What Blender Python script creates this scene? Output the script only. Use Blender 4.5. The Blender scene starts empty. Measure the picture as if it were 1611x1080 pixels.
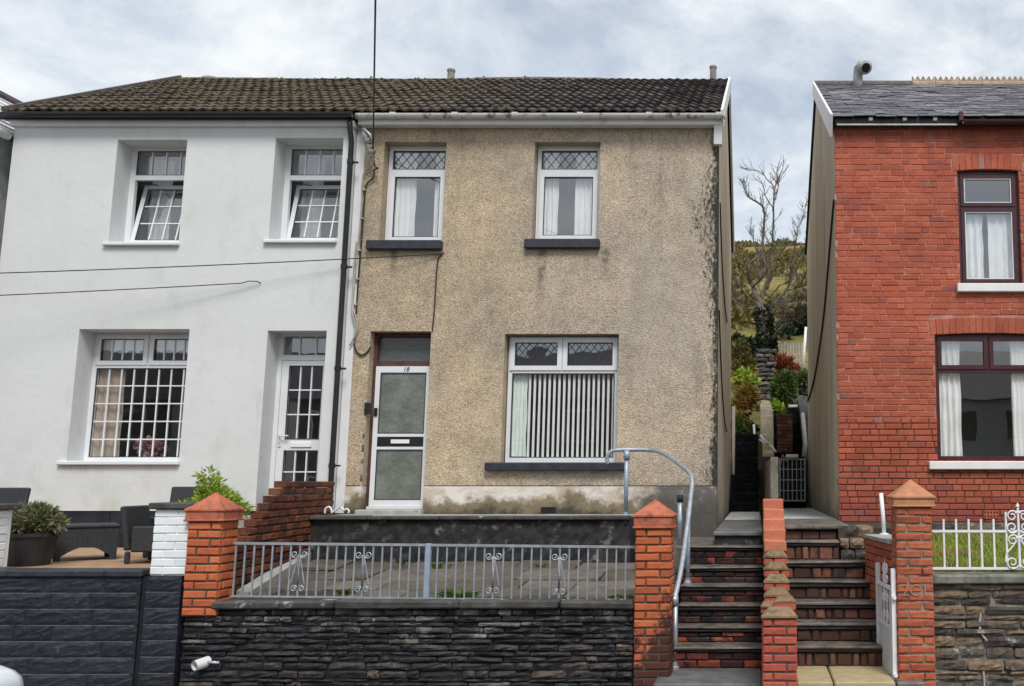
import bpy, math, random
from math import sin, cos, pi, radians, sqrt
from mathutils import Vector, Matrix, noise as mnoise

S = bpy.context.scene
R = random.Random(7)

# ------------------------------------------------------------------ camera, sky, sun, exposure
F_PX, CX, CY, W_PX = 1550.0, 1188.0, 540.0, 1611.0      # focal length and principal point of the (cropped) photograph
TILT = math.atan(222.0 / F_PX)
EYE = 2.0
cam_data = bpy.data.cameras.new('camera')
cam = bpy.data.objects.new('camera', cam_data)
S.collection.objects.link(cam)
cam.location = (0, 0, EYE)
cam.rotation_euler = (pi / 2 + TILT, 0, 0)
cam_data.sensor_width = 36
cam_data.lens = 36 * F_PX / W_PX
cam_data.shift_x = -(CX - W_PX / 2) / W_PX
cam_data.shift_y = 0
cam_data.clip_start = 0.05
cam_data.clip_end = 3000
S.camera = cam

world = bpy.data.worlds.new('World')
S.world = world
world.use_nodes = True
SUN_ELEV, SUN_AZ = radians(52), radians(160)             # azimuth measured from +Y (view direction) clockwise
def build_world():
    nt = world.node_tree
    for n in list(nt.nodes): nt.nodes.remove(n)
    N, L = nt.nodes.new, nt.links.new
    out = N('ShaderNodeOutputWorld'); bg = N('ShaderNodeBackground')
    sky = N('ShaderNodeTexSky'); sky.sky_type = 'NISHITA'; sky.sun_disc = False
    sky.sun_elevation = SUN_ELEV; sky.sun_rotation = SUN_AZ
    sky.air_density = 1.0; sky.dust_density = 1.5; sky.ozone_density = 1.5
    tc = N('ShaderNodeTexCoord')
    # cloud layer seen on a flat ceiling: direction / (z + k)
    sep = N('ShaderNodeSeparateXYZ'); L(tc.outputs['Generated'], sep.inputs[0])
    zc = N('ShaderNodeMath'); zc.operation = 'MAXIMUM'; zc.inputs[1].default_value = 0.0; L(sep.outputs[2], zc.inputs[0])
    za = N('ShaderNodeMath'); za.operation = 'ADD'; za.inputs[1].default_value = 0.42; L(zc.outputs[0], za.inputs[0])
    dx = N('ShaderNodeMath'); dx.operation = 'DIVIDE'; L(sep.outputs[0], dx.inputs[0]); L(za.outputs[0], dx.inputs[1])
    dy = N('ShaderNodeMath'); dy.operation = 'DIVIDE'; L(sep.outputs[1], dy.inputs[0]); L(za.outputs[0], dy.inputs[1])
    cb = N('ShaderNodeCombineXYZ'); L(dx.outputs[0], cb.inputs[0]); L(dy.outputs[0], cb.inputs[1])
    def noi(scale, detail, rough, dist, off):
        m = N('ShaderNodeMapping'); m.inputs['Location'].default_value = off; L(cb.outputs[0], m.inputs[0])
        n = N('ShaderNodeTexNoise'); n.inputs['Scale'].default_value = scale; n.inputs['Detail'].default_value = detail
        n.inputs['Roughness'].default_value = rough; n.inputs['Distortion'].default_value = dist
        L(m.outputs[0], n.inputs['Vector']); return n.outputs['Fac']
    def ramp(fac, stops):
        r = N('ShaderNodeValToRGB'); L(fac, r.inputs[0])
        e = r.color_ramp.elements
        e[0].position, e[0].color = stops[0][0], (*stops[0][1], 1)
        e[1].position, e[1].color = stops[1][0], (*stops[1][1], 1)
        for p, c in stops[2:]:
            k = e.new(p); k.color = (*c, 1)
        return r.outputs[0]
    def mix(f, a, b):
        m = N('ShaderNodeMix'); m.data_type = 'RGBA'
        if isinstance(f, float): m.inputs[0].default_value = f
        else: L(f, m.inputs[0])
        for i, v in ((6, a), (7, b)):
            if isinstance(v, tuple): m.inputs[i].default_value = (*v, 1)
            else: L(v, m.inputs[i])
        return m.outputs[2]
    cover = ramp(noi(3.4, 9, 0.62, 0.35, (3.1, 1.7, 0)), [(0.36, (0.45,) * 3), (0.58, (0.98,) * 3)])
    shade = ramp(noi(4.6, 10, 0.66, 0.5, (8.3, 4.1, 0)), [(0.34, (5.2, 5.6, 6.1)), (0.46, (6.0, 6.35, 6.7)), (0.60, (6.9, 7.15, 7.3))])
    col = mix(cover, sky.outputs[0], shade)
    L(col, bg.inputs[0]); bg.inputs[1].default_value = 0.098
    L(bg.outputs[0], out.inputs[0])
build_world()

sun_d = bpy.data.lights.new('sun', 'SUN'); sun_d.energy = 1.95; sun_d.angle = radians(20); sun_d.color = (1.0, 0.965, 0.92)
sun = bpy.data.objects.new('sun', sun_d); S.collection.objects.link(sun)
_d = Vector((sin(SUN_AZ) * cos(SUN_ELEV), cos(SUN_AZ) * cos(SUN_ELEV), sin(SUN_ELEV)))   # towards the sun
sun.rotation_euler = (-_d).to_track_quat('-Z', 'Y').to_euler(); sun.location = (3, -4, 14)

S.view_settings.view_transform = 'Standard'
S.view_settings.look = 'None'
S.view_settings.exposure = 0.50
S.view_settings.gamma = 1.0
S.view_settings.use_curve_mapping = False
S.render.engine = 'CYCLES'
S.cycles.max_bounces = 8
S.cycles.transparent_max_bounces = 16
S.cycles.use_denoising = True

# ------------------------------------------------------------------ helpers
def P(x, y, Y):
    """point of the real plane at depth Y that the photograph shows at pixel x, y"""
    a = (x - CX) / F_PX; b = -(y - CY) / F_PX
    yy = cos(TILT) - sin(TILT) * b; zz = sin(TILT) + cos(TILT) * b
    t = Y / yy
    return Vector((a * t, Y, EYE + zz * t))
def pX(x, y, Y): return P(x, y, Y).x
def pZ(y, Y): return P(CX, y, Y).z

ORIG = {}                                               # world origin of every object with children
def tag(o, label=None, cat=None, group=None, kind=None):
    if label: o['label'] = label
    if cat: o['category'] = cat
    if group: o['group'] = group
    if kind: o['kind'] = kind
    return o
def thing(name, label, cat, loc, group=None):
    o = bpy.data.objects.new(name, None); S.collection.objects.link(o)
    o.location = loc; o.empty_display_size = 0.1
    ORIG[o] = Vector(loc)
    return tag(o, label, cat, group)
def link(name, me, loc, parent=None, rot=None):
    o = bpy.data.objects.new(name, me); S.collection.objects.link(o)
    w = Vector(loc); ORIG[o] = w
    if parent is not None:
        o.parent = parent; o.location = w - ORIG[parent]
    else: o.location = w
    if rot: o.rotation_euler = rot
    return o

class MB:
    """collects shapes given in world coordinates; build() links them as one mesh object"""
    def __init__(s): s.v = []; s.f = []; s.T = None
    def add(s, vs, fs):
        k = len(s.v)
        s.v += [s.T @ Vector(p) for p in vs] if s.T is not None else [Vector(p) for p in vs]
        s.f += [tuple(i + k for i in f) for f in fs]
        return s
    def box(s, x0, x1, y0, y1, z0, z1):
        return s.add([(x0,y0,z0),(x1,y0,z0),(x1,y1,z0),(x0,y1,z0),(x0,y0,z1),(x1,y0,z1),(x1,y1,z1),(x0,y1,z1)],
                     [(3,2,1,0),(4,5,6,7),(0,1,5,4),(1,2,6,5),(2,3,7,6),(3,0,4,7)])
    def cbox(s, x0, x1, y0, y1, z0, z1, c=0.006, j=0.0, rng=None):
        """chamfered box (all edges), optional jitter"""
        c = min(c, (x1-x0)*.3, (y1-y0)*.3, (z1-z0)*.3)
        X, Y, Z = (x0, x1), (y0, y1), (z0, z1); vs = []; idx = {}
        for i in (0,1):
            for k in (0,1):
                for l in (0,1):
                    sx, sy, sz = (1,-1)[i], (1,-1)[k], (1,-1)[l]
                    jx = [(rng.uniform(-j, j) if rng else 0) for _ in range(3)]
                    p = Vector((X[i], Y[k], Z[l])) + Vector(jx)
                    for a in range(3):
                        q = p.copy()
                        for b, sg in ((0,sx),(1,sy),(2,sz)):
                            if b != a: q[b] += sg * c
                        idx[i,k,l,a] = len(vs); vs.append(q)
        fs = []
        def V(i,k,l,a): return idx[i,k,l,a]
        fs.append((V(0,0,0,0),V(0,0,1,0),V(0,1,1,0),V(0,1,0,0))); fs.append((V(1,0,0,0),V(1,1,0,0),V(1,1,1,0),V(1,0,1,0)))
        fs.append((V(0,0,0,1),V(1,0,0,1),V(1,0,1,1),V(0,0,1,1))); fs.append((V(0,1,0,1),V(0,1,1,1),V(1,1,1,1),V(1,1,0,1)))
        fs.append((V(0,0,0,2),V(0,1,0,2),V(1,1,0,2),V(1,0,0,2))); fs.append((V(0,0,1,2),V(1,0,1,2),V(1,1,1,2),V(0,1,1,2)))
        def quad(a,b,c_,d,out):
            n = (vs[b]-vs[a]).cross(vs[c_]-vs[a])
            fs.append((a,b,c_,d) if n.dot(out) > 0 else (d,c_,b,a))
        for l in (0,1):
            for k in (0,1): quad(V(0,k,l,1),V(1,k,l,1),V(1,k,l,2),V(0,k,l,2), Vector((0,k*2-1,l*2-1)))
            for i in (0,1): quad(V(i,0,l,0),V(i,1,l,0),V(i,1,l,2),V(i,0,l,2), Vector((i*2-1,0,l*2-1)))
        for i in (0,1):
            for k in (0,1): quad(V(i,k,0,0),V(i,k,1,0),V(i,k,1,1),V(i,k,0,1), Vector((i*2-1,k*2-1,0)))
        for i in (0,1):
            for k in (0,1):
                for l in (0,1):
                    a,b,c_ = V(i,k,l,0),V(i,k,l,1),V(i,k,l,2)
                    n = (vs[b]-vs[a]).cross(vs[c_]-vs[a])
                    fs.append((a,b,c_) if n.dot(Vector((i*2-1,k*2-1,l*2-1))) > 0 else (c_,b,a))
        return s.add(vs, fs)
    def prism(s, poly, axis, a0, a1):
        """poly: list of 2-D points in the other two axes, extruded along axis from a0 to a1"""
        n = len(poly); vs = []
        for a in (a0, a1):
            for u, w in poly:
                vs.append((a,u,w) if axis == 'x' else ((u,a,w) if axis == 'y' else (u,w,a)))
        fs = [(i, (i+1)%n, n+(i+1)%n, n+i) for i in range(n)] + [tuple(range(n-1,-1,-1)), tuple(range(n, 2*n))]
        return s.add(vs, fs)
    def tube(s, pts, r, n=8, r2=None, cap=True):
        pts = [Vector(p) for p in pts]; m = len(pts); vs = []; fs = []
        rad = r if isinstance(r, (list, tuple)) else [r + ((r2 if r2 is not None else r) - r) * i / max(1, m-1) for i in range(m)]
        up = None
        for i, p in enumerate(pts):
            d = (pts[min(i+1,m-1)] - pts[max(i-1,0)])
            d = d.normalized() if d.length > 1e-9 else Vector((0,0,1))
            if up is None:
                up = Vector((0,0,1)) if abs(d.z) < .9 else Vector((1,0,0))
            u = (up - d * up.dot(d))
            u = u.normalized() if u.length > 1e-6 else d.orthogonal().normalized()
            w = d.cross(u); up = u
            for k in range(n):
                a = 2*pi*k/n; vs.append(p + (u*cos(a) + w*sin(a)) * rad[i])
        for i in range(m-1):
            for k in range(n):
                fs.append((i*n+k, i*n+(k+1)%n, (i+1)*n+(k+1)%n, (i+1)*n+k))
        if cap: fs += [tuple(range(n-1,-1,-1)), tuple((m-1)*n+k for k in range(n))]
        return s.add(vs, fs)
    def lathe(s, c, prof, n=16):
        """prof: (radius, height) pairs about the vertical axis through c"""
        vs = []; fs = []; m = len(prof)
        for r, h in prof:
            for k in range(n):
                a = 2*pi*k/n; vs.append((c[0]+r*cos(a), c[1]+r*sin(a), c[2]+h))
        for i in range(m-1):
            for k in range(n): fs.append((i*n+k, i*n+(k+1)%n, (i+1)*n+(k+1)%n, (i+1)*n+k))
        fs += [tuple(range(n-1,-1,-1)), tuple((m-1)*n+k for k in range(n))]
        return s.add(vs, fs)
    def ring(s, x0, x1, z0, z1, w, y0, y1, wt=None, wb=None):
        wt = w if wt is None else wt; wb = w if wb is None else wb
        s.box(x0, x0+w, y0, y1, z0, z1); s.box(x1-w, x1, y0, y1, z0, z1)
        s.box(x0+w, x1-w, y0, y1, z0, z0+wb); return s.box(x0+w, x1-w, y0, y1, z1-wt, z1)
    def mesh(s, name, m, c=None, smooth=False):
        if c is None:
            lo = [min(p[i] for p in s.v) for i in range(3)]; hi = [max(p[i] for p in s.v) for i in range(3)]
            c = Vector(((lo[0]+hi[0])/2, (lo[1]+hi[1])/2, lo[2]))
        me = bpy.data.meshes.new(name)
        me.from_pydata([p - c for p in s.v], [], s.f)
        me.materials.append(m)
        if smooth: me.polygons.foreach_set('use_smooth', [True]*len(me.polygons))
        me.update()
        return me, c
    def build(s, name, m, parent=None, smooth=False, **tags):
        me, c = s.mesh(name, m, smooth=smooth)
        o = link(name, me, c, parent)
        if tags: tag(o, **tags)
        return o
def struct(o): o['kind'] = 'structure'; return o
def box(name, m, parent, *b, **t): return MB().box(*b).build(name, m, parent, **t)
def cbox(name, m, parent, *b, c=0.006, **t): return MB().cbox(*b, c=c).build(name, m, parent, **t)
def text_mesh(name, body, size, m, parent, loc, shear=0.0, thick=.002):
    cu = bpy.data.curves.new(name, 'FONT'); cu.body = body; cu.size = size; cu.extrude = thick; cu.align_x = 'CENTER'; cu.align_y = 'CENTER'; cu.shear = shear
    tmp = bpy.data.objects.new(name + '_tmp', cu); S.collection.objects.link(tmp)
    dg = bpy.context.evaluated_depsgraph_get(); me = bpy.data.meshes.new_from_object(tmp.evaluated_get(dg))
    bpy.data.objects.remove(tmp); me.name = name; me.materials.clear(); me.materials.append(m)
    return link(name, me, loc, parent, (pi/2, 0, 0))
def arc(c, r, a0, a1, n, plane='xz'):
    out = []
    for i in range(n+1):
        a = a0 + (a1-a0)*i/n
        u, w = r*cos(a), r*sin(a)
        out.append(Vector(c) + (Vector((u,0,w)) if plane == 'xz' else Vector((0,u,w)) if plane == 'yz' else Vector((u,w,0))))
    return out
def catmull(pts, n=6):
    pts = [Vector(p) for p in pts]; out = []
    for i in range(len(pts)-1):
        p0, p1, p2, p3 = pts[max(i-1,0)], pts[i], pts[i+1], pts[min(i+2,len(pts)-1)]
        for k in range(n):
            t = k/n
            out.append(.5*((2*p1)+(p2-p0)*t+(2*p0-5*p1+4*p2-p3)*t*t+(3*p1-p0-3*p2+p3)*t**3))
    return out + [pts[-1]]

# ------------------------------------------------------------------ materials
class NM:
    def __init__(s, name):
        s.m = bpy.data.materials.new(name); s.m.use_nodes = True
        s.nt = s.m.node_tree
        for n in list(s.nt.nodes): s.nt.nodes.remove(n)
        s.out = s.N('ShaderNodeOutputMaterial'); s.b = s.N('ShaderNodeBsdfPrincipled')
        s.L(s.b.outputs[0], s.out.inputs[0])
        s.geo = s.N('ShaderNodeNewGeometry'); s.pos = s.geo.outputs['Position']
    def N(s, t): return s.nt.nodes.new(t)
    def L(s, a, b): s.nt.links.new(a, b)
    def put(s, sock, v):
        if isinstance(v, (int, float)): sock.default_value = v
        elif isinstance(v, tuple): sock.default_value = (*v, 1) if len(v) == 3 and sock.type == 'RGBA' else v
        else: s.L(v, sock)
    def vec(s, sc=(1,1,1), loc=(0,0,0), src=None):
        m = s.N('ShaderNodeMapping'); m.inputs['Scale'].default_value = sc; m.inputs['Location'].default_value = loc
        s.L(src or s.pos, m.inputs[0]); return m.outputs[0]
    def noise(s, scale, detail=4, rough=.55, dist=0, v=None):
        n = s.N('ShaderNodeTexNoise'); n.inputs['Scale'].default_value = scale; n.inputs['Detail'].default_value = detail
        n.inputs['Roughness'].default_value = rough; n.inputs['Distortion'].default_value = dist
        s.L(v or s.pos, n.inputs['Vector']); return n.outputs['Fac']
    def voro(s, scale, v=None, out='Distance', feat='F1'):
        n = s.N('ShaderNodeTexVoronoi'); n.feature = feat; n.inputs['Scale'].default_value = scale
        s.L(v or s.pos, n.inputs['Vector']); return n.outputs[out]
    def ramp(s, fac, stops, interp='LINEAR'):
        r = s.N('ShaderNodeValToRGB'); s.L(fac, r.inputs[0]); e = r.color_ramp.elements; r.color_ramp.interpolation = interp
        st = [(p, c if isinstance(c, tuple) else (c,)*3) for p, c in stops]
        e[0].position, e[0].color = st[0][0], (*st[0][1], 1)
        e[1].position, e[1].color = st[1][0], (*st[1][1], 1)
        for p, c in st[2:]:
            k = e.new(p); k.color = (*c, 1)
        return r.outputs[0]
    def mix(s, f, a, b, mode='MIX'):
        m = s.N('ShaderNodeMix'); m.data_type = 'RGBA'; m.blend_type = mode
        s.put(m.inputs[0], f); s.put(m.inputs[6], a); s.put(m.inputs[7], b); return m.outputs[2]
    def math(s, op, a, b=0.0, c=0.0):
        m = s.N('ShaderNodeMath'); m.operation = op
        s.put(m.inputs[0], a); s.put(m.inputs[1], b)
        if op == 'MULTIPLY_ADD': s.put(m.inputs[2], c)
        return m.outputs[0]
    def range(s, v, a, b, c=0.0, d=1.0, smooth=True):
        m = s.N('ShaderNodeMapRange'); m.interpolation_type = 'SMOOTHSTEP' if smooth else 'LINEAR'
        s.put(m.inputs[0], v)
        for i, k in enumerate((a, b, c, d)): m.inputs[i+1].default_value = k
        return m.outputs[0]
    def xyz(s):
        n = s.N('ShaderNodeSeparateXYZ'); s.L(s.pos, n.inputs[0]); return n.outputs
    def rnd(s):
        """one random number per object, and per piece of a joined mesh"""
        oi = s.N('ShaderNodeObjectInfo')
        return s.math('FRACT', s.math('ADD', oi.outputs['Random'], s.geo.outputs['Random Per Island']))
    def bump(s, h, strength=.5, dist=.01):
        b = s.N('ShaderNodeBump'); b.inputs['Strength'].default_value = strength; b.inputs['Distance'].default_value = dist
        s.L(h, b.inputs['Height']); s.L(b.outputs[0], s.b.inputs['Normal']); return s
    def fin(s, col, rough=.8, metal=0.0, spec=.4):
        s.put(s.b.inputs['Base Color'], col); s.put(s.b.inputs['Roughness'], rough)
        s.b.inputs['Metallic'].default_value = metal; s.b.inputs['Specular IOR Level'].default_value = spec
        return s.m

def plain(name, col, rough=.5, var=.12, scale=6, metal=0.0, spec=.4, bump=0.0, bscale=60, rv=0.0, dirt=None, dirt_lo=.5, dirt_hi=.75, dscale=3):
    k = NM(name)
    f = k.noise(scale, 5)
    c = k.mix(k.range(f, .3, .7), tuple(v*(1-var) for v in col), tuple(min(1,v*(1+var)) for v in col))
    if rv: c = k.mix(1.0, c, k.ramp(k.rnd(), [(0, 1-rv), (1, 1+rv)]), 'MULTIPLY')
    if dirt: c = k.mix(k.range(k.noise(dscale, 7, .65), dirt_lo, dirt_hi), c, dirt)
    if bump: k.bump(k.noise(bscale, 4, .6), bump, .006)
    return k.fin(c, rough, metal, spec)

def palette(name, stops, rough=.85, grain=.18, gscale=35, bump=.4, bscale=60, dirt=None, dlo=.55, dhi=.75, dscale=2.5, dvec=None, spec=.3, extra=None):
    k = NM(name)
    c = k.ramp(k.rnd(), stops)
    c = k.mix(1.0, c, k.ramp(k.noise(gscale, 5, .65), [(.25, 1-grain*1.3), (.75, 1+grain)]), 'MULTIPLY')
    if dirt:
        c = k.mix(k.range(k.noise(dscale, 7, .65, v=k.vec(dvec) if dvec else None), dlo, dhi), c, dirt)
    if extra: c = extra(k, c)
    if bump: k.bump(k.noise(bscale, 5, .65), bump, .006)
    return k.fin(c, rough, 0, spec)

M = {}
# white render of the left house, faint green-grey weathering
k = NM('white_render'); x, y, z = k.xyz()
c = k.mix(k.range(k.noise(1.1, 6, .6), .35, .7), (.665,.68,.68), (.635,.65,.645))
alg = k.math('MULTIPLY', k.range(k.noise(1.7, 8, .68, v=k.vec((1.6,1.6,.7))),   .52, .76), .36)
c = k.mix(alg, c, (.43,.47,.40))
for sx, sw, zt, zl in ((-8.86,.07,3.2,1.0), (-7.84,.07,3.2,.7), (-6.60,.07,3.23,.9), (-5.80,.06,3.23,.5), (-9.45,.08,2.28,.5), (-8.0,.08,2.28,.5), (-8.4,.25,3.2,.35), (-8.8,.4,2.28,.25)):
    d = k.range(k.math('ABSOLUTE', k.math('SUBTRACT', x, sx)), sw, 0.0)
    d = k.math('MULTIPLY', d, k.math('MULTIPLY', k.range(z, zt-zl, zt-.05), k.range(z, zt+.05, zt)))
    d = k.math('MULTIPLY', d, k.range(k.noise(6, 6, .7, v=k.vec((2.5,1,.25))), .38, .66))
    c = k.mix(k.math('MULTIPLY', d, .45), c, (.30,.31,.25))
low = k.math('MULTIPLY', k.range(z, 2.35, 1.65), k.range(k.noise(2.3, 6, .6), .42, .7))
c = k.mix(k.math('MULTIPLY', low, .6), c, (.47,.50,.42))
top = k.math('MULTIPLY', k.range(z, 6.35, 6.85), k.range(k.noise(2.6, 6, .6), .5, .68))
c = k.mix(k.math('MULTIPLY', top, .4), c, (.50,.53,.47))
k.bump(k.math('ADD', k.math('MULTIPLY', k.noise(7, 3, .5), 1.6), k.math('MULTIPLY', k.noise(110, 5, .6), .35)), .35, .010); M['white_render'] = k.fin(c, .85)

# pebbledash with grime down its right corner, under sills and along the base
k = NM('pebbledash'); x, y, z = k.xyz()
sp = k.noise(48, 4, .75); sp2 = k.voro(70, out='Color')
spv = k.N('ShaderNodeSeparateColor'); k.L(sp2, spv.inputs[0])
c = k.ramp(sp, [(.33, (.12,.10,.078)), (.43, (.39,.325,.25)), (.51, (.53,.45,.355)), (.61, (.63,.56,.455)), (.70, (.78,.72,.63))])
c = k.mix(.45, c, k.ramp(spv.outputs[0], [(0, (.27,.22,.17)), (.3, (.49,.41,.315)), (.75, (.58,.50,.395)), (1, (.76,.70,.60))]))
c = k.mix(1.0, c, k.ramp(k.noise(.9, 6, .6), [(.3, (.78,.79,.82)), (.7, (1.14,1.07,.98))]), 'MULTIPLY')
c = k.mix(1.0, c, k.ramp(k.noise(4.5, 7, .7), [(.32, (.80,.80,.80)), (.66, (1.10,1.10,1.10))]), 'MULTIPLY')
patch = k.range(k.noise(.55, 3, .4, .3, v=k.vec((1,1,1), (4.0,0,1.3))), .60, .63)
c = k.mix(k.math('MULTIPLY', patch, .22), c, (.50,.46,.40))
yel = k.math('MULTIPLY', k.range(x, -2.4, -4.2), .55)
c = k.mix(yel, c, k.mix(1.0, c, (1.10,1.02,.86), 'MULTIPLY'))
fine = k.noise(22, 6, .75)
edge = k.math('ADD', k.range(x, -1.10, -.50, 0, .66, smooth=False), k.math('MULTIPLY', k.math('SUBTRACT', k.noise(1.6, 4, .6, v=k.vec((.6,1,.5))), .5), .8))
edge = k.math('ADD', edge, k.math('MULTIPLY', k.math('SUBTRACT', k.noise(24, 6, .8, v=k.vec((1,1,.45))), .5), 2.0))
edge = k.math('ADD', edge, k.range(x, -.62, -.51, 0, .22))
c = k.mix(k.math('MULTIPLY', k.range(edge, .45, .80), .95), c, (.028,.027,.027))
base = k.math('ADD', k.range(z, 2.35, 1.95, 0, .5, smooth=False), k.math('MULTIPLY', k.math('SUBTRACT', fine, .5), .9))
base = k.math('ADD', base, k.math('MULTIPLY', k.math('SUBTRACT', k.noise(1.6, 5), .5), .7))
c = k.mix(k.math('MULTIPLY', k.range(base, .40, .75), .7), c, (.10,.095,.055))
strk = k.noise(3.2, 5, .6, v=k.vec((1,1,.10)))
strm = k.math('MULTIPLY', k.range(strk, .52, .68), k.range(k.noise(1.1, 3), .45, .65))
c = k.mix(k.math('MULTIPLY', strm, .32), c, (.12,.11,.10))
for sx, sw, zt, zl in ((-2.92, .10, 5.16, 1.1), (-2.05, .10, 5.16, .5), (-4.95, .08, 5.16, .5)):
    d = k.range(k.math('ABSOLUTE', k.math('SUBTRACT', x, sx)), sw, 0.01)
    d = k.math('MULTIPLY', d, k.math('MULTIPLY', k.range(z, zt - zl, zt - .05), k.range(z, zt + .08, zt)))
    d = k.math('MULTIPLY', d, k.range(k.math('ADD', k.noise(9, 4), k.math('MULTIPLY', fine, .5)), .55, .9))
    c = k.mix(k.math('MULTIPLY', d, .8), c, (.07,.065,.06))
bh = k.math('ADD', k.voro(75), k.math('MULTIPLY', k.noise(50, 3), .6))
k.bump(bh, .8, .012); M['pebbledash'] = k.fin(c, .92, 0, .2)

# plaster plinth of the middle house: whitewash worn to brown, black at the foot
k = NM('plinth_plaster'); x, y, z = k.xyz()
c = k.mix(k.range(k.noise(2.6, 6, .6, v=k.vec((1,1,2.2))), .4, .62), (.70,.655,.60), (.52,.43,.345))
n = k.noise(3.5, 8, .7)
g = k.math('ADD', k.range(z, 2.02, 1.62, 0, .75, smooth=False), k.math('MULTIPLY', k.math('SUBTRACT', n, .5), 1.5))
c = k.mix(k.range(g, .22, .55), c, (.20,.165,.10)); c = k.mix(k.range(g, .55, .90), c, (.055,.05,.04))
rt = k.math('ADD', k.range(x, -2.1, -1.2, 0, .7, smooth=False), k.math('MULTIPLY', k.math('SUBTRACT', k.noise(6, 7, .7), .5), 1.4))
c = k.mix(k.math('MULTIPLY', k.range(rt, .2, .75), .9), c, (.085,.082,.075))
k.bump(k.noise(28, 7, .7), .5, .01); M['plinth'] = k.fin(c, .9)

# smooth grey-tan render of the gable walls
k = NM('gable_render'); x, y, z = k.xyz()
c = k.mix(k.range(k.noise(1.2, 6, .6, v=k.vec((1,1.2,.35))), .35, .68), (.60,.52,.40), (.46,.40,.31))
c = k.mix(k.math('MULTIPLY', k.range(k.noise(2.5, 7, .65, v=k.vec((1,1.5,.12))), .52, .70), .6), c, (.17,.155,.135))
c = k.mix(k.range(k.math('ADD', k.range(z, 2.6, 1.3, 0, .6, smooth=False), k.math('MULTIPLY', k.noise(4, 6), .6)), .55, .95), c, (.17,.155,.13))
k.bump(k.noise(60, 5, .6), .3, .006); M['gable'] = k.fin(c, .9)

M['upvc'] = plain('white_upvc', (.72,.735,.75), .28, .03, 3)
M['trim_white'] = plain('white_painted_timber', (.74,.74,.745), .5, .05, 4, dirt=(.30,.30,.27), dirt_lo=.60, dirt_hi=.85, dscale=6)
M['gutter_white'] = plain('weathered_white_gutter', (.66,.655,.63), .45, .06, 5, dirt=(.13,.12,.10), dirt_lo=.50, dirt_hi=.70, dscale=9)
M['black_pvc'] = plain('black_plastic', (.018,.018,.022), .35, .2, 8)
M['black_paint'] = plain('black_sill_paint', (.030,.033,.042), .5, .25, 10, bump=.3, bscale=35, dirt=(.12,.12,.12), dirt_lo=.62, dirt_hi=.8, dscale=8)
M['brown_frame'] = plain('rosewood_frame', (.060,.018,.022), .35, .2, 10)
M['old_brown'] = plain('worn_brown_timber', (.085,.040,.032), .6, .25, 8, dirt=(.30,.25,.235), dirt_lo=.66, dirt_hi=.74, dscale=7)
M['flaking'] = plain('flaking_paint_jamb', (.40,.35,.36), .8, .15, 8, dirt=(.10,.055,.05), dirt_lo=.50, dirt_hi=.58, dscale=9)
M['cement'] = plain('pale_cement', (.36,.355,.335), .9, .2, 6, bump=.4, bscale=40, dirt=(.10,.10,.085), dirt_lo=.5, dirt_hi=.75)
M['mortar_dark'] = plain('dark_mortar', (.075,.055,.045), .95, .3, 12, bump=.4)
M['mortar_red'] = plain('washed_red_mortar', (.38,.15,.115), .95, .25, 7, bump=.4, dirt=(.50,.34,.27), dirt_lo=.50, dirt_hi=.72, dscale=4)
M['mortar_black'] = plain('black_mortar', (.014,.014,.017), .95, .3, 12)
M['galv'] = plain('galvanised_steel', (.42,.46,.50), .42, .15, 14, metal=.55, dirt=(.30,.31,.32), dirt_lo=.55, dirt_hi=.8, dscale=12)
M['rod_grey'] = plain('pale_grey_rod', (.46,.48,.50), .5, .15, 12)
M['passage'] = plain('dull_passage_render', (.20,.18,.145), .9, .3, 6, bump=.5, bscale=20, dirt=(.07,.065,.055), dirt_lo=.5, dirt_hi=.7)
M['galv_blue'] = plain('blue_grey_steel', (.34,.42,.52), .45, .12, 12, metal=.3)
M['white_metal'] = plain('white_painted_iron', (.76,.775,.80), .4, .05, 8, dirt=(.25,.18,.12), dirt_lo=.68, dirt_hi=.85, dscale=14)
M['gate_sheet'] = plain('white_gate_sheet', (.66,.70,.74), .45, .08, 5, dirt=(.35,.33,.30), dirt_lo=.6, dirt_hi=.8, dscale=8)
M['cable_black'] = plain('black_cable', (.02,.02,.02), .6, .2)
M['cable_grey'] = plain('grey_cable', (.40,.38,.34), .6, .2)
M['curtain'] = plain('white_curtain', (.76,.77,.76), .9, .05, 5)
M['curtain_beige'] = plain('beige_curtain', (.40,.33,.26), .9, .15, 5)
M['curtain_green'] = plain('pale_green_blind', (.70,.78,.73), .8, .05, 5)
M['room'] = plain('room_plaster', (.62,.60,.57), .95, .05)
M['room_pale'] = plain('pale_room_plaster', (.80,.80,.80), .95, .05)
M['lead'] = plain('lead_strip', (.045,.05,.06), .6, .2)
M['letter_box'] = plain('white_letterbox', (.82,.82,.82), .4, .04)
M['text_black'] = plain('black_lettering', (.02,.02,.02), .5, .05)
M['chalk'] = plain('chalk_mark', (.40,.19,.13), .95, .2, 30)
M['rattan'] = plain('dark_rattan', (.030,.032,.036), .65, .35, 60, bump=.6, bscale=90)
M['pot'] = plain('black_plant_pot', (.022,.022,.024), .45, .3, 8)
M['car'] = plain('white_car_paint', (.72,.78,.82), .18, .02, 2, spec=.6)
M['car_glass'] = plain('tinted_car_glass', (.012,.014,.016), .08, .1, 2, spec=.7)
M['tyre'] = plain('black_tyre', (.02,.02,.02), .8, .2)
M['wood'] = plain('weathered_timber', (.24,.21,.17), .85, .3, 7, bump=.4, bscale=30)
M['pole'] = plain('telegraph_pole_timber', (.11,.085,.06), .85, .3, 7, bump=.4, bscale=30)
M['picket'] = plain('weathered_white_picket', (.42,.38,.36), .85, .2, 6)
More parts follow.
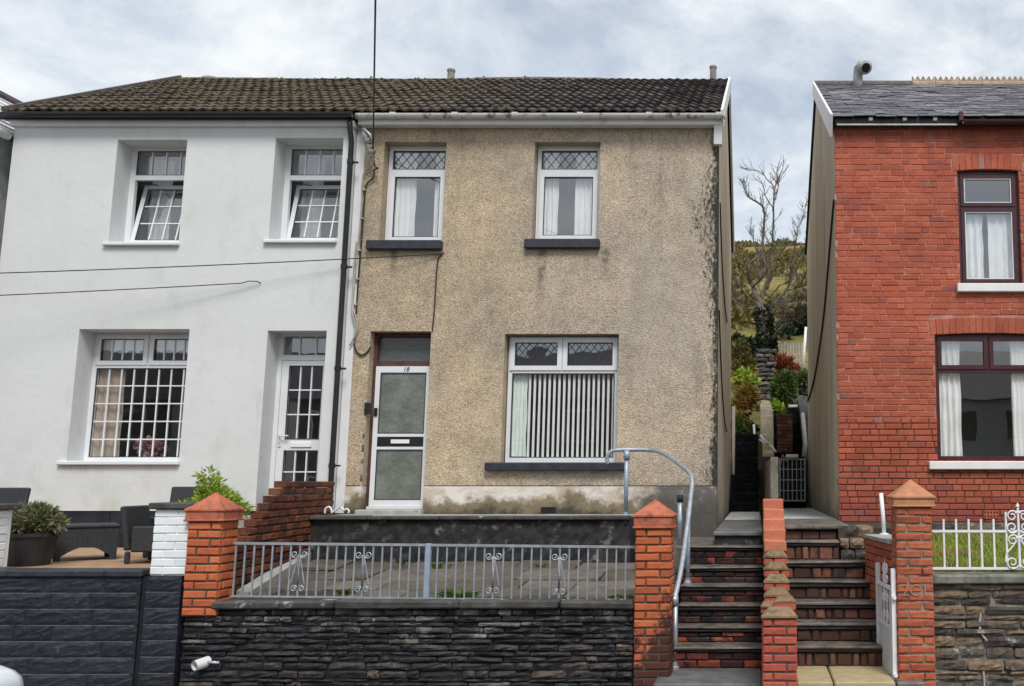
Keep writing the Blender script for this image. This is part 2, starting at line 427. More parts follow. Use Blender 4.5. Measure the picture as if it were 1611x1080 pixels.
M['cowl'] = plain('pale_grey_cowl', (.40,.395,.38), .7, .2, 9, dirt=(.20,.19,.18), dirt_lo=.5, dirt_hi=.7)
M['clay'] = plain('grey_clay_pot', (.23,.215,.195), .85, .25, 7, bump=.3)
M['bark'] = plain('grey_bark', (.17,.145,.115), .95, .4, 9, bump=.8, bscale=25, dirt=(.055,.045,.035), dirt_lo=.45, dirt_hi=.65, dscale=4)
M['twig'] = plain('pale_twig', (.155,.13,.10), .95, .35, 5, dirt=(.055,.045,.035), dirt_lo=.46, dirt_hi=.60, dscale=1.1)
M['turf'] = plain('turf', (.13,.16,.035), 1.0, .3, 9)
M['soil'] = plain('dark_soil', (.05,.04,.028), 1.0, .4, 6, bump=.7, bscale=20)

# glass: clear sheet with a mirror share that grows at grazing angles
def glass(name, tint, ior=1.5, boost=.07, rough=0.0, bumpy=0.0):
    m = bpy.data.materials.new(name); m.use_nodes = True; nt = m.node_tree
    for n in list(nt.nodes): nt.nodes.remove(n)
    o = nt.nodes.new('ShaderNodeOutputMaterial'); mx = nt.nodes.new('ShaderNodeMixShader')
    t = nt.nodes.new('ShaderNodeBsdfTransparent'); t.inputs[0].default_value = (*tint, 1)
    g = nt.nodes.new('ShaderNodeBsdfGlossy'); g.inputs['Roughness'].default_value = rough; g.inputs[0].default_value = (.95,.97,1,1)
    # Schlick reflectance from |cos|, alike from both sides, so that daylight enters the rooms through the pane
    gn = nt.nodes.new('ShaderNodeNewGeometry'); dt = nt.nodes.new('ShaderNodeVectorMath'); dt.operation = 'DOT_PRODUCT'
    nt.links.new(gn.outputs['Incoming'], dt.inputs[0]); nt.links.new(gn.outputs['Normal'], dt.inputs[1])
    def mth(op, a, b):
        q = nt.nodes.new('ShaderNodeMath'); q.operation = op
        for i, v in enumerate((a, b)):
            if isinstance(v, (int, float)): q.inputs[i].default_value = v
            else: nt.links.new(v, q.inputs[i])
        return q
    om = mth('SUBTRACT', 1.0, mth('ABSOLUTE', dt.outputs['Value'], 0).outputs[0])
    f0 = ((ior-1)/(ior+1))**2
    fr = mth('ADD', mth('MULTIPLY', mth('POWER', om.outputs[0], 5.0).outputs[0], 1-f0).outputs[0], f0)
    ad = nt.nodes.new('ShaderNodeMath'); ad.operation = 'ADD'; ad.inputs[1].default_value = boost; ad.use_clamp = True
    nt.links.new(fr.outputs[0], ad.inputs[0]); nt.links.new(ad.outputs[0], mx.inputs[0])
    nt.links.new(t.outputs[0], mx.inputs[1]); nt.links.new(g.outputs[0], mx.inputs[2]); nt.links.new(mx.outputs[0], o.inputs[0])
    if bumpy:
        ge = nt.nodes.new('ShaderNodeNewGeometry'); no = nt.nodes.new('ShaderNodeTexNoise'); no.inputs['Scale'].default_value = 1.7
        bu = nt.nodes.new('ShaderNodeBump'); bu.inputs['Strength'].default_value = bumpy; bu.inputs['Distance'].default_value = .02
        nt.links.new(ge.outputs['Position'], no.inputs['Vector']); nt.links.new(no.outputs['Fac'], bu.inputs['Height'])
        nt.links.new(bu.outputs[0], g.inputs['Normal'])
    return m
M['glass'] = glass('window_glass', (.975,.985,.985), boost=.18, bumpy=.05)
M['glass_low'] = glass('clear_window_glass', (.99,.995,.995), boost=.05, bumpy=.06)
M['glass_lead'] = glass('leaded_glass', (.95,.97,.98), boost=.18, bumpy=.25)
# obscure storm-door glass: rippled, grey
k = NM('obscure_glass')
n = k.noise(16, 5, .65, .6); c = k.mix(k.range(k.noise(3.2, 7, .7), .38, .66), (.125,.14,.12), (.205,.22,.192))
x, y, z = k.xyz()
k.bump(n, .55, .02); M['glass_obscure'] = k.fin(c, .16, 0, .6)
k = NM('dark_fanlight_glass'); k.bump(k.noise(14, 4, .6), .25, .01); M['glass_dark'] = k.fin(k.mix(.5, (.085,.095,.095), (.13,.14,.14)), .14, 0, .6)

# roofs
def mossy(kk, c):
    x, y, z = kk.xyz()
    n = kk.noise(5, 7, .7)
    left = kk.range(x, -2.2, -5.2, -.10, .17, smooth=False)
    f = kk.range(kk.math('ADD', n, left), .50, .72)
    c = kk.mix(kk.math('MULTIPLY', f, .62), c, (.105,.082,.048))
    f2 = kk.range(kk.math('ADD', kk.noise(19, 6, .7), kk.math('MULTIPLY', left, .5)), .60, .74)
    return kk.mix(kk.math('MULTIPLY', f2, .7), c, (.24,.22,.16))
M['roof_tile'] = palette('concrete_roof_tile', [(0, (.060,.050,.050)), (.4, (.088,.075,.072)), (.7, (.125,.108,.102)), (1, (.070,.056,.062))], .9, .3, 30, .5, 50, extra=mossy)
M['roof_moss'] = plain('roof_moss', (.090,.076,.038), 1.0, .45, 12, bump=.8, bscale=40)
M['roof_under'] = plain('roof_underlay', (.03,.028,.028), .95, .2)
M['slate'] = palette('grey_slate', [(0, (.075,.072,.085)), (.4, (.105,.10,.115)), (.7, (.14,.135,.15)), (.92, (.20,.19,.205)), (1, (.12,.105,.12))], .55, .2, 20, .3, 40, dirt=(.16,.15,.10), dlo=.62, dhi=.8, dscale=4)
M['ridge_clay'] = plain('buff_ridge_clay', (.33,.25,.175), .85, .2, 8, bump=.3, dirt=(.13,.12,.09), dirt_lo=.5, dirt_hi=.75, dscale=6)
M['ridge_grey'] = plain('grey_ridge_tile', (.115,.105,.095), .9, .25, 9, bump=.4, dirt=(.17,.145,.07), dirt_lo=.5, dirt_hi=.72, dscale=5)
M['cladding'] = plain('grey_tile_cladding', (.60,.61,.62), .8, .2, 8, rv=.2)
M['ridge_purple'] = plain('purple_ridge_tile', (.10,.07,.085), .8, .2, 8)

# bricks
def wash(kk, c):
    x, y, z = kk.xyz()
    c = kk.mix(kk.math('MULTIPLY', kk.range(kk.noise(14, 6, .7), .56, .74), .34), c, (.50,.28,.22))
    c = kk.mix(1.0, c, kk.ramp(kk.noise(1.0, 5, .6), [(.32, (.80,.78,.80)), (.68, (1.12,1.10,1.06))]), 'MULTIPLY')
    c = kk.mix(kk.math('MULTIPLY', kk.range(kk.noise(2.2, 7, .7, v=kk.vec((1,1,.7),(7,0,2))), .62, .78), .18), c, (.50,.34,.29))
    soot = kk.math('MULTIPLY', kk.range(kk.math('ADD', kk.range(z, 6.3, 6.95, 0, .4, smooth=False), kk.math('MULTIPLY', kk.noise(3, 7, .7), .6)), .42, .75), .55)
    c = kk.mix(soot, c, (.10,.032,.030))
    low = kk.math('MULTIPLY', kk.range(kk.math('ADD', kk.range(z, 2.1, 1.5, 0, .4, smooth=False), kk.math('MULTIPLY', kk.noise(4, 7, .7), .6)), .40, .75), .6)
    return kk.mix(low, c, (.15,.045,.05))
M['brick_red'] = palette('red_brick', [(0, (.34,.082,.047)), (.35, (.41,.104,.058)), (.7, (.455,.122,.068)), (.94, (.37,.09,.057)), (.98, (.25,.080,.07)), (1, (.36,.18,.155))], .85, .22, 45, .5, 70, extra=wash, dirt=(.33,.075,.047), dlo=.5, dhi=.8, dscale=1.3)
def pier_grime(kk, c):
    x, y, z = kk.xyz()
    n = kk.noise(7, 7, .7)
    f = kk.math('ADD', kk.range(z, 1.15, .25, -.25, .30, smooth=False), n)
    f = kk.math('ADD', f, kk.range(x, -.98, -.80, -.14, .10, smooth=False))
    f = kk.math('MULTIPLY', kk.range(f, .42, .54), kk.math('MULTIPLY', kk.range(x, -1.6, -1.5), kk.range(x, -.2, -.5)))
    c = kk.mix(kk.math('MULTIPLY', f, .93), c, (.042,.017,.014))
    c = kk.mix(kk.math('MULTIPLY', kk.range(kk.noise(11, 7, .75), .56, .70), .55), c, (.16,.055,.035))
    return kk.mix(kk.math('MULTIPLY', kk.range(kk.noise(17, 6, .7, v=kk.vec((1,1,1),(3,9,1))), .62, .72), .5), c, (.60,.36,.22))
M['brick_orange'] = palette('orange_brick', [(0, (.40,.095,.037)), (.4, (.50,.130,.048)), (.75, (.57,.165,.062)), (1, (.37,.09,.04))], .8, .15, 40, .35, 60, extra=pier_grime, dirt=(.23,.075,.04), dlo=.6, dhi=.8, dscale=4)
M['brick_pier'] = palette('weathered_orange_red_brick', [(0, (.32,.080,.040)), (.4, (.41,.105,.050)), (.75, (.47,.13,.06)), (1, (.27,.07,.04))], .85, .25, 30, .5, 50, dirt=(.16,.075,.05), dlo=.50, dhi=.75, dscale=5)
M['brick_post'] = palette('red_post_brick', [(0, (.38,.080,.052)), (.5, (.46,.105,.068)), (1, (.33,.075,.055))], .8, .2, 40, .4, 60, dirt=(.15,.055,.04), dlo=.56, dhi=.76, dscale=6)
M['back_brick'] = palette('brown_pink_brick', [(0, (.14,.07,.05)), (.5, (.22,.105,.075)), (1, (.30,.16,.115))], .9, .3, 20, .5, 30, dirt=(.06,.045,.035), dlo=.48, dhi=.68, dscale=5)
M['brick_top'] = palette('salmon_brick', [(0, (.48,.16,.09)), (.5, (.55,.20,.12)), (1, (.44,.14,.085))], .8, .15, 40, .3, 60, dirt=(.30,.16,.10), dlo=.6, dhi=.85, dscale=7)
M['brick_dark'] = palette('dark_brown_brick', [(0, (.085,.030,.020)), (.4, (.14,.048,.028)), (.8, (.22,.080,.040)), (1, (.07,.034,.026))], .85, .3, 30, .5, 50, dirt=(.03,.02,.017), dlo=.52, dhi=.7, dscale=4)
M['brick_riser'] = palette('blackened_riser_brick', [(0, (.026,.013,.012)), (.45, (.055,.018,.015)), (.70, (.15,.035,.022)), (.88, (.33,.075,.036)), (1, (.20,.045,.026))], .5, .35, 25, .6, 40, dirt=(.012,.010,.012), dlo=.45, dhi=.6, dscale=5)
M['brick_riser_brown'] = palette('brown_riser_brick', [(0, (.06,.028,.022)), (.5, (.13,.050,.034)), (.85, (.19,.080,.050)), (1, (.27,.13,.075))], .6, .3, 25, .6, 40, dirt=(.03,.022,.018), dlo=.5, dhi=.68, dscale=5)
M['white_brick'] = palette('white_painted_brick', [(0, (.72,.76,.775)), (1, (.82,.845,.85))], .6, .04, 20, .35, 40, dirt=(.40,.42,.36), dlo=.64, dhi=.9, dscale=5)
M['terracotta'] = plain('terracotta_cap', (.42,.125,.070), .75, .2, 11, bump=.5, bscale=35, dirt=(.20,.065,.045), dirt_lo=.50, dirt_hi=.70, dscale=9)
M['terracotta_pale'] = plain('pale_terracotta_cap', (.46,.205,.105), .75, .15, 9, bump=.3, dirt=(.25,.12,.07), dirt_lo=.5, dirt_hi=.8, dscale=6)
# stone
M['black_block'] = palette('black_painted_block', [(0, (.012,.014,.021)), (.6, (.017,.020,.030)), (1, (.024,.027,.038))], .42, .4, 18, 1.5, 32, dirt=(.09,.09,.10), dlo=.62, dhi=.80, dscale=12, spec=.45)
def wall_lichen(kk, c):
    x, y, z = kk.xyz()
    up = kk.range(z, .50, .86, -.14, .10, smooth=False)
    f = kk.range(kk.math('ADD', kk.math('ADD', kk.noise(2.6, 7, .7), up), kk.math('MULTIPLY', kk.math('SUBTRACT', kk.rnd(), .5), .25)), .50, .64)
    c = kk.mix(kk.math('MULTIPLY', f, .85), c, (.165,.158,.145))
    g = kk.range(kk.noise(13, 8, .75, v=kk.vec((1,1,2.6))), .52, .70)
    c = kk.mix(kk.math('MULTIPLY', g, .75), c, kk.mix(1.0, c, (3.4,3.3,3.3), 'MULTIPLY'))
    return kk.mix(kk.range(kk.noise(24, 5, .7), .67, .72), c, (.42,.42,.40))
M['joint_grey'] = plain('pale_thin_joint', (.17,.18,.20), .9, .25, 14, dirt=(.03,.03,.035), dirt_lo=.52, dirt_hi=.68, dscale=5)
M['dark_stone'] = palette('blackened_rubble', [(0, (.007,.008,.011)), (.5, (.016,.016,.019)), (.85, (.034,.030,.029)), (1, (.075,.052,.040))], .55, .6, 22, 1.6, 34, extra=wall_lichen, spec=.5)
M['right_stone'] = palette('brown_grey_rubble', [(0, (.050,.045,.042)), (.3, (.095,.080,.066)), (.65, (.165,.125,.088)), (1, (.23,.16,.10))], .8, .5, 20, 1.5, 30, dirt=(.30,.285,.25), dlo=.58, dhi=.68, dscale=8)
M['tread_bed'] = plain('dark_tread_bed', (.025,.022,.022), .85, .4, 10, bump=.5, bscale=25, dirt=(.07,.06,.05), dirt_lo=.55, dirt_hi=.7)  # colour of the dark layer added under each thin tread
M['cream'] = plain('cream_pipe', (.48,.42,.33), .7, .1, 5)
M['joint_pale'] = plain('pale_joint_mortar', (.22,.20,.165), .95, .35, 10, bump=.5, dirt=(.04,.038,.034), dirt_lo=.45, dirt_hi=.6, dscale=4)
M['coping'] = plain('dark_coping_stone', (.060,.058,.056), .75, .35, 7, bump=.6, bscale=22, dirt=(.30,.30,.28), dirt_lo=.61, dirt_hi=.68, dscale=6)
M['coping_right'] = plain('grey_coping_stone', (.19,.185,.165), .85, .3, 7, bump=.5, bscale=22, dirt=(.06,.06,.05), dirt_lo=.5, dirt_hi=.7, dscale=5)
M['retaining'] = plain('blackened_render', (.022,.021,.021), .75, .5, 6, bump=.9, bscale=16, dirt=(.17,.165,.15), dirt_lo=.54, dirt_hi=.70, dscale=7)
M['tread'] = plain('grey_stone_tread', (.155,.13,.108), .55, .25, 9, bump=.4, bscale=30, dirt=(.06,.055,.05), dirt_lo=.43, dirt_hi=.64, dscale=5)
M['tread_wet'] = plain('grey_landing_slab', (.125,.125,.122), .65, .25, 5, bump=.4, bscale=30, dirt=(.07,.07,.066), dirt_lo=.45, dirt_hi=.7, dscale=3)
M['slab_pale'] = plain('pale_landing_slab', (.46,.47,.47), .7, .15, 5, bump=.3, bscale=30, dirt=(.20,.20,.19), dirt_lo=.5, dirt_hi=.75, dscale=3)
M['slab_yellow'] = plain('buff_paving_slab', (.40,.33,.185), .8, .12, 8, bump=.3, bscale=40, dirt=(.16,.125,.075), dirt_lo=.58, dirt_hi=.8, dscale=4)
M['paving'] = palette('garden_paving', [(0, (.095,.082,.068)), (.5, (.128,.112,.094)), (1, (.165,.147,.125))], .8, .25, 9, .5, 25, dirt=(.06,.055,.042), dlo=.5, dhi=.72, dscale=2.2)
M['patio'] = palette('buff_patio_flag', [(0, (.33,.205,.125)), (.5, (.42,.27,.17)), (1, (.36,.24,.16))], .8, .2, 9, .4, 25)
M['tile_black'] = plain('black_plinth_tile', (.020,.022,.030), .4, .3, 7)
M['moss'] = palette('mossy_cement', [(0, (.20,.125,.07)), (.5, (.28,.205,.12)), (1, (.25,.165,.10))], .95, .3, 25, .7, 30, dirt=(.075,.075,.03), dlo=.5, dhi=.7, dscale=6)
M['back_stone'] = palette('stacked_grey_stone', [(0, (.045,.043,.045)), (.5, (.10,.093,.086)), (1, (.18,.165,.145))], .9, .35, 12, .7, 18)
M['back_step'] = plain('dark_damp_step', (.008,.009,.011), .9, .4, 6, spec=.08, bump=.5, bscale=20, dirt=(.035,.032,.03), dirt_lo=.55, dirt_hi=.75, dscale=5)
M['beige_cap'] = plain('lichened_beige_capping', (.34,.29,.19), .95, .25, 5, bump=.5, bscale=20, dirt=(.13,.12,.07), dirt_lo=.5, dirt_hi=.7)
M['asphalt'] = plain('asphalt', (.05,.05,.052), .9, .2, 4, bump=.5, bscale=150)
M['pavement'] = plain('pavement_concrete', (.20,.195,.185), .85, .2, 3, bump=.4, bscale=80, dirt=(.09,.088,.08), dirt_lo=.5, dirt_hi=.7)
M['opp_wall'] = plain('pale_blue_render', (.62,.66,.68), .85, .08, 2)
# hill, grass, leaves
k = NM('hillside'); x, y, z = k.xyz()
c = k.ramp(k.noise(.16, 8, .65), [(.3, (.085,.085,.030)), (.45, (.18,.16,.055)), (.58, (.30,.225,.085)), (.72, (.15,.14,.048))])
c = k.mix(1.0, c, k.ramp(k.noise(1.6, 6, .7), [(.3, .5), (.7, 1.35)]), 'MULTIPLY')
c = k.mix(k.range(y, 60, 120), c, k.mix(.6, c, (.36,.25,.11)))
k.bump(k.noise(2.5, 6, .7), .8, .2); M['hill'] = k.fin(c, 1.0, 0, .1)
def leafmat(name, stops, trans=.25):
    k = NM(name); c = k.ramp(k.rnd(), stops)
    k.fin(c, .6, 0, .3)
    tr = k.N('ShaderNodeBsdfTranslucent'); k.L(c, tr.inputs[0]); mx = k.N('ShaderNodeMixShader'); mx.inputs[0].default_value = trans
    k.L(k.b.outputs[0], mx.inputs[1]); k.L(tr.outputs[0], mx.inputs[2]); k.L(mx.outputs[0], k.out.inputs[0])
    return k.m
M['leaf_lime'] = leafmat('lime_green_leaf', [(0, (.16,.25,.025)), (.5, (.30,.42,.045)), (.85, (.44,.50,.08)), (1, (.10,.17,.025))])
M['leaf_sage'] = leafmat('sage_needle', [(0, (.09,.11,.055)), (.5, (.18,.20,.10)), (.85, (.27,.26,.14)), (1, (.32,.26,.14))])
M['leaf_green'] = leafmat('green_leaf', [(0, (.035,.06,.014)), (.5, (.075,.12,.025)), (1, (.14,.19,.045))])
M['leaf_olive'] = leafmat('olive_leaf', [(0, (.06,.058,.018)), (.5, (.13,.12,.035)), (1, (.23,.18,.05))])
M['leaf_rust'] = leafmat('rust_fern', [(0, (.13,.04,.018)), (.5, (.25,.07,.025)), (1, (.33,.13,.04))])
M['leaf_gold'] = leafmat('golden_fern', [(0, (.17,.10,.02)), (.5, (.29,.19,.035)), (1, (.21,.19,.05))])
M['leaf_scrub'] = leafmat('scrub_leaf', [(0, (.06,.062,.022)), (.4, (.14,.13,.045)), (.75, (.25,.20,.07)), (1, (.32,.21,.08))])
M['ivy'] = leafmat('dark_ivy', [(0, (.010,.022,.012)), (.6, (.022,.042,.020)), (1, (.05,.075,.035))], .1)
M['grass'] = leafmat('grass_blade', [(0, (.15,.22,.03)), (.5, (.26,.36,.05)), (.85, (.36,.38,.07)), (1, (.38,.31,.11))])
M['grass_dry'] = leafmat('dry_grass_blade', [(0, (.20,.19,.05)), (.5, (.34,.31,.09)), (1, (.30,.21,.09))])
M['weed'] = leafmat('weed_leaf', [(0, (.05,.11,.018)), (.5, (.10,.20,.035)), (1, (.17,.28,.05))])

# ------------------------------------------------------------------ building tools
_cache = {}
def block_mesh(l, h, d, m, var=0, ch=.006, jit=.003, name='brick'):
    """a brick or block: front face at y=0 looking to -y, chamfered, a little irregular; centred on x and z"""
    key = (round(l/.005), round(h/.002), round(d/.005), m.name, var, ch, jit)
    if key in _cache: return _cache[key]
    rg = random.Random(str(key)); j = lambda a=jit: rg.uniform(-a, a)
    x, z = l/2, h/2; ch = min(ch, l*.25, h*.25)
    v = [(-x,d,-z),(x,d,-z),(x,d,z),(-x,d,z)]
    for sx, sz in ((-1,-1),(1,-1),(1,1),(-1,1)): v.append((sx*x+j(), ch+abs(j(jit*.6)), sz*z+j(jit*.7)))
    for sx, sz in ((-1,-1),(1,-1),(1,1),(-1,1)): v.append((sx*(x-ch)+j(), j(jit*.8), sz*(z-ch)+j(jit*.7)))
    f = [(8,9,10,11)]
    for a in range(4):
        b = (a+1) % 4
        f += [(4+a,4+b,8+b,8+a), (a,b,4+b,4+a)]
    me = bpy.data.meshes.new(name); me.from_pydata(v, [], f); me.materials.append(m); me.update()
    _cache[key] = me
    return me
def rubble_mesh(l, h, d, m, rg, amp=.014, nx=4, nz=3, name='stone', rm=.016, rj=.004):
    """a split-faced stone: front grid with uneven depth, rounded rim"""
    v = []; f = []
    for k in range(nz+1):
        for i in range(nx+1):
            u, w = i/nx, k/nz; rim = (i in (0,nx)) or (k in (0,nz))
            px = (u-.5)*l; pz = (w-.5)*h
            if rim: y = rm + rg.uniform(0, rm*.5); px += rg.uniform(-rj,rj); pz += rg.uniform(-rj,rj)
            else: y = rg.uniform(-amp, amp*.4); px += rg.uniform(-.3,.3)*l/nx; pz += rg.uniform(-.25,.25)*h/nz
            if i in (0,nx) and k in (0,nz) and rj > .002: px *= 1-.05; pz *= .88
            v.append((px,y,pz))
    for k in range(nz):
        for i in range(nx):
            a = k*(nx+1)+i; f.append((a,a+1,a+nx+2,a+nx+1))
    rim = [i for i in range(nx+1)] + [k*(nx+1)+nx for k in range(1,nz+1)] + [nz*(nx+1)+i for i in range(nx-1,-1,-1)] + [k*(nx+1) for k in range(nz-1,0,-1)]
    b = len(v); v += [(v[i][0], d, v[i][2]) for i in rim]; n = len(rim)
    for i in range(n): f.append((rim[i], b+i, b+(i+1)%n, rim[(i+1)%n]))
    me = bpy.data.meshes.new(name); me.from_pydata(v, [], f); me.materials.append(m); me.update()
    return me
ROT = {'-y': 0.0, '+x': pi/2, '-x': -pi/2, '+y': pi}
def brick(parent, m, l, h, d, c, face='-y', rg=R, name='brick', ch=.006, jit=.003, tilt=.006, out=.002):
    me = block_mesh(l, h, d, m, rg.randrange(4), ch, jit, name)
    a = ROT[face] if isinstance(face, str) else face
    n = Vector((sin(a), -cos(a), 0))
    return link(name, me, Vector(c) + n*rg.uniform(-out, out), parent, (0, rg.uniform(-tilt, tilt), a + rg.uniform(-tilt, tilt)))
def join_blocks(items, name, parent, m):
    """many blocks (mesh, location, rotation z) as one joined part of kind stuff"""
    V = []; Fc = []
    for me, loc, a in items:
        k = len(V); T = Matrix.Translation(loc) @ Matrix.Rotation(a, 4, 'Z')
        V += [T @ v.co for v in me.vertices]; Fc += [tuple(i+k for i in p.vertices) for p in me.polygons]
    b = MB(); b.v = V; b.f = Fc
    o = b.build(name, m, parent); o['kind'] = 'stuff'; return o
def open_wall(name, m, parent, x0, x1, z0, z1, y0, y1, holes):
    """wall slab along x with rectangular holes (x0,x1,z0,z1) and proper reveals"""
    xs = sorted({x0, x1, *[h[0] for h in holes], *[h[1] for h in holes]})
    zs = sorted({z0, z1, *[h[2] for h in holes], *[h[3] for h in holes]})
    solid = lambda i, k: 0 <= i < len(xs)-1 and 0 <= k < len(zs)-1 and not any(h[0]-1e-6 <= xs[i] and xs[i+1] <= h[1]+1e-6 and h[2]-1e-6 <= zs[k] and zs[k+1] <= h[3]+1e-6 for h in holes)
    vi = {}; v = []; f = []
    def V(i, k, b):
        if (i,k,b) not in vi: vi[i,k,b] = len(v); v.append((xs[i], (y0,y1)[b], zs[k]))
        return vi[i,k,b]
    for i in range(len(xs)-1):
        for k in range(len(zs)-1):
            if not solid(i,k): continue
            f.append((V(i,k,0),V(i+1,k,0),V(i+1,k+1,0),V(i,k+1,0))); f.append((V(i,k,1),V(i,k+1,1),V(i+1,k+1,1),V(i+1,k,1)))
            if not solid(i-1,k): f.append((V(i,k,0),V(i,k+1,0),V(i,k+1,1),V(i,k,1)))
            if not solid(i+1,k): f.append((V(i+1,k,0),V(i+1,k,1),V(i+1,k+1,1),V(i+1,k+1,0)))
            if not solid(i,k-1): f.append((V(i,k,0),V(i,k,1),V(i+1,k,1),V(i+1,k,0)))
            if not solid(i,k+1): f.append((V(i,k+1,0),V(i+1,k+1,0),V(i+1,k+1,1),V(i,k+1,1)))
    b = MB(); b.v = [Vector(p) for p in v]; b.f = f
    return b.build(name, m, parent)
def pane(parent, x0, x1, z0, z1, y, m, name='pane'):
    return MB().add([(x0,y,z0),(x1,y,z0),(x1,y,z1),(x0,y,z1)], [(0,1,2,3)]).build(name, m, parent)
def bars(parent, x0, x1, z0, z1, y, cols, rows, m, w=.017, T=None):
    """white glazing bars that part a light into cols x rows, each a sub-part"""
    for i in range(1, cols):
        x = x0 + (x1-x0)*i/cols
        b = MB(); b.T = T; b.box(x-w/2, x+w/2, y-.008, y+.010, z0, z1).build('glazing_bar', m, parent)
    for i in range(1, rows):
        z = z0 + (z1-z0)*i/rows
        b = MB(); b.T = T; b.box(x0, x1, y-.006, y+.008, z-w/2, z+w/2).build('glazing_bar', m, parent)
def leading(parent, x0, x1, z0, z1, y, n, m):
    """diamond leading on the pane: crossing strips clipped to the light"""
    b = MB(); W = x1-x0; H = z1-z0; st = W/n
    for sg in (1, -1):
        sl = sg * 1.25                                      # dz/dx of the strips
        for i in range(-12, 24):
            c = x0 + (i+.5)*st*.5*2
            p = []
            for z in (z0, z1): p.append((c + (z-z0)/sl, z))
            (xa, za), (xb, zb) = p
            def clip(xa, za, xb, zb):
                for lim, lo in ((x0, True), (x1, False)):
                    ina, inb = (xa >= lim, xb >= lim) if lo else (xa <= lim, xb <= lim)
                    if not ina and not inb: return None
                    if ina != inb:
                        t = (lim-xa)/(xb-xa); zz = za+t*(zb-za)
                        if ina: xb, zb = lim, zz
                        else: xa, za = lim, zz
                return xa, za, xb, zb
            q = clip(xa, za, xb, zb)
            if not q or abs(q[0]-q[2]) < .01: continue
            d = Vector((q[2]-q[0], 0, q[3]-q[1])).normalized(); nrm = Vector((-d.z, 0, d.x))*.0045
            A, B = Vector((q[0], y, q[1])), Vector((q[2], y, q[3]))
            off = Vector((0, -.003 - (.0015 if sg > 0 else 0), 0))
            b.add([A-nrm+off, B-nrm+off, B+nrm+off, A+nrm+off, A-nrm, B-nrm, B+nrm, A+nrm], [(0,1,2,3),(0,4,5,1),(2,6,7,3),(1,5,6,2),(3,7,4,0)])
    o = b.build('lead_strips', m, parent); o['kind'] = 'stuff'; return o
def curtain(label, x0, x1, z0, z1, y, m, folds=4, amp=.03, group=None, bottom=None):
    n = folds*8; v = []; f = []
    rr = random.Random(label)
    ph = rr.uniform(0, 6)
    rows = [z0 + (z1-z0)*i/4 for i in range(5)]
    for zi, z in enumerate(rows):
        for i in range(n+1):
            u = i/n; yy = y + amp*sin(2*pi*folds*u+ph)*(.6+.4*sin(5*u+ph)) * (1 - .12*zi)
            zz = z
            if zi == 0 and bottom: zz += bottom*abs(sin(pi*folds*u))
            v.append((x0+(x1-x0)*u + .01*sin(3*zi+9*u), yy, zz))
    for k in range(4):
        for i in range(n): a = k*(n+1)+i; f.append((a, a+1, a+n+2, a+n+1))
    b = MB(); b.v = [Vector(p) for p in v]; b.f = f
    return b.build('curtain', m, None, smooth=True, label=label, cat='curtain', group=group)
def tile_mesh(w, L, m, waves=2, name='roof_tile', t=.04):
    """interlocking tile: rolls along the slope, lifted tail with its own thickness"""
    n = waves*8; v = []; f = []
    for r, (yy, lift) in enumerate(((0, t), (L, 0.002))):
        for i in range(n+1):
            u = i/n; z = .0115*(1+cos(2*pi*waves*u)) + lift
            v.append(((u-.5)*w, yy, z))
    for i in range(n): f.append((i, i+1, n+2+i, n+1+i))
    b = len(v)
    for i in range(n+1): v.append((v[i][0], .004, v[i][2]-.030))
    for i in range(n): f.append((b+i, b+i+1, i+1, i))
    me = bpy.data.meshes.new(name); me.from_pydata(v, [], f); me.materials.append(m)
    me.polygons.foreach_set('use_smooth', [True]*n + [False]*n); me.update()
    return me
def lay_roof(roof, x0, x1, y0, z0, y1, z1, w, gauge, meshes, name, rg, stagger=0.0, lap=.06, cap=300, m=None, sort=None):
    """tiles from the eave (y0,z0) to the ridge (y1,z1)"""
    L = sqrt((y1-y0)**2+(z1-z0)**2); a = math.atan2(z1-z0, y1-y0); rows = int(round(L/gauge)); items = []; halves = []
    d = Vector((0, cos(a), sin(a)))
    for r in range(rows):
        off = (stagger*w if r % 2 else 0)
        n = int(math.ceil((x1-x0+off)/w - 1e-6))
        for i in range(n):
            cx = x0 + (i+.5)*w - off
            if cx - w/2 < x0-.02 or cx + w/2 > x1 + .06: 
                if stagger == 0: pass
                elif cx < x0 + w*.1: halves.append((Vector((x0+w*.25-.01, y0, z0)) + d*(r*L/rows), a)); continue
                else: continue
            items.append((Vector((cx, y0, z0)) + d*(r*L/rows), a))
    if sort: items.sort(key=sort)
    for i, (p, a) in enumerate(items[:cap]):
        o = link(name, rg.choice(meshes), p + Vector((rg.uniform(-.006,.006), 0, rg.uniform(0,.010))), roof, (a + rg.uniform(-.016,.016), rg.uniform(-.012,.012), rg.uniform(-.012,.012)))
    for p, a in halves:
        o = link(name, rg.choice(meshes), p, roof, (a, 0, 0)); o.scale = (.5, 1, 1)
    rest = items[cap:]
    if rest:
        V = []; Fc = []
        for p, a in rest:
            me = rg.choice(meshes); T = Matrix.Translation(p) @ Matrix.Rotation(a, 4, 'X'); k = len(V)
            V += [T @ v.co for v in me.vertices]; Fc += [tuple(j+k for j in q.vertices) for q in me.polygons]
        b = MB(); b.v = V; b.f = Fc; b.build(name + 's', m, roof)['kind'] = 'stuff'

YF = 13.2                       # front of the pebbledashed and the brick house
YW = 13.08                      # front of the insulated white house
YB = 20.6                       # back walls
EAVE = P(CX, 179, 13.05); RIDGE = P(CX, 125.5, 16.9)
EY, EZ, RY, RZ = EAVE.y, EAVE.z, RIDGE.y, RIDGE.z
XWL, XWR = -10.25, -5.56        # white house
XML, XMR = -5.46, -.51          # pebbledashed house
XBL, XBR = 1.11, 6.3            # red brick house
PATIO, TERR = 1.18, 1.61

